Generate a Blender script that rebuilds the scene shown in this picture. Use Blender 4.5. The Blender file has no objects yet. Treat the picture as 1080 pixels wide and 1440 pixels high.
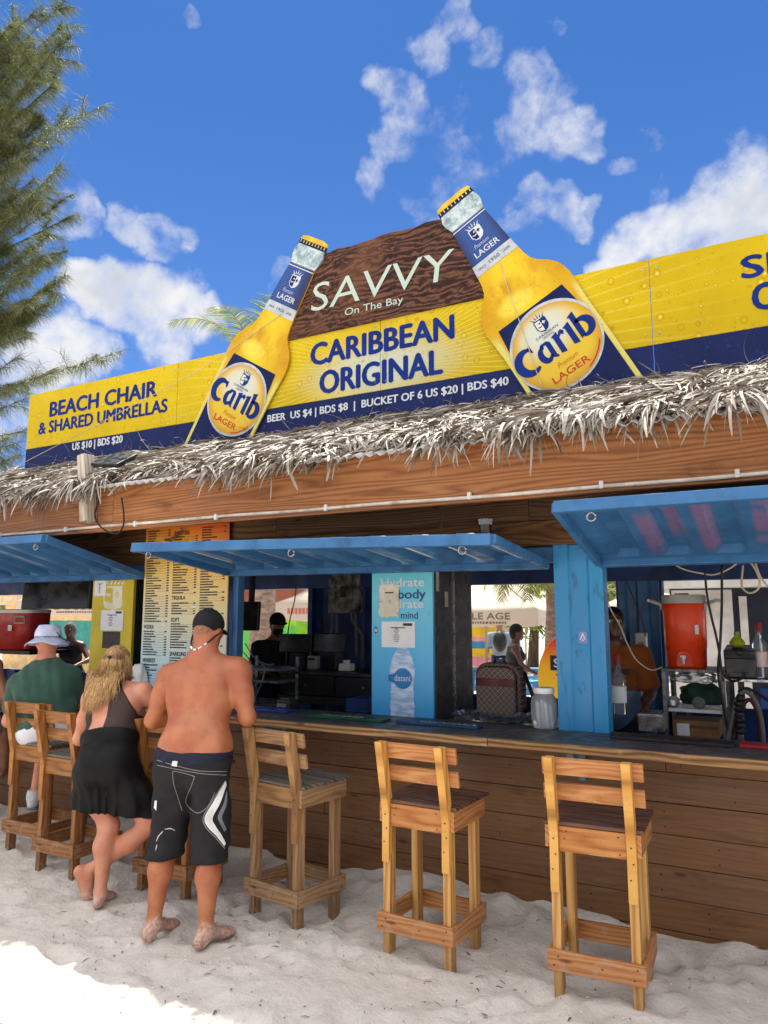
import bpy, math, random
import numpy as np
from mathutils import Vector, Matrix, noise as mnoise
random.seed(7)
C = bpy.context.scene.collection
scene = bpy.context.scene
R_ = math.radians

# ------------------------------------------------------------------ camera
cam_d = bpy.data.cameras.new("camera")
cam = bpy.data.objects.new("camera", cam_d); C.objects.link(cam)
cam.location = (0, 0, 1.75)
PITCH, YAW = math.atan(147/1040.0), R_(28.8)
cam.rotation_euler = (R_(90)+PITCH, 0, YAW)
cam_d.sensor_fit = 'VERTICAL'; cam_d.sensor_height = 36.0; cam_d.lens = 26.0
cam_d.clip_start = 0.05; cam_d.clip_end = 3000
scene.camera = cam
scene.view_settings.view_transform = 'Standard'
scene.view_settings.look = 'None'
scene.view_settings.gamma = 1.0
EXPOSURE = 1.4
scene.view_settings.exposure = EXPOSURE
scene.cycles.max_bounces = 8
scene.cycles.diffuse_bounces = 5
scene.cycles.transparent_max_bounces = 12

FWD = Vector((-math.sin(YAW)*math.cos(PITCH), math.cos(YAW)*math.cos(PITCH), math.sin(PITCH)))
RGT = Vector((math.cos(YAW), math.sin(YAW), 0)); UPV = RGT.cross(FWD)
def ray(px, py):
    return (FWD*1040+RGT*(px-540)-UPV*(py-720)).normalized()
def PY(px, py, Y):
    """point of the photograph measured on the vertical plane y = Y"""
    d = ray(px, py); t = Y/d.y
    return Vector((0, 0, 1.75))+d*t
def PZ(px, py, z):
    d = ray(px, py); t = (z-1.75)/d.z
    return Vector((0, 0, 1.75))+d*t

# ------------------------------------------------------------------ sky, clouds, sun
SUN = Vector((-0.30, 0.385, 1.0)).normalized()
SKY_S = 0.13
world = bpy.data.worlds.new("World"); scene.world = world
world.use_nodes = True
def S(r, g, b):
    f = lambda c: (c/255/12.92) if c/255 <= 0.04045 else ((c/255+0.055)/1.055)**2.4
    return (f(r), f(g), f(b), 1.0)
class NT:
    def __init__(s, tree): s.t = tree; s.n = tree.nodes; s.l = tree.links
    def new(s, typ, **kw):
        n = s.n.new(typ)
        for k, v in kw.items(): setattr(n, k, v)
        return n
    def link(s, a, b): s.l.new(a, b)
    def put(s, sock, v):
        if isinstance(v, bpy.types.NodeSocket): s.link(v, sock)
        elif v is not None: sock.default_value = v
    def math(s, op, a, b=None, c=None, clamp=False):
        n = s.new('ShaderNodeMath', operation=op); n.use_clamp = clamp
        s.put(n.inputs[0], a); s.put(n.inputs[1], b)
        if c is not None: s.put(n.inputs[2], c)
        return n.outputs[0]
    def vmath(s, op, a, b=None):
        n = s.new('ShaderNodeVectorMath', operation=op)
        s.put(n.inputs[0], a); s.put(n.inputs[1], b)
        return n.outputs['Value'] if op in ('DOT_PRODUCT', 'LENGTH', 'DISTANCE') else n.outputs[0]
    def mr(s, v, a, b, c=0., d=1., smooth=True):
        n = s.new('ShaderNodeMapRange'); n.interpolation_type = 'SMOOTHSTEP' if smooth else 'LINEAR'
        s.put(n.inputs[0], v)
        for i, x in enumerate((a, b, c, d)): n.inputs[i+1].default_value = x
        return n.outputs[0]
    def mix(s, f, a, b, blend='MIX'):
        n = s.new('ShaderNodeMix', data_type='RGBA', blend_type=blend)
        s.put(n.inputs[0], f); s.put(n.inputs[6], a); s.put(n.inputs[7], b)
        return n.outputs[2]
    def noise(s, vec, scale, detail=4, rough=.55, dist=0., out=0):
        n = s.new('ShaderNodeTexNoise'); s.put(n.inputs['Vector'], vec)
        n.inputs['Scale'].default_value = scale; n.inputs['Detail'].default_value = detail
        n.inputs['Roughness'].default_value = rough; n.inputs['Distortion'].default_value = dist
        return n.outputs[out]
    def scale(s, vec, sc, loc=(0, 0, 0)):
        n = s.new('ShaderNodeMapping'); s.put(n.inputs[0], vec)
        n.inputs['Scale'].default_value = sc; n.inputs['Location'].default_value = loc
        return n.outputs[0]
    def ramp(s, f, stops):
        n = s.new('ShaderNodeValToRGB'); s.put(n.inputs[0], f)
        e = n.color_ramp.elements
        while len(e) < len(stops): e.new(0.5)
        for i, (p, c) in enumerate(stops): e[i].position = p; e[i].color = c
        return n.outputs[0]

def build_world():
    t = NT(world.node_tree)
    for n in list(t.n): t.n.remove(n)
    out = t.new('ShaderNodeOutputWorld'); bg = t.new('ShaderNodeBackground')
    sky = t.new('ShaderNodeTexSky', sky_type='NISHITA')
    sky.sun_disc = False
    sky.sun_elevation = math.asin(SUN.z); sky.sun_rotation = math.atan2(SUN.x, SUN.y)
    sky.altitude = 0; sky.air_density = 1.0; sky.dust_density = 0.15; sky.ozone_density = 2.5
    tc = t.new('ShaderNodeTexCoord'); d = tc.outputs['Generated']
    blobs = [(142,424,40,1),(185,432,58,1),(232,440,56,1),(275,458,40,1),(215,470,50,1),(30,488,62,1),(85,492,50,1),(128,512,38,.9),(5,470,50,1),(12,600,44,.9),(75,575,34,.72),
             (195,312,34,.72),(228,332,30,.8),(140,272,28,.6),(112,300,40,.55),(80,300,36,.62),(210,355,20,.66),
             (540,112,30,.66),(562,140,34,.68),(600,58,36,.66),(640,22,32,.68),(682,88,26,.64),(575,185,44,.66),(545,240,30,.6),(622,150,30,.6),(636,200,38,.64),(522,262,22,.56),(600,290,30,.56),(655,40,28,.6),
             (742,160,50,.76),(788,186,44,.84),(705,222,42,.66),(648,285,44,.62),(756,125,30,.66),(672,240,42,.62),(720,195,40,.7),(812,205,28,.7),
             (752,300,34,.9),(790,308,32,.86),(822,318,24,.76),(728,332,26,.8),(835,300,16,.6),
             (900,362,46,1),(950,322,56,1),(1015,300,66,1),(1085,268,70,1),(932,256,26,.66),(872,396,36,1),(985,360,70,1),(1060,330,80,1),(1040,250,40,.8),
             (415,370,20,.45),(270,40,18,.42),(865,215,18,.5),(775,45,16,.5),(905,185,14,.45)]
    px2 = 1/1040.0
    acc = None
    # warp the directions so that blob outlines break up
    warp = t.new('ShaderNodeTexNoise'); t.link(d, warp.inputs['Vector'])
    warp.inputs['Scale'].default_value = 9; warp.inputs['Detail'].default_value = 5
    w = t.vmath('SUBTRACT', warp.outputs['Color'], (0.5, 0.5, 0.5))
    ws = t.new('ShaderNodeVectorMath', operation='SCALE'); t.link(w, ws.inputs[0]); ws.inputs['Scale'].default_value = 0.15
    dw = t.vmath('NORMALIZE', t.vmath('ADD', d, ws.outputs[0]))
    for (x, y, r, a) in blobs:
        c = ray(x, y); cc = math.cos(math.atan(r*1.22*px2))
        dp = t.vmath('DOT_PRODUCT', dw, tuple(c))
        v = t.mr(dp, cc, 1.0-(1-cc)*.15, 0, a)
        acc = v if acc is None else t.math('MAXIMUM', acc, v)
    n1 = t.noise(d, 9.5, 9, .60, .3)
    n2 = t.noise(d, 34, 6, .6, .1)
    fb = t.math('ADD', t.math('MULTIPLY', t.math('SUBTRACT', n1, .5), 1.7), t.math('MULTIPLY', t.math('SUBTRACT', n2, .5), .95))
    den0 = t.math('ADD', acc, t.math('MULTIPLY', fb, t.mr(acc, .0, .35)))
    den = t.math('MULTIPLY', t.mr(den0, .34, 1.40), t.mr(acc, 0.02, .3))
    # cloud body: bright tops, grey-blue thick bases
    thick = t.mr(den0, .8, 1.35)
    n3 = t.noise(d, 7, 5, .55)
    shade = t.math('MULTIPLY', thick, t.mr(n3, .42, .66))
    K = 0.93/(SKY_S*2**EXPOSURE)
    ccol = t.mix(shade, (K, K, K*1.01, 1), (K*.62, K*.67, K*.74, 1))
    q = 1/(SKY_S*2**EXPOSURE)
    sdq = t.new('ShaderNodeSeparateXYZ'); t.link(d, sdq.inputs[0]); sdz = sdq.outputs[2]
    skyc = t.mix(.75, t.mix(1.0, sky.outputs[0], (0.24, 0.33, 0.56, 1), 'MULTIPLY'), t.mix(t.mr(sdz, .10, .66), (.150*q, .345*q, .80*q, 1), (.048*q, .185*q, .535*q, 1)))
    # unseen bright cloud added as fill light, overhead and behind the photographer
    sd = t.new('ShaderNodeSeparateXYZ'); t.link(d, sd.inputs[0])
    beh = t.math('MULTIPLY', t.mr(sd.outputs[1], .12, -.25), t.mr(t.noise(d, 3.2, 8, .6, .3), .36, .54))
    zen = t.math('MULTIPLY', t.mr(sd.outputs[2], .72, .84), t.mr(t.noise(d, 2.4, 7, .6, .3), .30, .48))
    beh = t.math('MAXIMUM', beh, zen)
    br = t.mr(sd.outputs[2], .05, .85, .9, 2.75, False)
    bc = t.new('ShaderNodeVectorMath', operation='SCALE'); bc.inputs[0].default_value = (K*1.0, K*.985, K*.975); t.link(br, bc.inputs['Scale'])
    ccol = t.mix(beh, ccol, bc.outputs[0])
    den = t.math('MAXIMUM', den, beh)
    col = t.mix(den, skyc, ccol)
    t.link(col, bg.inputs[0]); bg.inputs[1].default_value = SKY_S
    t.link(bg.outputs[0], out.inputs[0])
build_world()
sun_d = bpy.data.lights.new("sun", 'SUN'); sun_d.energy = 3.2; sun_d.angle = R_(0.55); sun_d.color = (1, .94, .84)
sun = bpy.data.objects.new("sun", sun_d); C.objects.link(sun)
sun.rotation_euler = (-SUN).to_track_quat('-Z', 'Y').to_euler()

# ------------------------------------------------------------------ mesh helpers
OFF = {}
def thing(name, label, cat, loc=(0, 0, 0), group=None, rz=0):
    o = bpy.data.objects.new(name, None); C.objects.link(o); o.empty_display_size = .1
    o.location = loc; o.rotation_euler = (0, 0, rz)
    OFF[o.name] = Vector(loc); o['label'] = label; o['category'] = cat
    if group: o['group'] = group
    return o
def tag(o, label, cat, group=None):
    o['label'] = label; o['category'] = cat
    if group: o['group'] = group
    return o
def frame(o, ux, uz):
    o = Vector(o); ux = Vector(ux).normalized(); uz = Vector(uz).normalized(); un = ux.cross(uz)
    return (o, ux, uz, un)
class MB:
    def __init__(s): s.v = []; s.f = []; s.uv = []; s.m = []
    def add(s, vs, fs, uvs=None, mat=0):
        b = len(s.v); s.v += [tuple(p) for p in vs]
        for k, f in enumerate(fs):
            s.f.append([b+i for i in f]); s.m.append(mat)
            s.uv.append([uvs[i] for i in f] if uvs is not None and len(uvs) == len(vs) else (uvs[k] if uvs is not None else [(0, 0)]*len(f)))
    def obox(s, c, ax, h, mat=0):
        """box: centre, three axes, three half sizes; uv runs along its longest side"""
        c = Vector(c); long = max(range(3), key=lambda i: h[i]); oth = [i for i in range(3) if i != long]
        ru, rv = random.random()*40, random.random()*40
        P = []; L = []
        for a in (-1, 1):
            for b in (-1, 1):
                for d in (-1, 1):
                    P.append(c+ax[0]*(a*h[0])+ax[1]*(b*h[1])+ax[2]*(d*h[2])); L.append((a*h[0], b*h[1], d*h[2]))
        F = [(0, 1, 3, 2), (4, 6, 7, 5), (0, 4, 5, 1), (2, 3, 7, 6), (0, 2, 6, 4), (1, 5, 7, 3)]
        uv = [[(L[i][long]+ru, L[i][oth[0]]+L[i][oth[1]]*1.3+rv) for i in f] for f in F]
        if ax[0].cross(ax[1]).dot(ax[2]) < 0: F = [f[::-1] for f in F]; uv = [u[::-1] for u in uv]
        s.add(P, F, uv, mat)
    def box(s, x0, x1, y0, y1, z0, z1, mat=0):
        s.obox(((x0+x1)/2, (y0+y1)/2, (z0+z1)/2), (Vector((1, 0, 0)), Vector((0, 1, 0)), Vector((0, 0, 1))), (abs(x1-x0)/2, abs(y1-y0)/2, abs(z1-z0)/2), mat)
    def beam(s, p0, p1, w, h, up=(0, 0, 1), mat=0):
        p0 = Vector(p0); p1 = Vector(p1); a = (p1-p0); L = a.length; a.normalize()
        u = Vector(up); b = u.cross(a)
        if b.length < 1e-4: b = Vector((1, 0, 0)).cross(a)
        b.normalize(); u = a.cross(b)
        s.obox((p0+p1)/2, (a, b, u), (L/2, w/2, h/2), mat)
    def tube(s, path, r, n=8, mat=0, caps=True):
        path = [Vector(p) for p in path]; rr = r if isinstance(r, (list, tuple)) else [r]*len(path)
        rings = []; prev = None
        for i, p in enumerate(path):
            t = (path[min(i+1, len(path)-1)]-path[max(i-1, 0)]).normalized()
            if prev is None:
                a = Vector((0, 0, 1)) if abs(t.z) < .9 else Vector((1, 0, 0)); x = t.cross(a).normalized()
            else: x = (prev-t*prev.dot(t)).normalized()
            prev = x; y = t.cross(x)
            rings.append([p+(x*math.cos(k*2*math.pi/n)+y*math.sin(k*2*math.pi/n))*rr[i] for k in range(n)])
        V = [q for g in rings for q in g]; F = []; U = []; L = 0; ls = [0]
        for i in range(1, len(path)): L += (path[i]-path[i-1]).length; ls.append(L)
        for i in range(len(path)-1):
            for k in range(n):
                k2 = (k+1) % n; F.append((i*n+k, i*n+k2, (i+1)*n+k2, (i+1)*n+k))
                U.append([(ls[i], k/n), (ls[i], (k+1)/n), (ls[i+1], (k+1)/n), (ls[i+1], k/n)])
        if caps:
            F.append(tuple(range(n-1, -1, -1))); U.append([(0, 0)]*n)
            F.append(tuple((len(path)-1)*n+k for k in range(n))); U.append([(0, 0)]*n)
        s.add(V, F, U, mat)
    def lathe(s, prof, c=(0, 0, 0), n=24, mat=0, sx=1, sy=1):
        c = Vector(c); V = []; F = []; U = []
        for (r, z) in prof:
            for k in range(n):
                a = 2*math.pi*k/n; V.append(c+Vector((r*math.cos(a)*sx, r*math.sin(a)*sy, z)))
        for i in range(len(prof)-1):
            for k in range(n):
                k2 = (k+1) % n; F.append((i*n+k, i*n+k2, (i+1)*n+k2, (i+1)*n+k))
                U.append([(k/n, prof[i][1]), ((k+1)/n, prof[i][1]), ((k+1)/n, prof[i+1][1]), (k/n, prof[i+1][1])])
        F.append(tuple(range(n-1, -1, -1))); U.append([(.5, 0)]*n)
        F.append(tuple((len(prof)-1)*n+k for k in range(n))); U.append([(.5, 1)]*n)
        s.add(V, F, U, mat)
    def ell(s, c, r, nu=16, nv=10, mat=0, R=None):
        c = Vector(c); V = []; F = []; R = R or Matrix.Identity(3)
        for j in range(nv+1):
            th = math.pi*j/nv
            for k in range(nu):
                a = 2*math.pi*k/nu
                V.append(c+R@Vector((r[0]*math.sin(th)*math.cos(a), r[1]*math.sin(th)*math.sin(a), -r[2]*math.cos(th))))
        for j in range(nv):
            for k in range(nu):
                k2 = (k+1) % nu; F.append((j*nu+k, j*nu+k2, (j+1)*nu+k2, (j+1)*nu+k))
        s.add(V, F, None, mat)
    def prism(s, poly, fr, t, d0=0., mat=0):
        """flat outline given thickness t; front face at distance d0+t along the frame normal"""
        o, ux, uz, un = fr; n = len(poly)
        A = sum(poly[i][0]*poly[(i+1) % n][1]-poly[(i+1) % n][0]*poly[i][1] for i in range(n))
        if A < 0: poly = poly[::-1]
        f = [o+ux*p[0]+uz*p[1]+un*(d0+t) for p in poly]; b = [o+ux*p[0]+uz*p[1]+un*d0 for p in poly]
        F = [tuple(range(n)), tuple(range(2*n-1, n-1, -1))]+[(i, n+i, n+(i+1) % n, (i+1) % n) for i in range(n)]
        s.add(f+b, F, [tuple(p) for p in poly]*2, mat)
    def patch(s, grid, mat=0, uvs=None):
        nr, nc = len(grid), len(grid[0]); V = [p for r in grid for p in r]
        F = [(i*nc+j, i*nc+j+1, (i+1)*nc+j+1, (i+1)*nc+j) for i in range(nr-1) for j in range(nc-1)]
        U = uvs or [(j/(nc-1), i/(nr-1)) for i in range(nr) for j in range(nc)]
        s.add(V, F, U, mat)
    def build(s, name, mats, parent=None, smooth=False, bevel=0, kind=None, label=None, loc=None):
        me = bpy.data.meshes.new(name)
        off = Vector((0, 0, 0))
        if parent is not None: off = OFF.get(parent.name, off)
        elif loc is not None: off = Vector(loc)
        v = np.array(s.v, dtype=np.float64)-np.array(off)
        me.from_pydata(v.tolist(), [], s.f)
        ul = me.uv_layers.new(name="UVMap")
        flat = [c for f in s.uv for q in f for c in q]
        ul.data.foreach_set("uv", flat)
        if not isinstance(mats, (list, tuple)): mats = [mats]
        for m in mats: me.materials.append(m)
        if len(mats) > 1: me.polygons.foreach_set("material_index", s.m)
        if smooth: me.polygons.foreach_set("use_smooth", [True]*len(me.polygons))
        me.update()
        o = bpy.data.objects.new(name, me); C.objects.link(o)
        if parent is not None: o.parent = parent
        else: o.location = off
        OFF[o.name] = off
        if bevel:
            md = o.modifiers.new("bevel", 'BEVEL'); md.width = bevel; md.segments = 2; md.limit_method = 'ANGLE'; md.angle_limit = R_(40)
        if smooth == 'auto':
            me.polygons.foreach_set("use_smooth", [True]*len(me.polygons))
            try: me.set_sharp_from_angle(angle=R_(40))
            except Exception: pass
        if kind: o['kind'] = kind
        if label: o['label'] = label
        return o
def text_geo(s, bold=0., res=3, shear=0.):
    c = bpy.data.curves.new('t', 'FONT'); c.body = s; c.size = 1; c.offset = bold; c.resolution_u = res; c.shear = shear
    o = bpy.data.objects.new('t', c); C.objects.link(o)
    me = bpy.data.meshes.new_from_object(o)
    vs = [v.co.copy() for v in me.vertices]; fs = [list(p.vertices) for p in me.polygons]
    bpy.data.objects.remove(o); bpy.data.curves.remove(c); bpy.data.meshes.remove(me)
    return vs, fs
def text_add(mb, s, fr, x0, x1, z0, z1, d=0.003, bold=0., shear=0., mat=0, keep=False):
    """lettering fitted into a box on a flat frame"""
    vs, fs = text_geo(s, bold, 3, shear)
    if not vs: return
    a0, a1 = min(v.x for v in vs), max(v.x for v in vs); b0, b1 = min(v.y for v in vs), max(v.y for v in vs)
    sx = (x1-x0)/max(a1-a0, 1e-6); sy = (z1-z0)/max(b1-b0, 1e-6)
    if keep: sx = min(sx, sy*1.0); sy = sx
    o, ux, uz, un = fr
    mb.add([o+ux*(x0+(v.x-a0)*sx)+uz*(z0+(v.y-b0)*sy)+un*d for v in vs], fs)
def text_part(name, s, fr, x0, x1, z0, z1, m, parent, d=0.003, bold=0., shear=0.):
    mb = MB(); o = fr[0]
    if bold >= .018:
        # heavy weights: the outline is laid down five times, a hair apart
        k = min(.054, bold*1.15)*(z1-z0)*1.1
        for i, (dx, dz) in enumerate(((-k, 0), (k, 0), (0, -.6*k), (0, .6*k), (0, 0))): text_add(mb, s, fr, x0+k+dx, x1-k+dx, z0+.6*k+dz, z1-.6*k+dz, d+.0002*i, 0., shear)
    else: text_add(mb, s, fr, x0, x1, z0, z1, d, bold, shear)
    return mb.build(name, m, parent)

def dots(mb, pts, axis, r=.0042):
    for p in pts:
        p = Vector(p); a = Vector(axis); u = a.cross(Vector((0, 0, 1))); u = u.normalized() if u.length > .1 else Vector((1, 0, 0)); w = a.cross(u)
        V = [p+u*r*math.cos(k*math.pi/4)+w*r*math.sin(k*math.pi/4)+a*.0012 for k in range(8)]; F = [tuple(range(8))]
        n = (V[1]-V[0]).cross(V[2]-V[0])
        if n.dot(a) < 0: F = [tuple(range(7, -1, -1))]
        mb.add(V, F, None, 1)
# ------------------------------------------------------------------ materials
MATS = {}
def new_mat(name):
    m = bpy.data.materials.new(name); m.use_nodes = True
    t = NT(m.node_tree); b = t.n['Principled BSDF']
    return m, t, b
def pm(name, c1, c2=None, scale=6, rough=.6, metal=0., bump=0., bscale=40, stretch=(1, 1, 1), spec=.4, rvar=.15, trans=0., alpha=1., dirt=None, dirt_scale=3, dirt_amt=.3, sub=0., emit=0.):
    """general painted / moulded / woven surface with uneven colour and gloss"""
    if name in MATS: return MATS[name]
    m, t, b = new_mat(name)
    tc = t.new('ShaderNodeTexCoord').outputs['Object']
    co = t.scale(tc, stretch)
    if c2 is None: c2 = tuple(x*.72 for x in c1[:3])+(1,)
    n = t.noise(co, scale, 6, .6)
    col = t.mix(t.mr(n, .32, .68), c1, c2)
    if dirt:
        n2 = t.noise(co, dirt_scale, 8, .7, .4)
        col = t.mix(t.math('MULTIPLY', t.mr(n2, .54, .66), dirt_amt), col, dirt)
    t.put(b.inputs['Base Color'], col)
    t.put(b.inputs['Roughness'], t.mr(t.noise(co, scale*2.3, 4), .3, .7, max(.03, rough-rvar), min(1, rough+rvar)))
    b.inputs['Metallic'].default_value = metal; b.inputs['Specular IOR Level'].default_value = spec
    b.inputs['Transmission Weight'].default_value = trans; b.inputs['Alpha'].default_value = alpha
    if sub: b.inputs['Subsurface Weight'].default_value = sub; b.inputs['Subsurface Radius'].default_value = (.02, .008, .004)
    if bump:
        bn = t.new('ShaderNodeBump'); bn.inputs['Strength'].default_value = min(1, bump); bn.inputs['Distance'].default_value = .01
        t.put(bn.inputs['Height'], t.noise(co, bscale, 5, .6)); t.link(bn.outputs[0], b.inputs['Normal'])
    if emit:
        t.put(b.inputs['Emission Color'], c1); b.inputs['Emission Strength'].default_value = emit
    MATS[name] = m; return m
def wood(name, dark, mid, light, rings=1.0, rc=.38, rough=.62, grey=0., knots=True, var=.35, us=1.0, spec=.3, worn=None, foot=False):
    """board wood: uv runs along the board; grain, cathedral rings, knots, weathering, board to board variation"""
    m, t, b = new_mat(name)
    uv = t.new('ShaderNodeTexCoord').outputs['UV']
    big = t.noise(t.scale(uv, (.8*us, 4.2, 1)), 1.0, 2, .45, .3)
    sep = t.new('ShaderNodeSeparateXYZ'); t.link(uv, sep.inputs[0])
    ph = t.math('ADD', t.math('MULTIPLY', sep.outputs[1], 150), t.math('MULTIPLY', big, 62*rings))
    ring = t.math('POWER', t.math('ADD', t.math('MULTIPLY', t.math('SINE', ph), .5), .5), .6)
    fine = t.noise(t.scale(uv, (5, 190, 1)), 1.0, 4, .6)
    fine2 = t.noise(t.scale(uv, (1.6, 24, 1)), 1.0, 5, .65)
    f = t.math('ADD', t.math('MULTIPLY', ring, rc), t.math('ADD', t.math('MULTIPLY', fine, .32), t.math('MULTIPLY', fine2, .42)))
    col = t.ramp(f, [(.22-(.38-rc)*.2, dark), (.52-(.38-rc)*.5, mid), (.86-(.38-rc)*.8, light)])
    isl = t.new('ShaderNodeNewGeometry').outputs['Random Per Island']
    hs = t.new('ShaderNodeHueSaturation'); t.link(col, hs.inputs['Color'])
    t.put(hs.inputs['Value'], t.mr(isl, 0, 1, 1-var, 1+var*.6, False))
    isl2 = t.math('FRACT', t.math('MULTIPLY', isl, 17.3))
    t.put(hs.inputs['Saturation'], t.mr(isl2, 0, 1, 1.0-.10*(1+3*grey), 1.10, False))
    col = hs.outputs[0]
    if knots:
        vn = t.new('ShaderNodeTexVoronoi'); t.put(vn.inputs['Vector'], t.scale(uv, (2.6, 6.5, 1))); vn.inputs['Scale'].default_value = 1
        k = t.mr(vn.outputs['Distance'], .05, .12, 1, 0)
        col = t.mix(t.math('MULTIPLY', k, .75), col, tuple(x*.35 for x in dark[:3])+(1,))
        vs = t.new('ShaderNodeTexVoronoi'); t.put(vs.inputs['Vector'], t.scale(uv, (9, 19, 1))); vs.inputs['Scale'].default_value = 1
        k2 = t.mr(vs.outputs['Distance'], .03, .06, 1, 0)
        col = t.mix(t.math('MULTIPLY', k2, .65), col, (.012, .008, .006, 1))
    # handling dirt and bleaching
    dn = t.noise(t.scale(uv, (2.2, 6, 1)), 1.0, 7, .7, .5)
    col = t.mix(t.math('MULTIPLY', t.mr(dn, .52, .72), .5), col, tuple(x*.45 for x in dark[:3])+(1,))
    if worn:
        wn = t.noise(t.scale(uv, (4, 16, 1)), 1.0, 8, .72, .3)
        col = t.mix(t.math('MULTIPLY', t.mr(wn, .56, .68), .6), col, worn)
    if foot:
        # feet of the stools: sand rubbed, greyed and damp stained
        oz = t.new('ShaderNodeSeparateXYZ'); oc = t.new('ShaderNodeTexCoord').outputs['Object']; t.link(oc, oz.inputs[0])
        e = t.math('ADD', oz.outputs[2], t.math('MULTIPLY', t.math('SUBTRACT', t.noise(oc, 14, 5, .65), .5), .16))
        col = t.mix(t.math('MULTIPLY', t.mr(e, .14, .0), .5), col, S(112,88,64))
        col = t.mix(t.math('MULTIPLY', t.math('MULTIPLY', t.mr(e, .26, .19), t.mr(t.noise(oc, 16, 4, .6), .54, .66)), .30), col, S(176,158,138))
    t.put(b.inputs['Base Color'], col)
    t.put(b.inputs['Roughness'], t.mr(dn, .3, .7, rough-.14, rough+.12))
    b.inputs['Specular IOR Level'].default_value = spec
    bn = t.new('ShaderNodeBump'); bn.inputs['Strength'].default_value = .5; bn.inputs['Distance'].default_value = .004
    t.put(bn.inputs['Height'], t.math('ADD', t.math('MULTIPLY', f, .8), dn)); t.link(bn.outputs[0], b.inputs['Normal'])
    MATS[name] = m; return m
# ------------------------------------------------------------------ named materials
W_FASCIA = wood("fascia_timber", S(106,64,36), S(142,90,52), S(170,118,74), rings=1.1, rough=.55, var=.12, us=.6, knots=False)
W_HEAD = wood("header_boards", S(62,40,24), S(98,68,42), S(132,98,64), rings=1.0, rough=.7, var=.2, us=.7)
W_COUNTER = wood("counter_planks", S(80,52,32), S(106,72,44), S(124,88,56), rings=.6, rc=.10, rough=.5, var=.06, us=.7, worn=S(120,96,70))
W_TOP = wood("counter_edge", S(70,46,28), S(120,86,54), S(176,140,98), rings=.5, rough=.6, var=.2, worn=S(190,160,120))
W_STOOL = wood("stool_timber", S(118,62,24), S(184,112,48), S(214,154,84), rings=.8, rc=.22, rough=.5, var=.25, worn=S(222,178,120), foot=True)
W_LEG = wood("stool_leg_timber", S(146,92,34), S(196,140,58), S(222,172,92), rings=.35, rough=.5, var=.15, worn=S(120,84,44), foot=True)
W_STOOLB = wood("stool_timber_brown", S(92,54,22), S(146,92,40), S(178,124,64), rings=.8, rc=.22, rough=.6, var=.22, worn=S(180,140,100), foot=True)
W_STOOLG = wood("stool_timber_weathered", S(96,60,28), S(152,106,52), S(186,142,84), rings=.8, rc=.22, rough=.68, grey=.4, var=.22, worn=S(160,140,112), foot=True)
W_SEATD = wood("stool_seat_dark", S(52,30,24), S(86,54,42), S(120,86,70), rings=.5, rough=.55, var=.25)
W_SEATG = wood("stool_seat_grey", S(58,50,44), S(92,82,72), S(130,120,108), rings=.5, rough=.75, grey=.5, var=.25)
W_GREY = wood("weathered_post", S(140,126,104), S(184,170,146), S(214,202,182), rings=.4, rough=.8, grey=.6, var=.1, knots=False)
BLUE = pm("container_blue", S(56,108,156), S(44,92,138), 5, .42, bump=.12, bscale=26, dirt=S(30,64,92), dirt_scale=5, dirt_amt=.45)
CYAN = pm("pillar_blue", S(54,132,186), S(26,138,190), 2.2, .4, bump=.1, bscale=30, stretch=(1.6,1.6,.5), dirt=S(24,72,110), dirt_scale=9, dirt_amt=.55)
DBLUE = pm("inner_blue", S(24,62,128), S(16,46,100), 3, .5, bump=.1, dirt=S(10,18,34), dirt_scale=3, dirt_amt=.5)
BLACK = pm("black_plastic", S(20,20,22), S(30,30,32), 8, .45)
DGREY = pm("dark_grey_metal", S(52,54,56), S(40,42,44), 4, .38, metal=.2, dirt=S(20,20,20), dirt_amt=.4)
STEEL = pm("steel", S(176,178,180), S(140,142,146), 12, .32, metal=.9)
WHITE = pm("white_plastic", S(228,228,224), S(206,206,202), 5, .45, dirt=S(150,140,124), dirt_amt=.25)
PIPEM = pm("conduit_white", S(222,214,200), S(190,178,160), 9, .5, dirt=S(120,104,84), dirt_amt=.4)
PAPER = pm("paper", S(226,228,230), S(212,216,220), 7, .8, bump=.15, bscale=9)
NAVY = S(20,36,92)

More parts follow.
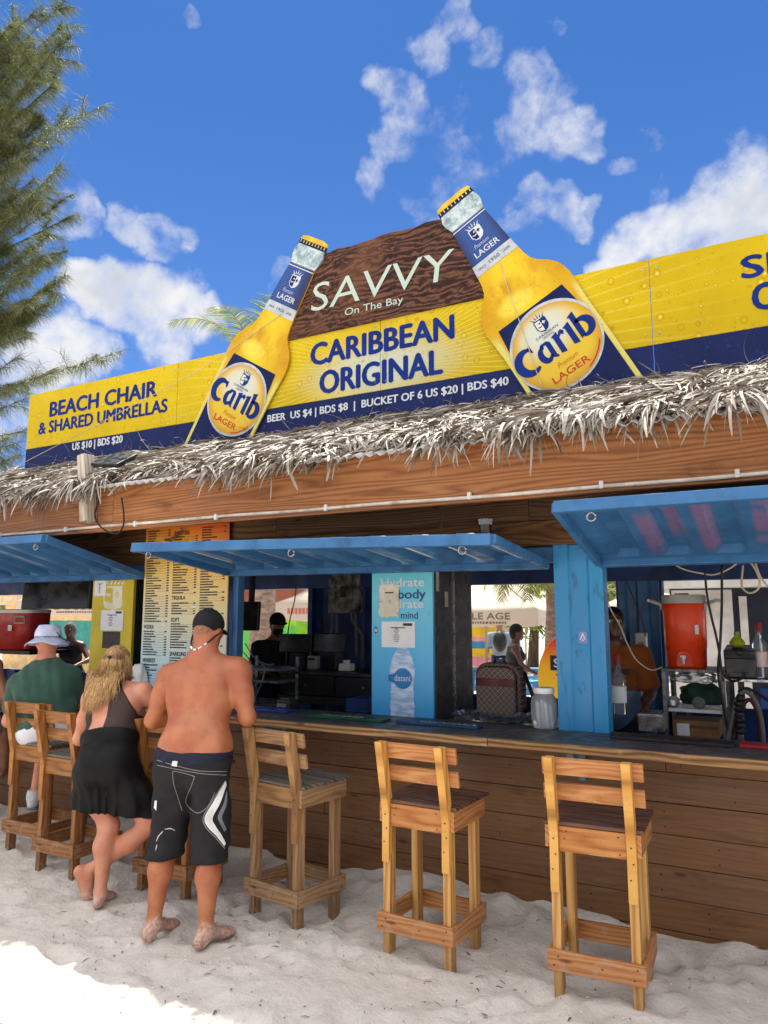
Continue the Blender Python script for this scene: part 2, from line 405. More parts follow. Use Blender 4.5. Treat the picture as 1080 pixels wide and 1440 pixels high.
SCREW = pm("screw_dark", S(40,30,24), S(70,54,40), 30, .5, metal=.4)
def sand_mat():
    m, t, b = new_mat("sand")
    p = t.new('ShaderNodeNewGeometry').outputs['Position']
    n1 = t.noise(p, 1.6, 6, .6); n2 = t.noise(p, 14, 6, .65); n3 = t.noise(p, 240, 3, .6)
    col = t.mix(t.mr(n1, .3, .7), S(214,206,197), S(198,188,178))
    col = t.mix(t.math('MULTIPLY', t.mr(n2, .45, .72), .5), col, S(182,173,166))
    col = t.mix(t.math('MULTIPLY', t.mr(n3, .52, .66), .3), col, S(150,138,126))
    # bits of dry needles and dark grains lying in drifts
    vo = t.new('ShaderNodeTexVoronoi'); vo.inputs['Randomness'].default_value = 1
    t.put(vo.inputs['Vector'], t.vmath('ADD', t.scale(p, (26, 38, 20)), t.noise(p, 60, 2, .5, 0, 1))); vo.inputs['Scale'].default_value = 1
    sp = t.mr(vo.outputs['Distance'], .10, .17, 1, 0)
    gate = t.mr(t.noise(p, 5.5, 5, .65), .5, .62)
    col = t.mix(t.math('MULTIPLY', t.math('MULTIPLY', sp, gate), .75), col, S(84,74,62))
    t.put(b.inputs['Base Color'], col); b.inputs['Roughness'].default_value = .95; b.inputs['Specular IOR Level'].default_value = .15
    h = t.math('ADD', t.math('MULTIPLY', t.noise(p, 9, 7, .62), 1.0), t.math('ADD', t.math('MULTIPLY', n3, .06), t.math('MULTIPLY', t.noise(p, 38, 5, .6), .3)))
    bn = t.new('ShaderNodeBump'); bn.inputs['Strength'].default_value = .75; bn.inputs['Distance'].default_value = .035
    t.put(bn.inputs['Height'], h); t.link(bn.outputs[0], b.inputs['Normal'])
    return m
SAND = sand_mat()

# ------------------------------------------------------------------ ground
prng = random.Random(3)
DENTS = []
for i in range(760):
    DENTS.append((prng.uniform(-7, 1.2), prng.uniform(1.6, 4.6), prng.uniform(.07, .17), prng.uniform(.05, .10), prng.uniform(0, math.pi), prng.uniform(.005, .024)))
DENT_A = np.array(DENTS)
def sand_h(X, Y):
    """height of the sand (arrays)"""
    Z = np.zeros_like(X)
    near = ((X > -8) & (X < 2) & (Y > 1) & (Y < 4.9))
    xs, ys = X[near], Y[near]
    z = np.zeros_like(xs)
    for (dx, dy, a, b, th, h) in DENTS:
        u = (xs-dx)*math.cos(th)+(ys-dy)*math.sin(th); w = -(xs-dx)*math.sin(th)+(ys-dy)*math.cos(th)
        q = (u/a)**2+(w/b)**2
        z += h*(-np.exp(-q*1.4)+.62*np.exp(-(np.sqrt(q)-1.35)**2*5))
    # swept up against the bar front
    bank = np.clip((ys-3.95)/.75, 0, 1); bank = bank*bank*(3-2*bank)
    z += bank*(.085+.03*np.sin(xs*2.3)+.022*np.sin(xs*5.1+1))
    z += .016*np.sin(xs*3.1+ys*1.7)*np.sin(ys*2.9-xs*.8)
    fade = np.clip((ys-1)/.5, 0, 1)*np.clip((xs+8)/.6, 0, 1)*np.clip((2-xs)/.4, 0, 1)
    Z[near] = z*fade-.012
    return Z
def make_ground():
    xs = np.concatenate([np.geomspace(600, 9, 26)*-1, np.arange(-8.4, 2.0, .032), np.geomspace(2.4, 500, 26)])
    ys = np.concatenate([np.geomspace(200, 2, 16)*-1, np.arange(-1.2, 1.3, .35), np.arange(1.3, 4.95, .03), np.geomspace(5.2, 900, 40)])
    X, Y = np.meshgrid(xs, ys); Z = sand_h(X, Y)
    nr, nc = X.shape
    V = np.stack([X.ravel(), Y.ravel(), Z.ravel()], 1)
    idx = np.arange(nr*nc).reshape(nr, nc)
    F = np.stack([idx[:-1, :-1].ravel(), idx[:-1, 1:].ravel(), idx[1:, 1:].ravel(), idx[1:, :-1].ravel()], 1)
    me = bpy.data.meshes.new("sand_ground"); me.from_pydata(V.tolist(), [], F.tolist())
    me.polygons.foreach_set("use_smooth", [True]*len(me.polygons)); me.materials.append(SAND)
    o = bpy.data.objects.new("sand_ground", me); C.objects.link(o); o['kind'] = 'structure'
    return o
make_ground()

# ------------------------------------------------------------------ the bar: a converted container
bar = thing("beach_bar", "long blue container beach bar with serving hatches, brown boards above and a corrugated pillar", "bar", (0, 4.7, 0))
FY = 4.70     # face of the container
BX0, BX1 = -13.0, 3.2
mb = MB()     # floor and roof slab
mb.box(BX0, BX1, 4.95, 7.2, .02, .14); mb.build("floor", DGREY, bar)
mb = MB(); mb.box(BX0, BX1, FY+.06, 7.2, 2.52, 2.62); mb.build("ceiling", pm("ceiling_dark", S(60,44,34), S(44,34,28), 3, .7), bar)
def corr(x0, x1, z0, z1, y, depth=.036, period=.28, nz=2):
    """corrugated steel sheet standing in the xz plane, ribs vertical"""
    pts = []; x = x0
    prof = [(0, 0), (.26, 0), (.38, 1), (.74, 1), (.86, 0)]
    while x < x1:
        for (f, d) in prof:
            xx = x+f*period
            if xx <= x1: pts.append((xx, y+d*depth))
        x += period
    pts.append((x1, y))
    return [[Vector((a, b, z0+(z1-z0)*j/(nz-1))) for (a, b) in pts] for j in range(nz)]
# back wall: lower wall, top rail and posts between the openings on the far side
mb = MB()
mb.patch(corr(BX0, BX1, .14, .98, 7.12))
for (a, b) in ((BX0, -12.2), (-8.35, -6.05), (-4.84, -2.95), (-1.40, -1.06), (1.6, BX1)):
    mb.patch(corr(a, b, .98, 2.52, 7.12))
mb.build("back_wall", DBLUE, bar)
mb = MB(); mb.box(BX0, BX1, 7.04, 7.2, 2.07, 2.52)
for x in (-12.2, -8.35, -6.05, -4.84, -2.95, -1.40, -1.06, 1.6): mb.box(x-.03, x+.03, 7.05, 7.19, .98, 2.07)
mb.build("back_frame", DBLUE, bar)
# front frame: blue posts and rail above the hatches
mb = MB()
mb.box(-8.6, -8.5, FY, FY+.1, .1, 2.2); mb.box(-3.985, -3.93, FY, FY+.08, 1.0, 2.15)
mb.box(BX0, BX1, FY+.03, FY+.11, 2.10, 2.20)
mb.build("front_frame", BLUE, bar, bevel=.004)
mb = MB()      # the pillar, folded steel
pp = [(-1.338, .10), (-1.338, 0), (-1.250, 0), (-1.235, .014), (-1.130, .014), (-1.115, 0), (-1.030, 0), (-1.030, .10)]
mb.patch([[Vector((x, FY+d, z)) for (x, d) in pp] for z in (.9, 1.3, 1.75, 2.32)][::1])
mb.box(-1.336, -1.032, FY+.09, FY+.13, .9, 2.32)
mb.build("pillar", CYAN, bar)
mb = MB()      # small sticker on the pillar
fr = frame((-1.17, FY+.012, 1.62), (1, 0, 0), (0, 0, 1))
mb.prism([(-.026, -.036), (.026, -.036), (.026, .036), (-.026, .036)], fr, .002)
st = mb.build("sticker", pm("sticker_mauve", S(128,140,196), S(110,128,190), 9, .5), bar)
mb = MB()
mb.prism([(-.018, -.014), (-.011, -.014), (0, .016), (.011, -.014), (.018, -.014), (.003, .028), (-.003, .028)], fr, .002, .0025)
mb.prism([(-.006, -.022), (.006, -.022), (0, -.006)], fr, .002, .0025)
mb.build("emblem", WHITE, st)
# boards over the hatches
mb = MB(); z = 2.205
for k, h in enumerate((.165, .17, .165)):
    x = BX0+random.uniform(0, 1)
    cuts = [BX0]; 
    while x < BX1: cuts.append(x); x += random.uniform(1.6, 2.6)
    cuts.append(BX1)
    for a, b in zip(cuts[:-1], cuts[1:]): mb.box(a+.002, b-.002, FY-.022, FY+.0, z+.002, z+h-.003)
    z += h
mb.build("header_boards", W_HEAD, bar)
mb = MB(); mb.box(BX0, BX1, FY+.003, FY+.028, 2.205, 2.72); mb.build("header_backing", pm("tar_black", S(26,22,20), None, 5, .9), bar)

# ------------------------------------------------------------------ the counter
ctr = thing("bar_counter", "long timber bar counter faced with horizontal brown planks, stools standing in front of it", "counter", (-2, 4.5, 0))
mb = MB(); z = -.12; rows = [.17, .165, .17, .165, .168, .166, .165]
prng = random.Random(11)
for k, h in enumerate(rows):
    x = BX0+prng.uniform(0, 2); cuts = [BX0]
    while x < BX1: cuts.append(x); x += prng.uniform(3.0, 4.8)
    cuts.append(BX1)
    for a, b in zip(cuts[:-1], cuts[1:]):
        j = prng.uniform(-.004, .004)
        mb.box(a+.0015, b-.0015, 4.545+j, 4.57+j, z+.002, z+h-prng.choice((.001, .0015, .002, .004)))
        dots(mb, [(xx+.02*math.sin(xx*7.3+k), 4.5445+j, z+h*fz) for xx in np.arange(a+.06, b-.05, .62) for fz in (.25, .72)], (0, -1, 0), .0055)
    z += h
mb.build("front_planks", [W_COUNTER, SCREW], ctr, bevel=.002)
mb = MB(); mb.box(BX0, BX1, 4.575, 4.62, -.1, 1.0); mb.build("backing", pm("backing_grey", S(150,148,140), S(96,92,84), 8, .9), ctr)
mb = MB()
cx = [BX0, -9.1, -5.7, -1.62, BX1]
for a, b in zip(cx[:-1], cx[1:]): mb.box(a+.001, b-.001, 4.215, 4.795, 1.003, 1.05)
mb.build("counter_top", pm("counter_paint", S(58,58,60), S(74,72,70), 5, .45, dirt=S(112,96,78), dirt_scale=2.5, dirt_amt=.3, bump=.05), ctr, bevel=.004)
mb = MB()
for a, b in zip(cx[:-1], cx[1:]):
    mb.box(a+.002, b-.002, 4.198, 4.2145, .999, 1.047); 
mb.build("edge_board", W_TOP, ctr, bevel=.003)
for x in (-9, -7.3, -5.6, -3.30, -1.15, .6):
    mb = MB(); mb.box(x-.02, x+.02, 4.24, 4.535, .965, .998); mb.box(x-.02, x+.02, 4.495, 4.535, .80, .9652)
    mb.build("bracket", pm("bracket_blue", S(70,120,150), S(90,100,104), 7, .5), ctr, bevel=.003)

# ------------------------------------------------------------------ roof: fascia, corrugated sheet, thatch, conduit
roof = thing("thatched_canopy", "grey palm thatched canopy over the bar with a reddish brown fascia board and white conduit", "canopy", (-3, 4.2, 2.4))
YF = 4.0
RX0, RX1 = -12.5, 3.2
mb = MB()
fx = [RX0, -9.2, -4.62, .35, RX1]
for a, b in zip(fx[:-1], fx[1:]): mb.box(a+.0015, b-.0015, YF, YF+.045, 2.412, 2.774)
mb.build("fascia_board", W_FASCIA, roof, bevel=.003)
mb = MB(); mb.box(RX0, RX1, 4.40, 4.42, 2.60, 2.935); mb.build("eave_board", W_HEAD, roof)
for x in np.arange(RX0+.4, RX1, 1.22):
    mb = MB(); mb.beam((x, YF+.05, 2.62), (x, FY-.03, 2.72), .045, .12); mb.build("rafter", W_HEAD, roof)
SL0, SL1 = Vector((0, 3.86, 2.735)), Vector((0, 5.62, 3.44))
slope_n = Vector((0, -(SL1.z-SL0.z), SL1.y-SL0.y)).normalized()
mb = MB(); xs = np.arange(RX0, RX1, .0127)
rows2 = []
for k in range(3):
    q = SL0.lerp(SL1, k/2)
    rows2.append([Vector((x, q.y, q.z+.011*math.sin(x*2*math.pi/.076))) for x in xs])
mb.patch(rows2); rsh = mb.build("roof_sheet", pm("galvanised_sheet", S(196,194,190), S(160,156,150), 4, .7, metal=0., spec=.2, dirt=S(120,96,70), dirt_amt=.4), roof, smooth=True)
sm = rsh.modifiers.new("thick", 'SOLIDIFY'); sm.thickness = .003

def thatch_mat():
    m, t, b = new_mat("palm_thatch")
    isl = t.new('ShaderNodeNewGeometry').outputs['Random Per Island']
    uv = t.new('ShaderNodeTexCoord').outputs['UV']
    col = t.ramp(isl, [(0., S(84,64,46)), (.06, S(112,92,70)), (.2, S(110,98,84)), (.45, S(138,130,119)), (.75, S(166,158,148)), (1., S(194,187,178))])
    st = t.noise(t.scale(uv, (3, 60, 1)), 1, 3)
    col = t.mix(t.math('MULTIPLY', t.mr(st, .4, .65), .35), col, S(122,112,100))
    t.put(b.inputs['Base Color'], col); b.inputs['Roughness'].default_value = .55; b.inputs['Specular IOR Level'].default_value = .35
    return m
THATCH = thatch_mat()
def strand(mb, p, d, L, w, up, droop, curl, rnd, n=5):
    """one dried leaflet: a folded ribbon that sags along its length"""
    p = Vector(p); d = Vector(d).normalized(); pts = []; wid = []
    step = L/n; side0 = d.cross(up)
    if side0.length < 1e-3: side0 = Vector((1, 0, 0))
    side0.normalize(); tw = rnd.uniform(-.9, .9); tr = rnd.uniform(-.3, .3)
    V = []; U = []
    for i in range(n+1):
        f = i/n
        ww = w*(.7+.9*f*(1-f))*(1 if f < 1 else .45)
        a = tw+tr*i
        s = (side0*math.cos(a)+up*math.sin(a))
        V += [p-s*ww*.5, p+s*ww*.5]; U += [(f*L, 0), (f*L, w)]
        d = (d+Vector((0, 0, -1))*droop*step+side0*curl*step).normalized()
        p = p+d*step
    F = [(2*i, 2*i+1, 2*i+3, 2*i+2) for i in range(n)]
    mb.add(V, F, U)
def make_thatch():
    rnd = random.Random(21); mb = MB()
    sdir = (SL1-SL0).normalized(); L = (SL1-SL0).length; XV = Vector((1, 0, 0))
    x0, x1 = -11.5, 1.6
    wd = lambda: rnd.uniform(.0085, .020)
    und = MB(); g = []
    for k in range(9):
        q = SL0+sdir*(L*(.05+.95*k/8)); g.append([Vector((x, q.y, q.z))+slope_n*(.016+.012*mnoise.noise(Vector((x*9, k*2.1, 0)))) for x in np.arange(x0, x1, .05)])
    und.patch(g); und.build("thatch_bed", pm("thatch_gap_shade", S(70,56,44), S(40,32,26), 14, .95), roof)  # dark sheet added to stand in for shade in the gaps between leaflets
    # bundles of leaflets that share a direction, overlapping like shingles from the top down
    N = 1050
    for i in range(N):
        f = 1-.90*(i/N)**.95; x = rnd.uniform(x0, x1)
        if f < .22 and mnoise.noise(Vector((x*1.4, 2.2, 0)))+.4*mnoise.noise(Vector((x*4.4, 5, 0))) < rnd.uniform(-.5, .1): continue
        q = SL0+sdir*(L*f); base = Vector((x, q.y, q.z))+slope_n*rnd.uniform(.03, .09)
        lean = mnoise.noise(Vector((x*.55, f*1.3, 9)))*1.9+(.55 if x < -4.6 else .1)+rnd.gauss(0, .35)
        near = f < .3
        n = rnd.randint(10, 20); jit = rnd.choice((.16, .25, .45)); droop = rnd.uniform(.8, 2.4) if not near else rnd.uniform(2.2, 4.5)
        tilt = rnd.uniform(-.02, .3); bend = rnd.gauss(0, 1.6)
        for k in range(n):
            ang = lean+rnd.gauss(0, jit)
            d = -sdir*math.cos(ang)-XV*math.sin(ang)+slope_n*(tilt+rnd.uniform(-.06, .10))
            b0 = base+XV*rnd.gauss(0, .035)+sdir*rnd.gauss(0, .05)+slope_n*rnd.gauss(0, .008)
            strand(mb, b0, d, rnd.uniform(.22, .58)*(.38+1.3*f if near else 1), wd(), slope_n, droop*rnd.uniform(.7, 1.3), bend+rnd.gauss(0, .9), rnd, 6)
    # loose leaflets lying anyhow
    for i in range(4600):
        x = rnd.uniform(x0, x1); f = rnd.uniform(.08, 1)
        q = SL0+sdir*(L*f); p = Vector((x, q.y, q.z))+slope_n*rnd.uniform(.05, .11)
        ang = rnd.uniform(-2.2, 2.2)
        d = -sdir*math.cos(ang)+XV*math.sin(ang)+slope_n*rnd.uniform(-.05, .3)
        strand(mb, p, d, rnd.uniform(.15, .42), wd()*.8, slope_n, rnd.uniform(1.0, 4.5), rnd.gauss(0, 3.2), rnd, 6)
    # ragged eave in bunches, with gaps where the sheet edge shows
    for i in range(430):
        x = rnd.uniform(x0, x1)
        g = mnoise.noise(Vector((x*1.1, 3.1, 0)))+.4*mnoise.noise(Vector((x*3.7, 1.1, 0)))
        if g < rnd.uniform(-.45, .2): continue
        base = Vector((x, SL0.y+rnd.uniform(.02, .16), SL0.z+rnd.uniform(.03, .12)))
        lean = rnd.gauss(.15 if x < -4 else -.05, .55); n = rnd.randint(6, 18); ln = rnd.uniform(.11, .31); bend = rnd.gauss(0, 1.5)
        for k in range(n):
            ang = lean+rnd.gauss(0, .38)
            d = Vector((-math.sin(ang), -math.cos(ang), rnd.uniform(-.15, .3)))
            strand(mb, base+Vector((rnd.gauss(0, .03), rnd.gauss(0, .02), rnd.gauss(0, .012))), d, ln*rnd.uniform(.6, 1.25), wd()*1.1, Vector((0, 0, 1)), rnd.uniform(4, 9.5), bend+rnd.gauss(0, 1.6), rnd, 7)
    # stray curls standing up along the top
    for i in range(620):
        x = rnd.uniform(x0, x1); q = SL0+sdir*(L*rnd.uniform(.6, 1.0))
        p = Vector((x, q.y-.02, q.z))+slope_n*.06
        ang = rnd.uniform(-math.pi, math.pi)
        d = Vector((math.cos(ang), -abs(math.sin(ang))*.6, rnd.uniform(.2, .9)))
        strand(mb, p, d, rnd.uniform(.12, .34), rnd.uniform(.004, .008), Vector((0, -1, 0)), rnd.uniform(4, 11), rnd.gauss(0, 4), rnd, 8)
    return mb.build("thatch", THATCH, roof, smooth=False)
make_thatch()
# conduit with its clips, along the foot of the fascia
cond = [(RX0, 2.450), (-6.0, 2.447), (-3.9, 2.452), (-2.1, 2.444), (-.9, 2.438), (.2, 2.442), (RX1, 2.444)]
mb = MB(); path = []
for i in range(len(cond)-1):
    for k in range(8):
        f = k/8; x = cond[i][0]*(1-f)+cond[i+1][0]*f; path.append((x, YF-.014, cond[i][1]*(1-f)+cond[i+1][1]*f+.0025*math.sin(x*5)))
mb.tube(path, .0115, 8); cd = mb.build("conduit", PIPEM, roof, smooth=True)
for x in (-8.2, -7.0, -5.99, -5.14, -4.35, -3.55, -2.62, -1.62, -.86, -.2, .6):
    mb = MB(); mb.box(x-.011, x+.011, YF-.028, YF-.001, 2.428, 2.470); mb.build("clip", WHITE, cd, bevel=.003)

def flap_mat(name, bands, lit_or_worn, amt):  # pale bands paint reflected light into the colour; pink bands are worn paint
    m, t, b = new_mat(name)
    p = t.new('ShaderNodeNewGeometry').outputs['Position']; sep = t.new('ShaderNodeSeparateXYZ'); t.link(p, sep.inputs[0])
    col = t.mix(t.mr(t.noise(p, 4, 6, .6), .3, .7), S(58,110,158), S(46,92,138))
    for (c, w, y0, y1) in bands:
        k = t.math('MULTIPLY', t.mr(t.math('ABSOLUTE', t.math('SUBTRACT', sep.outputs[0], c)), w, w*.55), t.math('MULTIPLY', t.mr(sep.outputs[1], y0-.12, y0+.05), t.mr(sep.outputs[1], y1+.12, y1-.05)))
        col = t.mix(t.math('MULTIPLY', t.math('MULTIPLY', k, t.mr(t.noise(p, 6, 5, .6), .3, .5)), amt), col, lit_or_worn)
    n2 = t.noise(t.scale(p, (9, 3, 9)), 1, 8, .72, .4)
    col = t.mix(t.math('MULTIPLY', t.mr(n2, .58, .70), .4), col, S(26,54,84))
    n3 = t.noise(p, 34, 6, .7)
    col = t.mix(t.math('MULTIPLY', t.mr(n3, .66, .72), .6), col, S(120,78,50))
    t.put(b.inputs['Base Color'], col); t.put(b.inputs['Roughness'], t.mr(t.noise(p, 12, 5), .3, .7, .28, .5))
    bn = t.new('ShaderNodeBump'); bn.inputs['Strength'].default_value = .2; bn.inputs['Distance'].default_value = .01
    t.put(bn.inputs['Height'], t.noise(p, 16, 6, .6)); t.link(bn.outputs[0], b.inputs['Normal'])
    return m
# ------------------------------------------------------------------ hatch flaps held open as awnings
def flap(label, hl, hr, fl, fr_, stays, pm_=None):
    c0 = (Vector(hl)+Vector(hr))/2
    a = thing("awning_flap", label, "awning", tuple(c0), "blue steel hatch flaps propped open")
    hl, hr, fl, fr_ = map(Vector, (hl, hr, fl, fr_))
    W = (hr-hl).length; prof = []; x = .05
    while x < W-.05:
        for (f, d) in ((0, 0), (.24, 0), (.36, 1), (.72, 1), (.84, 0)):
            if x+f*.278 < W-.05: prof.append((x+f*.278, d))
        x += .278
    prof = [(.0, 0)]+prof+[(W, 0)]
    nrm = (fl-hl).cross(hr-hl).normalized()
    if nrm.z < 0: nrm = -nrm
    rows = []
    for j, f in enumerate((0, .07, .12, .5, .88, .93, 1)):
        amp = 0 if f in (0, .07, .93, 1) else 1
        rows.append([hl.lerp(hr, x/W).lerp(fl.lerp(fr_, x/W), f)+nrm*(d*.036*amp-.004) for (x, d) in prof])
    mb = MB(); mb.patch(rows); o = mb.build("panel", pm_ or BLUE, a)
    s = o.modifiers.new("thick", 'SOLIDIFY'); s.thickness = .003
    mb = MB()
    mb.beam(fl-nrm*.028, fr_-nrm*.028, .035, .062, nrm); mb.beam(hl-nrm*.02, hr-nrm*.02, .04, .05, nrm)
    for p, q in ((hl, fl), (hr, fr_)): mb.beam(p.lerp(q, .03)-nrm*.022, p.lerp(q, .985)-nrm*.022, .035, .052, nrm)
    mb.build("rim", BLUE, a, bevel=.004)
    for f in stays:
        mb = MB(); p = fl.lerp(fr_, f)+ (hl-fl)*.05-nrm*.058
        ring = [p+Vector((.022*math.cos(t), 0, .022*math.sin(t)-.012)) for t in np.linspace(0, 2*math.pi, 13)]
        mb.tube(ring, .0055, 6); mb.build("eye_ring", STEEL, a, smooth=True)
    return a
flap("left blue corrugated hatch flap above the man in the white bucket hat", (-8.45, 4.66, 2.13), (-4.935, 4.66, 2.118), (-8.45, 3.64, 2.37), (-4.935, 3.64, 2.36), (.1, .5, .96), flap_mat('flap_paint', [(-5.6, .03, 3.8, 4.2), (-5.85, .03, 3.9, 4.3), (-6.6, .04, 3.8, 4.3)], S(150,168,186), .5))  # pale bands: streaks of reflected sunlight put into the paint colour
flap("middle blue corrugated hatch flap between the menu board and the blue pillar", (-3.985, 4.66, 2.118), (-1.36, 4.66, 2.095), (-3.985, 3.64, 2.25), (-1.36, 3.64, 2.175), (.04, .5, .93), flap_mat('flap_paint_lit_streaks', [(-3.72, .04, 3.75, 4.3), (-3.45, .04, 3.75, 4.5), (-3.17, .04, 3.85, 4.3), (-2.34, .045, 3.9, 4.5), (-2.05, .045, 3.75, 4.3), (-1.78, .05, 3.75, 4.5), (-1.5, .05, 3.75, 4.4)], S(236,230,220), 1.0))  # bright bands are sunlit reflections painted along the ribs
flap("right blue corrugated hatch flap with faded pink patches above the orange drinks cooler", (-1.035, 4.66, 2.095), (1.9, 4.66, 2.095), (-1.035, 3.68, 2.325), (1.9, 3.68, 2.325), (.06, .6), flap_mat('flap_paint_pink', [(-.66, .055, 3.95, 4.5), (-.52, .05, 3.8, 4.3), (-.37, .055, 3.8, 4.5), (-.10, .06, 3.75, 4.4), (.2, .06, 3.8, 4.5)], S(158,92,120), .42))
# ------------------------------------------------------------------ the roof sign
YS = 5.5
def sign_yellow():
    m, t, b = new_mat("sign_yellow_print")
    p = t.new('ShaderNodeNewGeometry').outputs['Position']
    sep = t.new('ShaderNodeSeparateXYZ'); t.link(p, sep.inputs[0])
    x = t.math('SUBTRACT', sep.outputs[0], -3.07); z = t.math('SUBTRACT', sep.outputs[2], 3.93)
    ang = t.math('ARCTAN2', z, x)
    rays = t.math('SINE', t.math('MULTIPLY', ang, 150))
    rr = t.math('SQRT', t.math('ADD', t.math('MULTIPLY', x, x), t.math('MULTIPLY', z, z)))
    rf = t.math('MULTIPLY', t.mr(rays, .72, .98), t.mr(rr, 3.2, 1.0, 0, .7))
    gl = t.math('SQRT', t.math('ADD', t.math('POWER', t.math('DIVIDE', x, .85), 2), t.math('POWER', t.math('DIVIDE', z, .30), 2)))
    glow = t.math('MULTIPLY', t.mr(gl, 1.25, .05), .8)
    base = t.mix(t.mr(t.noise(p, 1.2, 4), .3, .7), S(212,184,14), S(192,164,10))
    col = t.mix(rf, base, S(222,208,90))
    col = t.mix(glow, col, S(186,206,206))
    for sc, lo, wgt in ((9, .24, 1.1), (19, .24, 1.0), (40, .22, .7)):
        v = t.new('ShaderNodeTexVoronoi'); t.put(v.inputs['Vector'], t.scale(p, (1, .2, .9))); v.inputs['Scale'].default_value = sc
        sel = t.new('ShaderNodeSeparateColor'); t.link(v.outputs['Color'], sel.inputs[0])
        on = t.math('GREATER_THAN', sel.outputs[0], .45)
        rim = t.math('MULTIPLY', t.mr(v.outputs['Distance'], lo-.07, lo), t.mr(v.outputs['Distance'], lo+.05, lo))
        ins = t.mr(v.outputs['Distance'], lo*.6, lo*.15)
        col = t.mix(t.math('MULTIPLY', t.math('MULTIPLY', rim, on), wgt*.55), col, S(176,128,8))
        col = t.mix(t.math('MULTIPLY', t.math('MULTIPLY', ins, on), wgt*.5), col, S(250,236,120))
    t.put(b.inputs['Base Color'], col); b.inputs['Roughness'].default_value = .38; b.inputs['Specular IOR Level'].default_value = .15
    return m
def sign_navy():
    m, t, b = new_mat("sign_navy_print")
    p = t.new('ShaderNodeNewGeometry').outputs['Position']
    col = t.mix(t.mr(t.noise(p, 2, 4), .3, .7), S(26,40,92), S(20,32,76))
    for sc, lo in ((14, .2), (26, .2)):
        v = t.new('ShaderNodeTexVoronoi'); t.put(v.inputs['Vector'], t.scale(p, (1, .2, .9))); v.inputs['Scale'].default_value = sc
        sel = t.new('ShaderNodeSeparateColor'); t.link(v.outputs['Color'], sel.inputs[0])
        on = t.math('GREATER_THAN', sel.outputs[1], .45)
        col = t.mix(t.math('MULTIPLY', t.math('MULTIPLY', t.mr(v.outputs['Distance'], lo, lo*.6), on), .5), col, S(44,62,140))
    t.put(b.inputs['Base Color'], col); b.inputs['Roughness'].default_value = .38; b.inputs['Specular IOR Level'].default_value = .15
    return m
def sign_wood():
    m, t, b = new_mat("sign_wood_print")
    p = t.new('ShaderNodeNewGeometry').outputs['Position']
    w = t.noise(t.scale(p, (1.1, 1, 2.2), (3, 0, 1)), 1.6, 5, .6, .8)
    sep = t.new('ShaderNodeSeparateXYZ'); t.link(p, sep.inputs[0])
    ph = t.math('ADD', t.math('MULTIPLY', sep.outputs[2], 110), t.math('MULTIPLY', w, 46))
    ring = t.math('ADD', t.math('MULTIPLY', t.math('SINE', ph), .5), .5)
    f = t.math('ADD', t.math('MULTIPLY', ring, .45), t.math('MULTIPLY', t.noise(t.scale(p, (3, 1, 50)), 1, 5, .65), .6))
    col = t.ramp(f, [(.25, S(34,22,20)), (.5, S(66,42,34)), (.78, S(112,74,54))])
    col = t.mix(t.math('MULTIPLY', t.mr(t.noise(p, 1.7, 3), .52, .7), .4), col, S(120,78,50))
    t.put(b.inputs['Base Color'], col); b.inputs['Roughness'].default_value = .45; b.inputs['Specular IOR Level'].default_value = .15
    return m
SY, SN, SWD = sign_yellow(), sign_navy(), sign_wood()
INK_N = pm("ink_navy", S(20,48,128), S(16,40,114), 4, .5, spec=.12)
INK_W = pm("ink_white", S(206,212,216), S(198,204,208), 4, .4)
INK_M = pm("ink_mint", S(186,202,190), S(178,196,182), 4, .4)
INK_R = pm("ink_red", S(190,52,24), S(176,44,20), 4, .4)
sign = thing("billboard", "long yellow and navy rooftop sign with two giant bottle cutouts and a dark wooden plank", "billboard", (-3.07, YS, 3.4))
Fs = frame((0, YS, 0), (1, 0, 0), (0, 0, 1))      # normal points to -Y
seams = [-7.893, -5.483, -3.060, -.774, 1.66, 3.4]
for a, b in zip(seams[:-1], seams[1:]):
    mb = MB(); mb.prism([(a+.003, 3.722), (b-.003, 3.722), (b-.003, 4.385), (a+.003, 4.385)], Fs, .018, -.018)
    pn = mb.build("yellow_panel", SY, sign)
    mb = MB(); mb.prism([(a+.003, 3.25), (b-.003, 3.25), (b-.003, 3.718), (a+.003, 3.718)], Fs, .018, -.018)
    mb.build("navy_band", SN, sign)
    mb = MB()
    for x in (a+.05, b-.05):
        for z in (3.80, 4.31): mb.lathe([(.009, -.002), (.009, .001), (.004, .003)], (0, 0, 0), 8); 
    base = [Vector(v) for v in mb.v]; k = 0
    n = len(base)//4
    for x in (a+.05, b-.05):
        for z in (3.80, 4.31):
            for i in range(n):
                v = base[k*n+i]; mb.v[k*n+i] = (x+v.x, YS-.001-v.z, z+v.y)
            k += 1
    mb.build("screw", STEEL, pn)
# back frame of the sign
mb = MB()
for x in np.arange(-7.7, 3.3, 1.2): mb.beam((x, YS+.05, 3.0), (x, YS+.05, 4.34), .05, .05, (1, 0, 0)); mb.beam((x, YS+.1, 4.1), (x, YS+.9, 2.66), .04, .04)
for z in (3.45, 4.25): mb.beam((-7.8, YS+.05+.05, z), (3.3, YS+.1, z), .05, .05)
for x in (-3.6, -3.06, -2.5): mb.beam((x, YS+.06, 4.2), (x, YS+.06, 5.05), .05, .05, (1, 0, 0))
mb.build("sign_frame", W_GREY, sign)
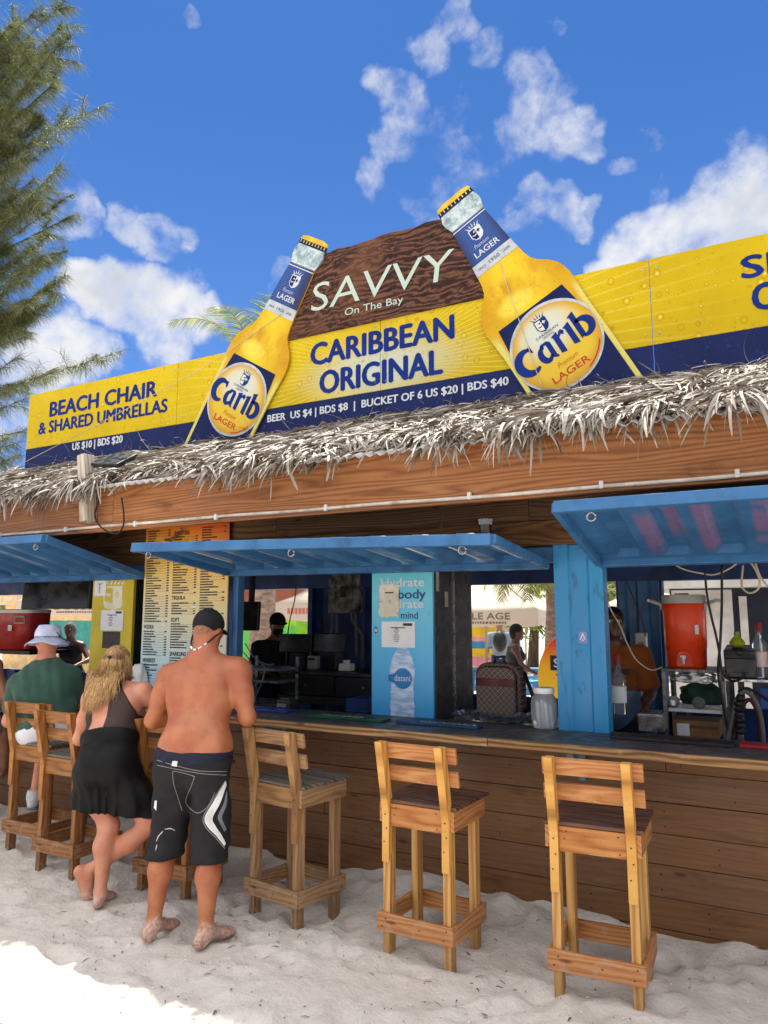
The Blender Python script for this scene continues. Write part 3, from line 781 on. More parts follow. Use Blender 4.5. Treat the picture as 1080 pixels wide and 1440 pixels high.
# the wooden plank with its ragged top
top = [(-3.98,4.88),(-3.86,5.03),(-3.74,5.118),(-3.668,5.148),(-3.60,5.140),(-3.515,5.158),(-3.44,5.147),(-3.328,5.142),(-3.22,5.150),(-3.14,5.150),(-3.056,5.166),(-2.95,5.168),(-2.86,5.158),(-2.778,5.154),(-2.70,5.150),(-2.60,5.170),(-2.52,5.164),(-2.429,5.158),(-2.36,5.172),(-2.25,5.15),(-2.1,4.9),(-1.95,4.6),(-1.9,4.372)]
mb = MB(); mb.prism([(-4.2, 4.358), (-4.12, 4.6)]+top+[(-1.88, 4.362)], Fs, .012, .002)
mb.build("wood_plank", SWD, sign)
text_part("lettering", "SAVVY", Fs, -3.80, -2.33, 4.59, 4.862, INK_M, sign, .017, -.004, .10)
text_part("lettering", "On The Bay", Fs, -3.425, -2.822, 4.455, 4.545, INK_M, sign, .017, .004)
text_part("lettering", "CARIBBEAN", Fs, -3.81, -2.345, 4.062, 4.283, INK_N, sign, .003, .040)
text_part("lettering", "ORIGINAL", Fs, -3.705, -2.455, 3.772, 3.999, INK_N, sign, .003, .040)
text_part("lettering", "BEER  US $4 | BDS $8  |  BUCKET OF 6 US $20 | BDS $40", Fs, -4.297, -1.882, 3.566, 3.660, INK_W, sign, .003, .028)
text_part("lettering", "BEACH CHAIR", Fs, -7.505, -5.77, 4.062, 4.248, INK_N, sign, .003, .042)
text_part("lettering", "& SHARED UMBRELLAS", Fs, -7.685, -5.612, 3.872, 4.022, INK_N, sign, .003, .040)
text_part("lettering", "US $10 | BDS $20", Fs, -7.068, -6.255, 3.592, 3.704, INK_W, sign, .003, .038)
text_part("lettering", "SH", Fs, -.168, .205, 4.082, 4.252, INK_N, sign, .003, .042)
text_part("lettering", "C", Fs, -.113, .03, 3.835, 4.036, INK_N, sign, .003, .042)

# bottles ---------------------------------------------------------------
def beer_mat():
    m, t, b = new_mat("bottle_print")
    uv = t.new('ShaderNodeTexCoord').outputs['UV']
    sep = t.new('ShaderNodeSeparateXYZ'); t.link(uv, sep.inputs[0])
    u, v = sep.outputs[0], sep.outputs[1]
    au = t.math('ABSOLUTE', u)
    n = t.noise(t.scale(uv, (5, 3, 1)), 1, 4, .6, .5)
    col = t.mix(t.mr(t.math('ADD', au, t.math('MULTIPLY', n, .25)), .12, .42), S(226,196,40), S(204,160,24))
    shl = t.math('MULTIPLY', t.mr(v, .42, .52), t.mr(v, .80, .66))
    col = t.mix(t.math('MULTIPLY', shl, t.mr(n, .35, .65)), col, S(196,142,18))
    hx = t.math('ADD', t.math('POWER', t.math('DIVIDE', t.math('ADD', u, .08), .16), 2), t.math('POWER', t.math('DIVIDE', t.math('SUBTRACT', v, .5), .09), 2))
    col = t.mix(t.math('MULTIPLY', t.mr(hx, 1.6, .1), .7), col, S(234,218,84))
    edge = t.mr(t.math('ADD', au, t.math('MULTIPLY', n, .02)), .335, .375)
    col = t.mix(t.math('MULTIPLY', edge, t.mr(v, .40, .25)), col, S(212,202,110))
    vo = t.new('ShaderNodeTexVoronoi'); t.put(vo.inputs['Vector'], uv); vo.inputs['Scale'].default_value = 30
    sel = t.new('ShaderNodeSeparateColor'); t.link(vo.outputs['Color'], sel.inputs[0])
    on = t.math('GREATER_THAN', sel.outputs[0], .5)
    rim = t.math('MULTIPLY', t.mr(vo.outputs['Distance'], .16, .22), t.mr(vo.outputs['Distance'], .28, .22))
    col = t.mix(t.math('MULTIPLY', t.math('MULTIPLY', rim, on), .5), col, S(140,84,8))
    col = t.mix(t.math('MULTIPLY', t.math('MULTIPLY', t.mr(vo.outputs['Distance'], .13, .04), on), .6), col, S(252,236,140))
    t.put(b.inputs['Base Color'], col); b.inputs['Roughness'].default_value = .35; b.inputs['Specular IOR Level'].default_value = .2
    return m
def stripe_mat():
    m, t, b = new_mat("bottle_blue_print")
    uv = t.new('ShaderNodeTexCoord').outputs['UV']; sep = t.new('ShaderNodeSeparateXYZ'); t.link(uv, sep.inputs[0])
    s = t.mr(t.math('SINE', t.math('MULTIPLY', sep.outputs[1], 300)), -.4, .6)
    col = t.mix(s, S(16,44,108), S(36,84,160)); b.inputs['Roughness'].default_value = .35
    col = t.mix(t.mr(t.math('ABSOLUTE', t.math('ADD', sep.outputs[0], .03)), .09, .2), col, S(12,30,80))
    t.put(b.inputs['Base Color'], col)
    return m
def oval_mat():
    m, t, b = new_mat("bottle_label_print")
    uv = t.new('ShaderNodeTexCoord').outputs['UV']; sep = t.new('ShaderNodeSeparateXYZ'); t.link(uv, sep.inputs[0])
    d = t.math('SQRT', t.math('ADD', t.math('POWER', t.math('DIVIDE', t.math('SUBTRACT', sep.outputs[0], -.02), .2), 2), t.math('POWER', t.math('DIVIDE', t.math('SUBTRACT', sep.outputs[1], .14), .17), 2)))
    col = t.mix(t.mr(d, .5, 1.7), S(204,208,190), S(216,182,22)); b.inputs['Roughness'].default_value = .35
    d2 = t.math('SQRT', t.math('ADD', t.math('MULTIPLY', sep.outputs[0], sep.outputs[0]), t.math('MULTIPLY', sep.outputs[1], sep.outputs[1])))
    col = t.mix(t.mr(d2, .26, .36), col, S(196,146,12))
    t.put(b.inputs['Base Color'], col)
    return m
BEER, STRIPE, OVAL = beer_mat(), stripe_mat(), oval_mat()
LBL_N = pm("label_navy", S(18,32,84), S(14,26,70), 3, .4, spec=.15)
GLASS_P = pm("glass_print", S(196,212,214), S(128,150,156), 16, .3, dirt=S(60,76,84), dirt_scale=24, dirt_amt=.6)
CAPY = pm("cap_yellow", S(222,190,40), S(190,156,20), 9, .35)
SILV = pm("band_silver", S(190,196,202), S(160,168,178), 8, .35)
def ellipse(cx, cy, a, b, n=48, t0=0, t1=2*math.pi): return [(cx+a*math.cos(t0+(t1-t0)*i/n), cy+b*math.sin(t0+(t1-t0)*i/n)) for i in range(n+(0 if t1-t0 > 6.28 else 1))]
def stroke(mb, pts, ws, fr, d, t=.002):
    """brush stroke of varying width as one flat outline"""
    L, Rr = [], []; n = len(pts)
    for i in range(n):
        a = Vector(pts[max(i-1, 0)]); b = Vector(pts[min(i+1, n-1)]); tg = (b-a).normalized(); nn = Vector((-tg.y, tg.x)); p = Vector(pts[i])
        L.append(tuple(p+nn*ws[i]/2)); Rr.append(tuple(p-nn*ws[i]/2))
    for i in range(n-1):
        q = [L[i], Rr[i], Rr[i+1], L[i+1]]
        mb.prism(q, fr, t, d)
def arc(cx, cy, a, b, t0, t1, n=20): return [(cx+a*math.cos(R_(t0+(t1-t0)*i/n)), cy+b*math.sin(R_(t0+(t1-t0)*i/n))) for i in range(n+1)]
def brand_letters(mb, fr, d):
    # C
    pts = arc(-.235, -.002, .088, .10, 62, 305, 26); n = len(pts)
    stroke(mb, pts, [.022+.05*math.sin(math.pi*min(1, (i/(n-1))*1.02))**.8 for i in range(n)], fr, d)
    mb.prism([(-.205, .10), (-.178, .115), (-.172, .045), (-.196, .058)], fr, .002, d)
    # a
    pts = arc(-.098, -.030, .040, .060, 75, 330, 18); n = len(pts)
    stroke(mb, pts, [.020+.030*math.sin(math.pi*i/(n-1)) for i in range(n)], fr, d)
    mb.prism([(-.066, -.085), (-.026, -.110), (-.016, -.098), (-.026, -.085), (-.026, .040), (-.05, .062), (-.105, .060), (-.12, .035), (-.07, .038), (-.066, .03)], fr, .002, d)
    # r
    mb.prism([(.008, -.100), (.052, -.112), (.052, .02), (.075, .040), (.092, .022), (.106, .05), (.088, .076), (.066, .068), (.052, .045), (.052, .078), (-.004, .060), (.008, .045)], fr, .002, d)
    # i without a dot
    mb.prism([(.120, -.10), (.166, -.112), (.166, .090), (.106, .068), (.120, .052)], fr, .002, d)
    # b
    mb.prism([(.188, -.098), (.232, -.082), (.232, .140), (.172, .118), (.188, .104)], fr, .002, d)
    pts = arc(.238, -.022, .068, .072, 118, -112, 22); n = len(pts)
    stroke(mb, pts, [.020+.040*math.sin(math.pi*i/(n-1)) for i in range(n)], fr, d)
def crest(mbl, mbd, fr, cx, cy, s, d):
    """shield with a crown of rays"""
    sh = [(-.5, .45), (-.42, .5), (.42, .5), (.5, .45), (.5, -.2), (.3, -.5), (0, -.62), (-.3, -.5), (-.5, -.2)]
    mbl.prism([(cx+x*s, cy+y*s) for x, y in sh], fr, .002, d)
    mbd.prism([(cx+x*s, cy+y*s) for x, y in [(-.42, .40), (.02, .40), (.02, -.5), (-.28, -.44), (-.42, -.18)]], fr, .002, d+.0022)
    mbl.prism([(cx+x*s, cy+y*s) for x, y in [(-.36, .2), (-.05, .08), (-.05, .28), (-.2, .14)]], fr, .002, d+.0044)
    mbl.prism([(cx+x*s, cy+y*s) for x, y in [(-.34, -.05), (-.18, -.12), (-.02, -.05), (-.02, -.13), (-.18, -.2), (-.34, -.13)]], fr, .002, d+.0044)
    mbd.prism([(cx+x*s, cy+y*s) for x, y in [(.2, .3), (.26, .16), (.4, .1), (.26, .04), (.2, -.1), (.16, .04), (.06, .1), (.16, .16)]], fr, .002, d+.0022)
    for k, a in enumerate((-38, -19, 0, 19, 38)):
        ca, sa = math.cos(R_(90-a)), math.sin(R_(90-a)); L = .42 if k % 2 == 0 else .34
        x0, y0 = cx+ca*.6*s*.9, cy+.12*s+sa*.5*s
        mbl.prism([(x0-sa*.05*s, y0+ca*.05*s), (x0+sa*.05*s, y0-ca*.05*s), (x0+ca*L*s, y0+sa*L*s)], fr, .002, d)
def bottle(cx, cz, ang):
    c, s_ = math.cos(R_(ang)), math.sin(R_(ang))
    fr = frame((cx, YS-.016, cz), (c, 0, s_), (-s_, 0, c))
    k = .028 if ang > 0 else -.030           # the neck stands a little off the label axis
    sk = lambda u, v: (u-k*max(0, v)*1.0, v)
    half = [(.383,-.75),(.383,-.15),(.385,.15),(.392,.30),(.402,.42),(.392,.50),(.370,.57),(.325,.635),(.270,.69),(.228,.75),(.208,.83),(.198,.93),(.190,1.01),(.178,1.2),(.160,1.42)]
    out = [sk(u, v) for u, v in half]+[sk(-u, v) for u, v in half[::-1]]
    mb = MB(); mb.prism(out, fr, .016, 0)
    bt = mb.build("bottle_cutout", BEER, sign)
    hl = [(.160,1.42),(.172,1.46),(.186,1.50),(.188,1.55),(.176,1.585),(.168,1.61)]
    mb = MB(); mb.prism([sk(u, v) for u, v in hl]+[sk(-u, v) for u, v in hl[::-1]], fr, .016, 0); mb.build("glass_rim", GLASS_P, bt)
    mb = MB(); mb.prism([sk(u, v) for u, v in [(-.178,1.612),(.178,1.612),(.174,1.655),(-.174,1.655)]], fr, .018, 0)
    mb2 = MB(); mb2.prism([sk(u, v) for u, v in [(-.174,1.656),(.174,1.656),(.160,1.690),(.10,1.703),(-.10,1.703),(-.160,1.690)]], fr, .018, 0)
    for i in range(9):
        u = -.155+i*.0388; mb2.prism([sk(u-.006, 1.625), sk(u+.006, 1.625), sk(u+.004, 1.652), sk(u-.004, 1.652)], fr, .002, .0185)
    mb.build("cap_skirt", LBL_N, bt); mb2.build("cap_crown", CAPY, bt)
    ne = [(.190,1.012),(.178,1.2),(.1605,1.415)]
    mb = MB(); mb.prism([sk(u, v) for u, v in ne]+[sk(-u, v) for u, v in ne[::-1]], fr, .003, .0165); mb.build("neck_label", STRIPE, bt)
    mb = MB()
    mb.prism([sk(u, v) for u, v in [(-.1635,1.385),(.1635,1.385),(.163,1.394),(-.163,1.394)]], fr, .0012, .0197)
    mb2 = MB(); mb2.prism([sk(u, v) for u, v in [(-.2005,.905),(.2005,.905),(.1905,1.010),(-.1905,1.010)]], fr, .003, .0165); mb2.build("silver_band", SILV, bt)
    ox = sk(0, 1.08)[0]
    text_add(mb, "LAGER", fr, ox-.118, ox+.118, 1.052, 1.108, .0215, .01)
    text_add(mb, "Premium", fr, ox-.085, ox+.055, 1.130, 1.168, .0215, -.012, .35)
    mbd = MB(); ox2 = sk(0, 1.28)[0]
    crest(mb, mbd, fr, ox2, 1.258, .115, .0197)
    ox3 = sk(0, .957)[0]
    text_add(mbd, "1950", fr, ox3-.05, ox3+.05, .940, .972, .0212)
    text_add(mbd, "SINCE", fr, ox3-.155, ox3-.085, .944, .966, .0212); text_add(mbd, "LAGER", fr, ox3+.085, ox3+.155, .944, .966, .0212)
    mb.build("neck_lettering", INK_W, bt); mbd.build("neck_emblem", LBL_N, bt)
    # body label
    mb = MB(); mb.prism([(-.315,.384),(.285,.384),(.40,-.02),(.395,-.72),(-.39,-.72),(-.39,-.05)] if ang > 0 else [(-.285,.384),(.315,.384),(.39,-.05),(.39,-.72),(-.395,-.72),(-.40,-.02)], fr, .002, .0165)
    # clip the label to the bottle sides
    lb = mb.v; o_, ux_, uz_, un_ = fr
    for i, p in enumerate(lb):
        q = Vector(p)-o_; u = max(-.345, min(.345, q.dot(ux_))); lb[i] = tuple(o_+ux_*u+uz_*q.dot(uz_)+un_*q.dot(un_))
    mb.build("blue_label", STRIPE if False else LBL_N, bt)
    cl = lambda pts, m=.352: [(max(-m, min(m, x)), y) for x, y in pts]
    mb = MB(); mb.prism(cl(ellipse(0, -.008, .372, .372)), fr, .002, .0195); mb.build("label_ring", SILV, bt)
    mb = MB(); mb.prism(cl(ellipse(0, -.012, .352, .350), .345), fr, .002, .0217); ov = mb.build("oval_label", OVAL, bt)
    mb = MB(); brand_letters(mb, frame(fr[0], fr[1], fr[2]), .0242)
    text_add(mb, "CARIBBEAN", fr, -.105, .095, .108, .130, .0262); text_add(mb, "ORIGINAL", fr, -.055, .045, .082, .100, .0262)
    mbw = MB(); crest(mb, mbw, fr, -.005, .20, .105, .0242)
    mb.build("brand_lettering", INK_N, bt); mbw.build("label_emblem", pm("label_cream", S(232,232,210), None, 3, .4), bt)
    mb = MB(); text_add(mb, "LAGER", fr, -.165, .155, -.285, -.225, .0262, .012); text_add(mb, "Premium", fr, -.075, .10, -.195, -.150, .0262, -.012, .35)
    a0 = 255 if ang > 0 else 185
    stroke(mb, arc(0, -.012, .335, .333, 290, 330, 16), [.004]+[.010]*15+[.004], fr, .0242)
    mb.build("red_lettering", INK_R, bt)
bottle(-1.487, 3.848, 28.6)
bottle(-4.655, 3.868, -30.6)
# ------------------------------------------------------------------ bar stools
def make_stool():
    t = thing("bar_stool", "stool", "bar stool", (0, 0, 0), "timber bar stools along the counter")
    X, Y0, Y1 = .178, -.155, .155
    parts = []
    def P(name, mb, m, bev=.003): parts.append(mb.build(name, [m, SCREW], t, bevel=bev))
    for s in (-1, 1):
        mb = MB(); mb.beam((s*X, Y0, -.07), (s*X, Y0, .70), .042, .062, (0, 1, 0)); P("leg", mb, W_STOOL)
        mb = MB(); mb.beam((s*X, Y1, -.07), (s*X, Y1, .70), .042, .062, (0, 1, 0)); P("leg", mb, W_STOOL)
        # back stile: a second board screwed to the leg, leaning back
        mb = MB(); prof = [(-.035, .46), (.012, .50), (.005, .72), (-.075, 1.085), (-.135, 1.085), (-.062, .70), (-.042, .50)]
        fr = frame((s*X-.021, Y0, 0), (0, 1, 0), (0, 0, 1))
        mb.prism([(y, z) for y, z in [(-.045, .455), (.010, .52), (.012, .70), (-.066, 1.085), (-.126, 1.085), (-.044, .70)]], fr, .043, 0)
        mb.uv = [[(q[1]*1.0+s*3, q[0]) for q in f] for f in mb.uv]
        dots(mb, [(s*X+dx, Y0-.045+.0-(z-.70)*.20*(z > .7), z) for dx, z in ((-.006, .56), (.008, .63), (.0, .70), (.007, .905), (-.008, .93), (.004, 1.03), (-.006, 1.055))], (0, -1, 0))
        P("back_stile", mb, W_STOOL)
    def lean(z): return Y0+.012-(z-.70)*.203
    for z, h in ((1.035, .082), (.915, .082)):
        mb = MB(); y = lean(z)+.010
        mb.obox((.012, y+.006, z), (Vector((1, 0, 0)), Vector((0, .98, .2)).normalized(), Vector((0, -.2, .98)).normalized()), (.235, .010, h/2)); P("back_rail", mb, W_STOOL)
    mb = MB(); mb.box(-X+.022, X-.022, Y0-.028, Y0-.006, .640, .755); dots(mb, [(-.13, Y0-.028, .70), (.125, Y0-.028, .66), (.12, Y0-.028, .735), (-.12, Y0-.028, .735)], (0, -1, 0)); P("apron", mb, W_STOOL)
    mb = MB(); mb.box(-X-.02, X+.02, Y1+.034, Y1+.056, .650, .755); P("apron", mb, W_STOOL)
    for s in (-1, 1):
        mb = MB(); mb.box(s*(X+.022), s*(X+.044), Y0-.03, Y1+.056, .655, .755); P("apron", mb, W_STOOL)
    mb = MB(); y = Y0-.02
    k = 0
    while y < Y1+.055:
        mb.box(-.232, .232, y, y+.046, .7575, .776); y += .0535; k += 1
    P("seat", mb, W_SEATG, .002)
    for y0, y1 in ((Y0-.056, Y0-.033), (Y1+.033, Y1+.056)):
        mb = MB(); mb.box(-.222, .222, y0, y1, .115, .205)
        if y0 < 0: dots(mb, [(x, y0, z) for x, z in ((-.19, .14), (-.17, .18), (.17, .14), (.185, .185), (.03, .16))], (0, -1, 0))
        P("footrest", mb, W_STOOL)
    for s in (-1, 1):
        mb = MB(); mb.box(s*(X+.022), s*(X+.044), Y0-.032, Y1+.032, .112, .200); P("footrest", mb, W_STOOL)
    for sx in (-1, 1):
        for p in parts:
            pass
    return t, parts
stool0, stool_parts = make_stool()
SPOTS = [
 ((-6.46, 3.99), .10, W_STOOLB, W_SEATG, "brown stool under the bare armed guest at the left edge, nearly out of frame"),
 ((-5.175, 3.985), 0.02, W_STOOLB, W_SEATG, "brown stool under the man in the green T-shirt, behind the empty one"),
 ((-4.62, 3.835), -.02, W_STOOLB, W_SEATG, "brown empty stool directly left of the woman in black, its back overlapping the green T-shirt"),
 ((-3.655, 3.87), 0.05, W_STOOLB, W_SEATD, "brown stool half hidden behind the shirtless man's legs"),
 ((-2.748, 3.885), -.16, W_STOOLG, W_SEATG, "weathered greyish stool with dark seat just right of the shirtless man, turned slightly"),
 ((-1.812, 3.84), -.04, W_STOOL, W_SEATD, "honey coloured stool below the light blue water poster, second from the right"),
 ((-.915, 3.86), .05, W_STOOL, W_SEATD, "honey coloured stool with dark reddish slat seat, nearest and rightmost"),
]
for i, ((x, y), rz, m, sm_, lab) in enumerate(SPOTS):
    if i == 0: r = stool0; kids = stool_parts
    else:
        r = stool0.copy(); C.objects.link(r); kids = []
        for p in stool_parts:
            c = p.copy(); C.objects.link(c); c.parent = r; kids.append(c)
    r.location = (x, y, 0 if y < 3.9 else .02); r.rotation_euler = (0, 0, rz); r['label'] = lab
    for c in kids:
        c.material_slots[0].link = 'OBJECT'
        c.material_slots[0].material = sm_ if c.name.startswith("seat") else (W_LEG if m is W_STOOL and c.name.startswith(("leg", "back_stile")) else m)

# ------------------------------------------------------------------ boards, posters and cabinets standing in the hatches
def sheet(name, p0, p1, y, m, parent=None, t=.003, d=0.):
    mb = MB(); fr = frame((0, y, 0), (1, 0, 0), (0, 0, 1))
    mb.prism([(p0[0], p0[1]), (p1[0], p0[1]), (p1[0], p1[1]), (p0[0], p1[1])], fr, t, d)
    return mb.build(name, m, parent)
def menu_mat():
    m, t, b = new_mat("menu_print")
    p = t.new('ShaderNodeNewGeometry').outputs['Position']; sep = t.new('ShaderNodeSeparateXYZ'); t.link(p, sep.inputs[0])
    z = sep.outputs[2]; x = t.mr(sep.outputs[0], -4.93, -3.98, 0, 1, False)
    f = t.math('ADD', t.mr(z, 1.1, 2.5, 0, .92, False), t.math('MULTIPLY', x, .10))
    col = t.ramp(f, [(0., S(168,216,236)), (.26, S(190,212,212)), (.46, S(208,202,166)), (.68, S(220,188,104)), (.88, S(230,160,56)), (1., S(226,96,24))])
    t.put(b.inputs['Base Color'], col); b.inputs['Roughness'].default_value = .4
    return m
MY = 4.655
menu = thing("menu_board", "tall drinks menu board fading from orange to pale blue behind the shirtless man", "menu board", (-4.45, MY, 1.1))
mb = MB(); mb.prism([(-4.93, .98), (-3.992, .98), (-3.992, 2.52), (-4.93, 2.52)], frame((0, MY, 0), (1, 0, 0), (0, 0, 1)), .012, 0)
mb.build("board", menu_mat(), menu)
Fm = frame((0, MY-.0125, 0), (1, 0, 0), (0, 0, 1))
INKD = pm("ink_dark", S(46,46,44), S(54,52,48), 4, .5)
cols = [(-4.905, -4.635), (-4.595, -4.325), (-4.285, -4.02)]
heads = {0: [(1.645, "VODKA"), (1.365, "WHISKEY"), (1.105, "COGNAC")], 1: [(2.435, "SHOOTERS"), (1.885, "TEQUILA"), (1.705, "SOFT"), (1.425, "SPARKLING WINE")], 2: []}
prng = random.Random(5)
mb = MB(); mbh = MB(); mbr = MB()
for c, (a, b) in enumerate(cols):
    z = 2.50
    hz = [h for h, _ in heads[c]]
    for h, s in heads[c]:
        text_add(mbh, s, Fm, a, a+.019*len(s)+.02, h, h+.036, .0015, .03)
    while z > 1.05:
        z -= .0215
        if any(-.012 < z-h < .055 for h in hz): continue
        if c == 1 and z < 1.30: break
        x = a; end = a+prng.uniform(.07, .19)
        while x < end:
            w = prng.uniform(.004, .014); h_ = prng.uniform(.010, .013)
            mb.prism([(x, z), (x+w, z), (x+w, z+h_), (x, z+h_)], Fm, .0008, .0006); x += w+.0025
        if c < 2 and prng.random() < .9 or c == 2 and prng.random() < .4:
            mb.prism([(x+.004, z), (b-.036, z), (b-.036, z+.0016), (x+.004, z+.0016)], Fm, .0008, .0006)
            mb.prism([(b-.03, z), (b-.004, z), (b-.004, z+.011), (b-.03, z+.011)], Fm, .0008, .0006)
mb.build("price_lines", INKD, menu); mbh.build("heading_lettering", INKD, menu)
for (x, z) in ((-4.70, 1.672), (-4.37, 1.818), (-4.66, 1.585)):
    sheet("tape_patch", (x, z), (x+.05, z+.022), MY-.0125, WHITE, menu, .0015, .001)

# cooler with the water advert on its door
CY0 = 4.80
fridge = thing("drinks_cooler", "tall drinks cooler with a light blue water advert on its front and dark grey side", "cooler", (-2.46, CY0, .14))
mb = MB(); mb.box(-2.738, -2.232, CY0+.02, 5.5, .14, 2.12); mb.build("cabinet", DGREY, fridge, bevel=.004)
def grad_mat(name, z0, z1, stops, rough=.35):
    m, t, b = new_mat(name)
    p = t.new('ShaderNodeNewGeometry').outputs['Position']; sep = t.new('ShaderNodeSeparateXYZ'); t.link(p, sep.inputs[0])
    col = t.ramp(t.mr(sep.outputs[2], z0, z1, 0, 1, False), stops)
    col = t.mix(t.math('MULTIPLY', t.mr(t.noise(p, 9, 6, .7), .55, .7), .15), col, S(40,70,90))
    t.put(b.inputs['Base Color'], col); b.inputs['Roughness'].default_value = rough; return m
mb = MB(); mb.box(-2.735, -2.24, CY0-.012, CY0+.018, .95, 2.11)
mb.build("advert_door", grad_mat("advert_print", 1.05, 2.1, [(0, S(58,150,212)), (.45, S(84,176,222)), (.8, S(104,196,222)), (1, S(84,186,206))]), fridge, bevel=.003)
Ff = frame((0, CY0-.0125, 0), (1, 0, 0), (0, 0, 1))
A = lambda px, py, Y=CY0: (PY(px, py, Y).x, PY(px, py, Y).z)
AD_N = pm("advert_navy", S(22,70,130), None, 4, .4)
def at_text(name, s, px0, px1, py0, py1, m, bold=.01):
    x0, z0 = A(px0, (py0+py1)/2); x1, _ = A(px1, (py0+py1)/2); xm = (px0+px1)/2
    zt, zb = A(xm, py0)[1], A(xm, py1)[1]
    return text_part(name, s, Ff, x0, x1, zb, zt, m, fridge, .0025, bold)
at_text("lettering", "Hydrate", 537, 598, 813, 829, INK_W, .012)
at_text("lettering", "body", 561, 600, 829, 846, AD_N, .02)
at_text("lettering", "Hydrate", 537, 597, 843, 859, INK_W, .012)
at_text("lettering", "mind", 565, 589, 860, 870, AD_N, .01)
def advert_bottle():
    # printed clear water bottle
    cx = A(567, 950)[0]; zb, zt = .99, A(567, 905)[1]
    w = .098
    out = [(w*.95, zb), (w, zb+.05), (w*.93, zb+.09), (w, zb+.13), (w*.93, zb+.17), (w*.97, zb+.22), (w*.88, zb+.26), (w, zb+.33), (w*1.02, zb+.40), (w*.8, zb+.47), (w*.42, zb+.53), (w*.36, zt)]
    mb = MB(); mb.prism([(cx+x, z) for x, z in out]+[(cx-x, z) for x, z in out[::-1]], Ff, .002, .001)
    m, t, b = new_mat("water_bottle_print")
    uv = t.new('ShaderNodeTexCoord').outputs['UV']
    n = t.noise(t.scale(uv, (9, 26, 1)), 1, 4, .55, .6)
    t.put(b.inputs['Base Color'], t.mix(t.mr(n, .35, .65), S(196,214,236), S(136,170,210))); b.inputs['Roughness'].default_value = .35
    bo = mb.build("printed_bottle", m, fridge)
    c2 = A(566, 954); r = .073
    pts = [(c2[0]+.010+r*math.cos(a), c2[1]+r*math.sin(a)) for a in np.linspace(R_(150), R_(-150), 26)]+[(c2[0]-.105, c2[1]-.02), (c2[0]-.105, c2[1]+.02)]
    mb = MB(); mb.prism(pts, Ff, .0015, .0035); mb.build("printed_label", pm("advert_mid_blue", S(44,130,200), None, 4, .4), bo)
    text_part("label_lettering", "dasani", Ff, c2[0]-.055, c2[0]+.07, c2[1]-.018, c2[1]+.026, INK_W, fridge, .0058, .0)
advert_bottle()
def notice(px0, px1, py0, py1, Y, m, parent, name="notice", lines=8, head=None, d=.003, torn=0):
    """a paper notice stuck on a flat front, with its illegible print as small dark bars"""
    x0, z1 = A(px0, py0, Y); x1, z0 = A(px1, py1, Y)
    fr = frame((0, Y, 0), (1, 0, 0), (0, 0, 1))
    rnd = random.Random(px0+py0); pts = []
    n = 6
    j = lambda: rnd.uniform(-torn, torn)
    for i in range(n): pts.append((x0+(x1-x0)*i/n, z0+j()))
    for i in range(n): pts.append((x1+j(), z0+(z1-z0)*i/n))
    for i in range(n): pts.append((x1-(x1-x0)*i/n, z1+j()))
    for i in range(n): pts.append((x0+j(), z1-(z1-z0)*i/n))
    mb = MB(); mb.prism(pts, fr, .0015, d); o = mb.build(name, m, parent)
    mb = MB(); H = z1-z0; W = x1-x0
    for i in range(lines):
        z = z1-H*(.30+.55*i/lines); w = W*rnd.uniform(.10, .22)
        mb.prism([(x0+W*.45-w/2, z), (x0+W*.45+w/2, z), (x0+W*.45+w/2, z+H*.028), (x0+W*.45-w/2, z+H*.028)], fr, .0006, d+.0017)
    mb.prism([(x0+W*.28, z1-H*.26), (x0+W*.72, z1-H*.26), (x0+W*.72, z1-H*.22), (x0+W*.28, z1-H*.22)], fr, .0006, d+.0017)
    if head: mb.prism([(x1-W*.35, z1-H*.17), (x1-W*.08, z1-H*.17), (x1-W*.08, z1-H*.06), (x1-W*.35, z1-H*.06)], fr, .0006, d+.0017)
    mb.build("print", INKD, o)
    return o
notice(537, 584, 874, 911, CY0-.012, PAPER, fridge, "paper_notice", 7, True)
notice(534, 562, 823, 868, CY0-.012, pm("torn_paper", S(224,220,208), S(196,190,170), 9, .8, dirt=S(120,130,80), dirt_scale=14, dirt_amt=.7), fridge, "torn_poster", 0, False, .005, .010)
mb = MB(); q = A(530, 886); mb.lathe([(.014, 0), (.016, .006), (.010, .010)], (0, 0, 0), 14)
mb.v = [(q[0]+v[0]*.9, CY0-.0125-v[2], q[1]+v[1]*1.6) for v in mb.v]; mb.build("lock", STEEL, fridge, smooth=True)
mb = MB(); mb.box(-2.231, -2.222, 5.12, 5.145, .95, 2.1); mb.build("edge_trim", STEEL, fridge)
mb = MB(); mb.box(-2.2315, -2.225, 4.835, 4.87, 1.93, 2.07); mb.box(-2.2315, -2.225, 4.98, 5.03, 1.82, 1.93); mb.build("side_tag", pm("tag_grey", S(170,166,156), S(130,126,118), 30, .6), fridge)

# yellow cabinet with the coat of arms style panel
YC = 4.80
yel = thing("yellow_cabinet", "tall yellow fronted cabinet with a pale shield emblem and notices left of the menu board", "cabinet", (-5.48, YC, .14))
mb = MB(); mb.box(-5.742, -5.212, YC+.02, 5.55, .14, 2.14); mb.build("cabinet_body", BLACK, yel, bevel=.004)
mb = MB(); mb.box(-5.745, -5.21, YC-.012, YC+.018, .95, 2.13); mb.build("yellow_front", pm("front_yellow", S(204,182,24), S(184,164,18), 3, .4), yel, bevel=.003)
Fy = frame((0, YC-.0125, 0), (1, 0, 0), (0, 0, 1))
Ay = lambda px, py: A(px, py, YC)
PALEY = pm("emblem_pale", S(222,222,196), None, 4, .4)
mb = MB()
sh = [(147,824),(174,824),(174,850),(171,855),(160,858),(149,855),(147,850)]
mb.prism([Ay(*p) for p in sh], Fy, .001, .0005)
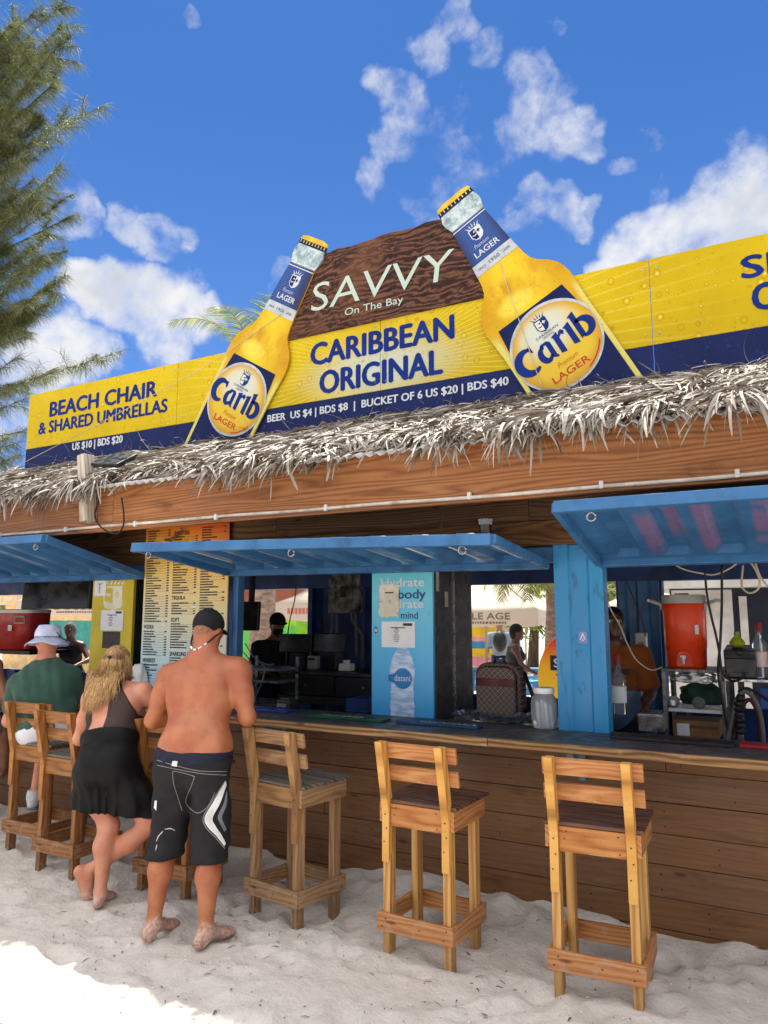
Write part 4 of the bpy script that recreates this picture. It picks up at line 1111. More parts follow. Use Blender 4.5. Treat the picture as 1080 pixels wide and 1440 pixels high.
for k in range(5):
    x = 150+k*5.4; mb.prism([Ay(x, 822), Ay(x+3.6, 822), Ay(x+5.4, 816), Ay(x+2.2, 818)], Fy, .001, .0005)
mb.build("shield_emblem", PALEY, yel)
mb = MB()
mb.prism([Ay(*p) for p in [(149,827),(160,827),(160,848),(149,845)]], Fy, .001, .0017)
for k in range(8):
    a0 = k*math.pi/4; c0 = Ay(166.5, 836); mb.prism([(c0[0]+.035*math.cos(a0), c0[1]+.035*math.sin(a0)), (c0[0]+.012*math.cos(a0+.39), c0[1]+.012*math.sin(a0+.39)), (c0[0]+.012*math.cos(a0-.39), c0[1]+.012*math.sin(a0-.39))], Fy, .001, .0017)
mb.build("shield_detail", pm("front_yellow2", S(204,182,24), S(184,164,18), 3, .4), yel)
mb = MB()
mb.prism([Ay(*p) for p in [(150.5,835),(154,833),(155,836),(158.5,833.5),(157,838),(153,839)]], Fy, .001, .0029)
mb.prism([Ay(*p) for p in [(150,850),(153,848.5),(156,850),(159,848.5),(159,850.5),(156,852),(153,850.5),(150,852)]], Fy, .001, .0017)
mb.build("bird_emblem", PALEY, yel)
notice(143, 173, 858, 887, YC-.012, PAPER, yel, "paper_notice", 7, True)
notice(134, 149, 816, 838, YC-.012, PAPER, yel, "paper_notice", 9)
notice(145, 168, 888, 912, YC-.012, BLACK, yel, "dark_notice", 0)
mb = MB()
for k in range(6): mb.box(-5.212, -5.205, 4.9, 5.4, 1.1+k*.16, 1.12+k*.16)
mb.build("shelf_edge", DGREY, yel)

# ------------------------------------------------------------------ bar mats and things standing on the counter
def mat_on(label, px0, px1, pyc, txt, m, tm, w=.10, x0=None, x1=None, yc=None, tw=(.2, .9), cat="bar mat"):
    a = PZ(px0, pyc[0], 1.05); b = PZ(px1, pyc[1], 1.05)
    X0, X1 = (a.x, b.x) if x0 is None else (x0, x1); Yc = (a.y+b.y)/2 if yc is None else yc
    t = thing("bar_mat", label, cat, ((X0+X1)/2, Yc, 1.05), "rubber bar mats on the counter")
    mb = MB(); mb.box(X0, X1, Yc-w/2, Yc+w/2, 1.0505, 1.068); mb.build("mat", m, t, bevel=.004)
    if txt:
        L = X1-X0; fr = frame((0, 0, 1.0682), (1, 0, 0), (0, 1, 0))
        text_part("mat_lettering", txt, fr, X0+L*tw[0], X0+L*tw[1], Yc-w*.30, Yc+w*.12, tm, t, .001, .02)
    return t
g_ = mat_on("green rubber bar mat with white lettering and a small red star", 432, 548, (1008, 1014), "Heineken", pm("mat_green", S(16,84,52), S(10,62,40), 8, .5), INK_W, .13, tw=(.16, .72))
mb = MB(); fr = frame((g_.location.x+.06, g_.location.y+.045, 1.0682), (1, 0, 0), (0, 1, 0))
mb.prism([((.022 if k % 2 == 0 else .009)*math.sin(k*math.pi/5), (.022 if k % 2 == 0 else .009)*math.cos(k*math.pi/5)) for k in range(10)], fr, .001, .0005); mb.build("star_emblem", INK_R, g_)
mat_on("dark blue rubber bar mat with slanted white capitals", 566, 672, (1015, 1026), "TAKAMAKA", pm("mat_blue", S(16,64,110), S(10,46,84), 8, .5), INK_W, .11, tw=(.26, .97))
mat_on("bright blue rubber tray mat beside the shirtless man's elbow", 366, 408, (998, 1003), None, pm("mat_royal", S(20,62,150), S(12,44,116), 8, .4), INK_W, .14)
mat_on("long black rubber bar mat right of the blue pillar", 0, 0, (0, 0), "", pm("mat_black", S(26,27,30), S(18,18,20), 8, .5), INK_R, .16, -.985, -.33, 4.58)
mat_on("red rubber bar mat at the right end of the counter", 0, 0, (0, 0), None, pm("mat_red", S(170,24,40), S(140,16,30), 8, .5), INK_W, .13, -.31, .45, 4.60)

jar_c = PZ(766, 1024, 1.05)
jar = thing("plastic_jar", "frosted plastic jar with white screw lid holding white tubes beside the blue pillar", "jar", tuple(jar_c))
cx, cy = jar_c.x, jar_c.y
mb = MB(); mb.lathe([(.066, .002), (.079, .012), (.083, .06), (.082, .155), (.077, .185), (.062, .205), (.058, .215)], (cx, cy, 1.05), 30)
fm, t, b = new_mat("frosted_plastic"); b.inputs['Base Color'].default_value = S(214,220,226); b.inputs['Transmission Weight'].default_value = .75; b.inputs['Roughness'].default_value = .28; b.inputs['IOR'].default_value = 1.15
mb.build("jar_body", fm, jar, smooth=True)
mb = MB(); mb.lathe([(.064, .216), (.066, .219), (.066, .246), (.062, .252), (.0, .2525)], (cx, cy, 1.05), 30); mb.build("lid", WHITE, jar, smooth='auto')
for i, (dx, dy, l) in enumerate(((-.03, 0, .15), (-.01, .02, .16), (.02, -.01, .15), (.035, .02, .13))):
    mb = MB(); mb.tube([(cx+dx, cy+dy, 1.06), (cx+dx-.008, cy+dy, 1.06+l)], .012, 10); mb.build("tube", WHITE, jar, smooth='auto')

tray = thing("foil_tray", "crumpled silver foil tray in front of the patterned backpack", "tray", (-1.85, 4.86, 1.05))
rnd = random.Random(4); g = []
for i in range(16):
    row = []
    for j in range(60):
        u, v = j/59, i/15
        x = -2.13+u*.62; y = 4.80+v*.30
        edge = min(u, 1-u, v*.6, (1-v)*.6)
        z = 1.054+.035*max(0, 1-edge*14)+.012*mnoise.noise(Vector((x*18, y*18, 2)))+.008*mnoise.noise(Vector((x*47, y*47, 5)))
        row.append(Vector((x, y, z)))
    g.append(row)
mb = MB(); mb.patch(g); mb.build("foil", pm("foil", S(200,204,210), S(150,156,164), 9, .28, metal=.95, bump=.4, bscale=60), tray)

# backpack
def pack_mat():
    m, t, b = new_mat("lattice_canvas")
    co = t.new('ShaderNodeTexCoord').outputs['Object']
    mp = t.new('ShaderNodeMapping'); t.link(co, mp.inputs[0]); mp.inputs['Rotation'].default_value = (0, R_(45), 0); mp.inputs['Scale'].default_value = (34, 34, 34)
    w1 = t.new('ShaderNodeTexChecker'); t.link(mp.outputs[0], w1.inputs[0]); w1.inputs['Scale'].default_value = 1
    sp = t.new('ShaderNodeSeparateXYZ'); t.link(mp.outputs[0], sp.inputs[0])
    a = t.math('ABSOLUTE', t.math('SUBTRACT', t.math('FRACT', sp.outputs[0]), .5)); c = t.math('ABSOLUTE', t.math('SUBTRACT', t.math('FRACT', sp.outputs[2]), .5))
    ln = t.math('MAXIMUM', t.mr(a, .40, .45), t.mr(c, .40, .45))
    col = t.mix(t.math('MULTIPLY', ln, .8), S(74,58,50), S(148,128,112))
    col = t.mix(t.math('MULTIPLY', t.mr(t.math('MAXIMUM', a, c), .16, .12), .5), col, S(128,108,92))
    t.put(b.inputs['Base Color'], col); b.inputs['Roughness'].default_value = .6
    return m
bp = PY(700, 1003, 5.12)
bag = thing("backpack", "brown lattice patterned backpack with a dark red band standing behind the counter", "backpack", (bp.x, 5.12, 1.04))
BW, BH = .170, .365
def rounded(w, h, r, n=6):
    pts = []
    for (cx_, cz_, a0) in ((w-r, h-r, 0), (-w+r, h-r, 90)):
        for k in range(n+1): a_ = R_(a0+90*k/n); pts.append((cx_+r*math.cos(a_), cz_+r*math.sin(a_)))
    return pts+[(-w, .03), (-w+.03, 0), (w-.03, 0), (w, .03)]
fr = frame((bp.x, 5.12, 1.055), (1, 0, 0), (0, 0, 1)); PACK = pack_mat()
mb = MB(); mb.prism(rounded(BW, BH, .09), fr, .15, -.15); mb.build("body", PACK, bag, bevel=.02)
mb = MB(); mb.prism([(x*.86, z*.9+.01) for x, z in rounded(BW, BH, .08)], fr, .045, .0); mb.build("front_pocket", PACK, bag, bevel=.012)
mb = MB(); mb.prism([(-.145, .205), (.145, .205), (.145, .26), (-.145, .26)], fr, .004, .045); mb.build("red_band", pm("band_red", S(92,18,24), S(70,12,18), 5, .5), bag)
mb = MB(); pts = rounded(BW*.87, BH*.905, .08)
mb.tube([fr[0]+fr[1]*x+fr[2]*(z+.008)+fr[3]*.02 for x, z in pts+[pts[0]]], .006, 6); mb.build("piping", BLACK, bag, smooth=True)
mb = MB(); mb.tube([fr[0]+Vector((-.04, .06, BH-.005)), fr[0]+Vector((-.03, .06, BH+.04)), fr[0]+Vector((.03, .06, BH+.04)), fr[0]+Vector((.04, .06, BH-.005))], .009, 8); mb.build("handle", BLACK, bag, smooth=True)
mb = MB(); mb.tube([fr[0]+Vector((.17, .1, .30)), fr[0]+Vector((.24, .08, .12)), fr[0]+Vector((.27, .05, .02)), fr[0]+Vector((.17, .1, .03))], .014, 8); mb.build("shoulder_strap", BLACK, bag, smooth=True)
# work bench under it, so that nothing floats
bench = thing("work_bench", "dark steel work bench inside the middle hatch carrying the backpack and foil tray", "bench", (-1.8, 5.1, .14))
mb = MB(); mb.box(-2.2, -1.36, 4.80, 5.42, 1.0, 1.03); mb.build("bench_top", STEEL, bench, bevel=.003)
for x in (-2.16, -1.40):
    for y in (4.86, 5.38):
        mb = MB(); mb.tube([(x, y, .14), (x, y, 1.0)], .018, 8); mb.build("bench_leg", STEEL, bench)

# ------------------------------------------------------------------ till desk in the left part of the middle hatch
DY = 5.75
def B(px, py, Y=DY): p = PY(px, py, Y); return p.x, p.z
desk = thing("till_desk", "black steel desk with two drawers carrying two till monitors", "desk", (-3.8, DY, .14))
dx0, dz1 = B(392, 944); dx1, dz0 = B(520, 962)
dx1 = -3.05
mb = MB(); mb.box(dx0, dx1, DY, DY+.6, dz1-.02, dz1+.012); mb.build("desk_top", DGREY, desk, bevel=.003)
dw = (dx1-dx0-.06)/2
for k in range(2):
    a = dx0+.02+k*(dw+.02)
    mb = MB(); mb.box(a, a+dw, DY+.004, DY+.5, dz1-.20, dz1-.026); dr = mb.build("drawer", BLACK, desk, bevel=.003)
    mb = MB(); mb.ell((a+dw/2, DY-.008, dz1-.11), (.012, .012, .012), 10, 6); mb.build("knob", STEEL, dr, smooth=True)
mb = MB(); mb.box(dx0, dx1, DY+.002, DY+.55, dz1-.28, dz1-.21); mb.build("lower_rail", DGREY, desk, bevel=.003)
for x in (dx0+.03, dx1-.03):
    for y in (DY+.03, DY+.55):
        mb = MB(); mb.box(x-.02, x+.02, y-.02, y+.02, .14, dz1-.285); mb.build("desk_leg", DGREY, desk)
def monitor(label, px0, px1, py0, py1, Y, tilt, stand_z, grp=None):
    x0, z1 = B(px0, py0, Y); x1, z0 = B(px1, py1, Y); c = ((x0+x1)/2, Y, stand_z)
    t = thing("till_monitor", label, "monitor", c, grp)
    a = Vector((math.cos(tilt), math.sin(tilt), 0)); n = Vector((-a.y, a.x, 0)); u = Vector((0, .12, 1)).normalized()
    cc = Vector(((x0+x1)/2, Y, (z0+z1)/2)); w = (x1-x0)/2/math.cos(tilt); h = (z1-z0)/2
    mb = MB(); mb.obox(cc, (a, n, u), (w, .02, h)); mb.build("housing", BLACK, t, bevel=.006)
    mb = MB(); mb.obox(cc-n*.0215, (a, n, u), (w*.94, .001, h*.88)); mb.build("screen", pm("screen_dark", S(24,26,28), S(34,36,38), 2, .25), t)
    mb = MB(); mb.obox((cc.x, cc.y+.06, (stand_z+z0)/2), (a, n, Vector((0, 0, 1))), (w*.45, .05, max(.02, (z0-stand_z)/2))); mb.build("stand", BLACK, t, bevel=.006)
    return t
monitor("left of two black till monitors on the drawer desk, beside the bartender's face", 396, 438, 891, 918, DY+.2, .10, dz1+.013, "till monitors on the desk")
monitor("right of two black till monitors on the drawer desk, below the fuse box", 440, 486, 890, 918, DY+.22, -.12, dz1+.013, "till monitors on the desk")
def small_box(name, label, cat, px0, px1, py0, py1, Y, depth, m, m2, extra=None, grp=None):
    x0, z1 = B(px0, py0, Y); x1, z0 = B(px1, py1, Y)
    t = thing(name, label, cat, ((x0+x1)/2, Y+depth/2, z0), grp)
    mb = MB(); mb.box(x0, x1, Y, Y+depth, z0, z1); mb.build("casing", m, t, bevel=.008)
    return t, x0, x1, z0, z1
t, x0, x1, z0, z1 = small_box("paper_cup_holder", "white cup holder beside the right till monitor", "cup holder", 476, 492, 933, 944, DY+.1, .09, WHITE, None)
mb = MB(); mb.lathe([(.03, 0), (.034, .03)], ((x0+x1)/2, DY+.14, z1), 14); mb.build("cup_rim", WHITE, t, smooth='auto')
t, x0, x1, z0, z1 = small_box("card_reader", "grey card reader between the two till monitors", "card reader", 432, 445, 922, 941, DY+.1, .06, pm("reader_grey", S(150,150,146), None, 6, .5), None)
mb = MB(); mb.box(x0+.015, x1-.015, DY+.094, DY+.0995, z0+.08, z1-.02); mb.build("display", BLACK, t)
t, x0, x1, z0, z1 = small_box("bottle_crate", "blue plastic crate on the floor under the till desk", "crate", 486, 516, 982, 1003, DY-.35, .35, pm("crate_blue", S(34,84,150), S(24,64,120), 5, .5), None)
mb = MB()
for k in range(5): mb.box(x0+.01, x1-.01, DY-.357, DY-.352, z0+.02+k*(z1-z0)/5.5, z0+.035+k*(z1-z0)/5.5)
mb.build("rib", DBLUE, t)
# white sack under the desk and a metal rack with cables left of it
def sdf_lump(): pass
cab = thing("counter_rack", "grey wire shelving with tangled pale cables left of the till desk", "shelving", (-4.9, 5.4, .14))
ry = 5.45
rx0, rx1 = B(330, 940, ry)[0], B(392, 940, ry)[0]
for (py, nm) in ((941, "shelf"), (958, "shelf"), (990, "shelf")):
    z = B(360, py, ry)[1]; mb = MB(); mb.box(rx0, rx1, ry, ry+.35, z-.012, z+.012); mb.build(nm, pm("rack_grey", S(150,150,150), S(110,110,110), 6, .4, metal=.4), cab, bevel=.002)
for x in (rx0+.015, rx1-.015):
    mb = MB(); mb.box(x-.015, x+.015, ry+.30, ry+.33, .14, B(360, 925, ry)[1]); mb.build("upright", STEEL, cab)
CABLE = pm("cable_pale", S(150,190,206), S(120,150,160), 6, .5); CABK = pm("cable_black", S(22,22,24), None, 6, .5); CABC = pm("cable_cream", S(206,196,172), S(180,168,140), 6, .5)
def spline(pts, n=8):
    P = [Vector(p) for p in pts]; out = []
    for i in range(len(P)-1):
        p0, p1, p2, p3 = P[max(i-1, 0)], P[i], P[i+1], P[min(i+2, len(P)-1)]
        for k in range(n):
            t = k/n
            out.append(.5*((2*p1)+(p2-p0)*t+(2*p0-5*p1+4*p2-p3)*t*t+(3*p1-p0-3*p2+p3)*t**3))
    return out+[P[-1]]
def cable(label, pts, r, m, parent=None, name="cable", grp=None):
    pts = [Vector(p) for p in pts]
    mb = MB(); mb.tube(spline(pts), r, 7)
    o = mb.build(name, m, parent, smooth=True, loc=None if parent else pts[0])
    if parent is None: tag(o, label, "cable", grp)
    return o
def pl(lst, Y): return [PY(x, y, Y) for x, y in lst]
cable("", pl([(333,908),(343,918),(352,930),(356,945),(353,960),(345,975)], ry-.02), .005, CABLE, cab)
cable("", pl([(352,918),(363,930),(372,940),(368,960),(360,978),(352,1000)], ry-.03), .005, CABLE, cab)
cable("", pl([(345,905),(358,925),(375,934),(385,934)], ry-.04), .005, CABLE, cab)
t, x0, x1, z0, z1 = small_box("label_printer", "black receipt printer standing on the blue tray mat", "printer", 389, 407, 984, 998, 4.62, .12, BLACK, None)
mb = MB(); mb.box(x0+.02, x1-.02, 4.64, 4.70, z1, z1+.012); mb.build("paper_slot", DGREY, t, bevel=.002)
mb = MB(); mb.box(x0+.01, x1-.03, 4.613, 4.6195, z0+.015, z0+.04); mb.build("front_plate", STEEL, t)

# fuse box and its conduits on the back wall
EY = 7.0
fb = thing("fuse_box", "weathered fuse box with peeling paint on the dark blue back wall", "fuse box", tuple(PY(482, 863, EY)))
peel = pm("peeling_paint", S(150,146,134), S(40,40,40), 9, .7, dirt=S(12,12,12), dirt_scale=6, dirt_amt=.95)
x0, z1 = B(462, 806, EY); x1, z0 = B(504, 862, EY)
mb = MB(); mb.box(x0, x1, EY, EY+.09, z0, z1); mb.build("enclosure", peel, fb, bevel=.006)
mb = MB(); mb.box(x0+.09, x1-.07, EY-.014, EY-.001, z0+.11, z1-.09); dpl = mb.build("cover_plate", peel, fb, bevel=.004)
mb = MB(); mb.box(x0+.17, x1-.15, EY-.02, EY-.0145, z0+.17, z1-.15); mb.build("breaker_window", BLACK, dpl)
for i, l in enumerate(([(468,863),(468,880),(466,898)], [(474,863),(474,900)], [(494,863),(497,876),(508,890),(510,900),(510,930)], [(500,863),(501,895),(502,925)])):
    mb = MB(); mb.tube(spline(pl(l, EY+.02)), .016, 8); mb.build("conduit_pipe", pm("conduit_grey", S(110,116,120), None, 6, .5), fb, smooth=True)

# hanging screens
def screen(name, label, px0, px1, py0, py1, Y, depth=.07, skew=0):
    x0, z1 = B(px0, py0, Y); x1, z0 = B(px1, py1, Y)
    t = thing(name, label, "television", ((x0+x1)/2, Y, z1))
    mb = MB(); a = Vector((math.cos(skew), math.sin(skew), 0)); n = Vector((-a.y, a.x, 0))
    c = Vector(((x0+x1)/2, Y, (z0+z1)/2))
    mb.obox(c, (a, n, Vector((0, .06, 1)).normalized()), ((x1-x0)/2/math.cos(skew), depth/2, (z1-z0)/2)); mb.build("housing", BLACK, t, bevel=.008)
    mb = MB(); mb.obox(c-n*(depth/2+.001), (a, n, Vector((0, .06, 1)).normalized()), ((x1-x0)/2*.95, .001, (z1-z0)/2*.92)); mb.build("screen", pm("screen_dark", S(24,26,28), S(34,36,38), 2, .25), t)
    mb = MB(); mb.beam((c.x, c.y+.05, z1-.1), (c.x, c.y+.08, 2.52), .05, .03, (1, 0, 0)); mb.build("ceiling_bracket", BLACK, t)
screen("television", "wide black television hanging over the left hatch behind the man in the hat", 38, 131, 818, 856, 5.6, .10)
screen("television", "small black television hanging just right of the menu board", 335, 361, 846, 887, 5.3, .06, .3)
cable("thin black cord hanging in front of the left till monitor", pl([(418,805),(415,840),(408,870),(404,900),(402,940)], 5.2), .005, CABK)

# ------------------------------------------------------------------ right hatch
SY0 = 5.55
shelf = thing("shelf_cart", "scuffed metal shelf cart under the orange cooler packed with plastic cups", "shelf cart", tuple(PY(975, 1040, SY0)))
x0, z1 = B(930, 940, SY0); x1, _ = B(1018, 940, SY0); SCUFF = pm("scuffed_metal", S(150,144,136), S(84,78,72), 14, .5, metal=.3, dirt=S(30,28,26), dirt_scale=18, dirt_amt=.8)
zm = B(975, 1000, SY0)[1]
mb = MB(); mb.box(x0, x1, SY0, SY0+.42, z1-.02, z1); mb.build("cart_top", SCUFF, shelf, bevel=.003)
mb = MB(); mb.box(x0+.03, x1-.03, SY0+.01, SY0+.40, zm-.012, zm+.012); mb.build("cart_shelf", WHITE, shelf, bevel=.003)
mb = MB(); mb.box(x0+.03, x1-.03, SY0+.01, SY0+.40, .5, .52); mb.build("cart_shelf", SCUFF, shelf, bevel=.003)
for x in (x0+.013, x1-.013):
    for y in (SY0+.013, SY0+.40):
        mb = MB(); mb.box(x-.013, x+.013, y-.013, y+.013, .14, z1-.0205); mb.build("cart_leg", SCUFF, shelf)
zs = zm+.0125
gb = PY(968, 985, SY0+.1); rnd = random.Random(9)
def lump(name, label, cat, c, r, m, amp=.3, fr_=5, grp=None, seed=1):
    mb = MB(); mb.ell((0, 0, 0), (1, 1, 1), 28, 18)
    V = []
    for v in mb.v:
        q = Vector(v); k = 1+amp*mnoise.noise(q*1.6+Vector((seed, 0, 0)))+amp*.4*mnoise.noise(q*fr_+Vector((0, seed, 0)))
        p = Vector((q.x*r[0]*k, q.y*r[1]*k, q.z*r[2]*k)); p.z = max(p.z, -r[2]*.75); V.append(tuple(p+Vector(c)))
    mb.v = V; o = mb.build(name, m, None, smooth=True, loc=c); return tag(o, label, cat, grp)
xc = (x0+x1)/2
lump("green_bag", "dark green cloth bag stuffed on the middle shelf of the cart", "bag", (xc+.02, SY0+.16, zs+.085), (.15, .12, .085), pm("bag_green", S(20,64,44), S(14,46,34), 5, .8, bump=.3), .35, 5, None, 3)
clear, t_, b_ = new_mat("clear_plastic"); b_.inputs['Base Color'].default_value = S(220,224,228); b_.inputs['Transmission Weight'].default_value = .85; b_.inputs['Roughness'].default_value = .15; b_.inputs['IOR'].default_value = 1.2
lump("plastic_wrap", "clear plastic sleeve of cups lying above the green bag", "plastic wrap", (xc+.01, SY0+.15, zs+.20), (.155, .10, .045), clear, .5, 7, None, 8)
for i, (dx, lab) in enumerate(((-.13, "clear plastic cup lying left of the green bag"), (.03, "clear plastic cup lying in front of the green bag"))):
    mb = MB(); mb.lathe([(.030, 0), (.040, .09), (.042, .092), (.040, .094)], (0, 0, 0), 18)
    V = [(xc+dx+v[0], SY0+.0+.094-v[2], zs+.043+v[1]) for v in mb.v]; mb.v = V
    tag(mb.build("plastic_cup", clear, None, smooth=True, loc=(xc+dx, SY0+.05, zs)), lab, "cup", "plastic cups on the cart")
t, a0, a1, c0, c1 = small_box("cardboard_box", "brown cardboard box with a white label on the lowest visible shelf of the cart", "box", 945, 1012, 1012, 1040, SY0+.03, .3, pm("cardboard", S(150,112,72), S(124,90,56), 5, .85), None)
sheet("paper_label", (a0+.03, c0+.01), (a0+.11, c1-.02), SY0+.03, PAPER, t, .002, .001)
mb = MB(); mb.box(a0+.1, a1-.005, SY0+.0285, SY0+.0298, c1-.05, c1-.028); mb.build("tape", pm("tape_brown", S(110,76,44), None, 5, .4), t)

# orange drinks cooler
oc = PY(966, 938, SY0+.2); OY = SY0+.2
ocx = (B(925, 900, OY)[0]+B(1005, 900, OY)[0])/2
oz0 = z1+.001; oz1 = B(965, 848, OY)[1]; oh = oz1-oz0
orad = (B(1003, 860, OY)[0]-B(927, 860, OY)[0])/2*.80
cool = thing("drinks_dispenser", "round orange drinks cooler with grey lid and spigot on the shelf cart", "cooler", (ocx, OY, oz0))
OR = pm("cooler_orange", S(226,66,14), S(206,54,10), 4, .38, bump=.04)
GRL = pm("cooler_grey", S(176,176,170), S(150,150,144), 5, .5)
def sq_lathe(mb, prof, c, n=40, e=2.6, sx=1, sy=1):
    """lathe with a softly squared section"""
    V = []; F = []
    for (r, z) in prof:
        for k in range(n):
            a = 2*math.pi*k/n; ca, sa = math.cos(a), math.sin(a); q = (abs(ca)**e+abs(sa)**e)**(-1/e)
            V.append((c[0]+r*q*ca*sx, c[1]+r*q*sa*sy, c[2]+z))
    for i in range(len(prof)-1):
        for k in range(n): F.append((i*n+k, i*n+(k+1) % n, (i+1)*n+(k+1) % n, (i+1)*n+k))
    F.append(tuple(range(n-1, -1, -1))); F.append(tuple((len(prof)-1)*n+k for k in range(n))); mb.add(V, F)
mb = MB(); sq_lathe(mb, [(orad*.86, 0), (orad*.90, .012), (orad*.93, oh*.3), (orad*.955, oh*.31), (orad*.985, oh*.75), (orad*1.0, oh*.97), (orad*.98, oh*.985), (orad*.95, oh*.99)], (ocx, OY, oz0)); cb = mb.build("barrel", OR, cool, smooth='auto')
mb = MB(); mb.prism([(-.055, .01), (.055, .01), (.05, .09), (.03, .12), (-.03, .12), (-.05, .09)], frame((ocx, OY-orad*.92, oz0), (1, 0, 0), (0, 0, 1)), .02, -.01); mb.build("spigot_recess", OR, cool, bevel=.006)
mb = MB(); mb.tube([(ocx, OY-orad*.93, oz0+.07), (ocx, OY-orad-.035, oz0+.07), (ocx, OY-orad-.045, oz0+.035)], [.012, .012, .008], 10); mb.box(ocx-.018, ocx+.018, OY-orad-.05, OY-orad-.03, oz0+.078, oz0+.09); mb.build("spigot", WHITE, cool, smooth='auto')
mb = MB(); sq_lathe(mb, [(orad*1.02, oh*.99), (orad*1.02, oh*1.0+.045), (orad*.98, oh+.058), (orad*.6, oh+.06)], (ocx, OY, oz0)); mb.build("lid", GRL, cool, smooth='auto')
mb = MB(); mb.box(ocx-.04, ocx+.05, OY-orad*1.0, OY-orad*.7, oz0+oh+.059, oz0+oh+.066); mb.build("lid_tab", BLACK, cool, bevel=.002)
for s in (-1, 1):
    mb = MB(); mb.tube([(ocx+s*orad*.99, OY-.05, oz0+oh-.05), (ocx+s*orad*1.03, OY-.05, oz0+oh-.01), (ocx+s*(orad+.085), OY-.07, oz0+oh+.02)], [.014, .015, .012], 10)
    mb.tube([(ocx+s*(orad+.075), OY-.13, oz0+oh+.018), (ocx+s*(orad+.078), OY+.12, oz0+oh+.018)], .012, 10); mb.build("carry_handle", GRL, cool, smooth='auto')
sheet("data_label", (ocx+orad*.55, oz0+oh*.52), (ocx+orad*.72, oz0+oh*.66), OY-orad*.93, PAPER, cool, .004, .004)

# red cooler in the left hatch and its shelf
RY = 5.7
rz0, rx1 = B(15, 914, RY)[1], B(34, 900, RY)[0]
rcx = B(-40, 900, RY)[0]
rc = thing("drinks_dispenser", "red drinks cooler with white lid and molded handle at the left edge", "cooler", ((rcx+rx1)/2, RY, rz0))
RED = pm("cooler_red", S(184,38,24), S(160,26,18), 4, .4)
w = rx1-rcx; hh = B(20, 862, RY)[1]-rz0
mb = MB(); sq_lathe(mb, [(.92, 0), (.96, .012), (.975, hh*.33), (.985, hh*.34), (.985, hh*.62), (1, hh*.63), (1, hh)], (rx1-w/2, RY+.21, rz0), 44, 4.5, w/2, .205); mb.build("tub", RED, rc, smooth='auto')
mb = MB(); sq_lathe(mb, [(1.01, hh+.001), (1.015, hh+.02), (1.0, hh+.04), (.9, hh+.046)], (rx1-w/2, RY+.21, rz0), 44, 4.5, w/2, .205); mb.build("lid", WHITE, rc, smooth='auto')
hq = [B(22, 867, RY-.01), B(35, 867, RY-.01), B(35, 876, RY-.01), B(21, 876, RY-.01)]
mb = MB(); mb.tube([(x, RY-.012, z) for x, z in hq+[hq[0]]], .010, 8); mb.build("side_handle", GRL, rc, smooth=True)
sheet("latch_label", (B(11, 889, RY)[0], B(11, 887, RY)[1]), (B(17, 880, RY)[0], B(17, 879, RY)[1]), RY, PAPER, rc, .003, .001)
sh2 = thing("wall_shelf", "black metal shelf under the red cooler in the left hatch", "shelf", (-7.5, RY, rz0-.05))
mb = MB(); mb.box(rcx-.4, B(48, 920, RY)[0], RY-.06, RY+.5, rz0-.045, rz0-.004); mb.build("shelf_board", BLACK, sh2, bevel=.003)
for x in (rcx-.3, rx1-.05):
    mb = MB(); mb.box(x-.02, x+.02, RY+.3, RY+.34, .14, rz0-.046); mb.build("shelf_leg", BLACK, sh2)

# ice machine, bottles, hoses at the far right
IY = 5.6
shf = thing("equipment_shelf", "steel equipment shelf at the right edge carrying a black machine and bottles", "shelf", tuple(PY(1050, 950, IY)))
sx0, sz = B(1016, 953, IY)
mb = MB(); mb.box(sx0, .35, IY-.05, IY+.4, sz-.02, sz); mb.build("shelf_board", STEEL, shf, bevel=.003)
for x in (sx0+.03, .3):
    mb = MB(); mb.box(x-.015, x+.015, IY+.33, IY+.36, .14, sz-.0205); mb.build("shelf_leg", DGREY, shf)
mx0, mz1 = B(1017, 911, IY); mx1, _ = B(1062, 911, IY)
mach = thing("crusher_machine", "black countertop machine with a round dial left of the clear bottles", "machine", ((mx0+mx1)/2, IY, sz))
mb = MB(); mb.box(mx0, mx1, IY, IY+.30, sz+.001, mz1-.06); mb.build("housing", DGREY, mach, bevel=.008)
mb = MB(); mb.obox(((mx0+mx1)/2, IY+.14, mz1-.03), (Vector((1, 0, 0)), Vector((0, 1, .1)).normalized(), Vector((0, -.1, 1)).normalized()), ((mx1-mx0)/2, .15, .03)); mb.build("control_head", BLACK, mach, bevel=.008)
mb = MB(); mb.lathe([(.020, 0), (.020, .012), (.014, .016)], (0, 0, 0), 18); cxm = (mx0+mx1)/2
mb.v = [(cxm+v[0], IY-.012-v[2], mz1-.03+v[1]) for v in mb.v]; mb.build("dial", BLACK, mach, smooth='auto')
for dx in (-.075, .075):
    mb = MB(); mb.box(cxm+dx-.02, cxm+dx+.02, IY-.02, IY-.010, mz1-.043, mz1-.017); mb.build("button", BLACK, mach, bevel=.002)
mb = MB(); mb.box(mx0+.03, mx1-.05, IY-.006, IY-.0005, sz+.035, sz+.042); mb.build("slot", BLACK, mach)
GLASS_, t_, b_ = new_mat("bottle_glass"); b_.inputs['Base Color'].default_value = S(226,232,234); b_.inputs['Transmission Weight'].default_value = .9; b_.inputs['Roughness'].default_value = .08; b_.inputs['IOR'].default_value = 1.3
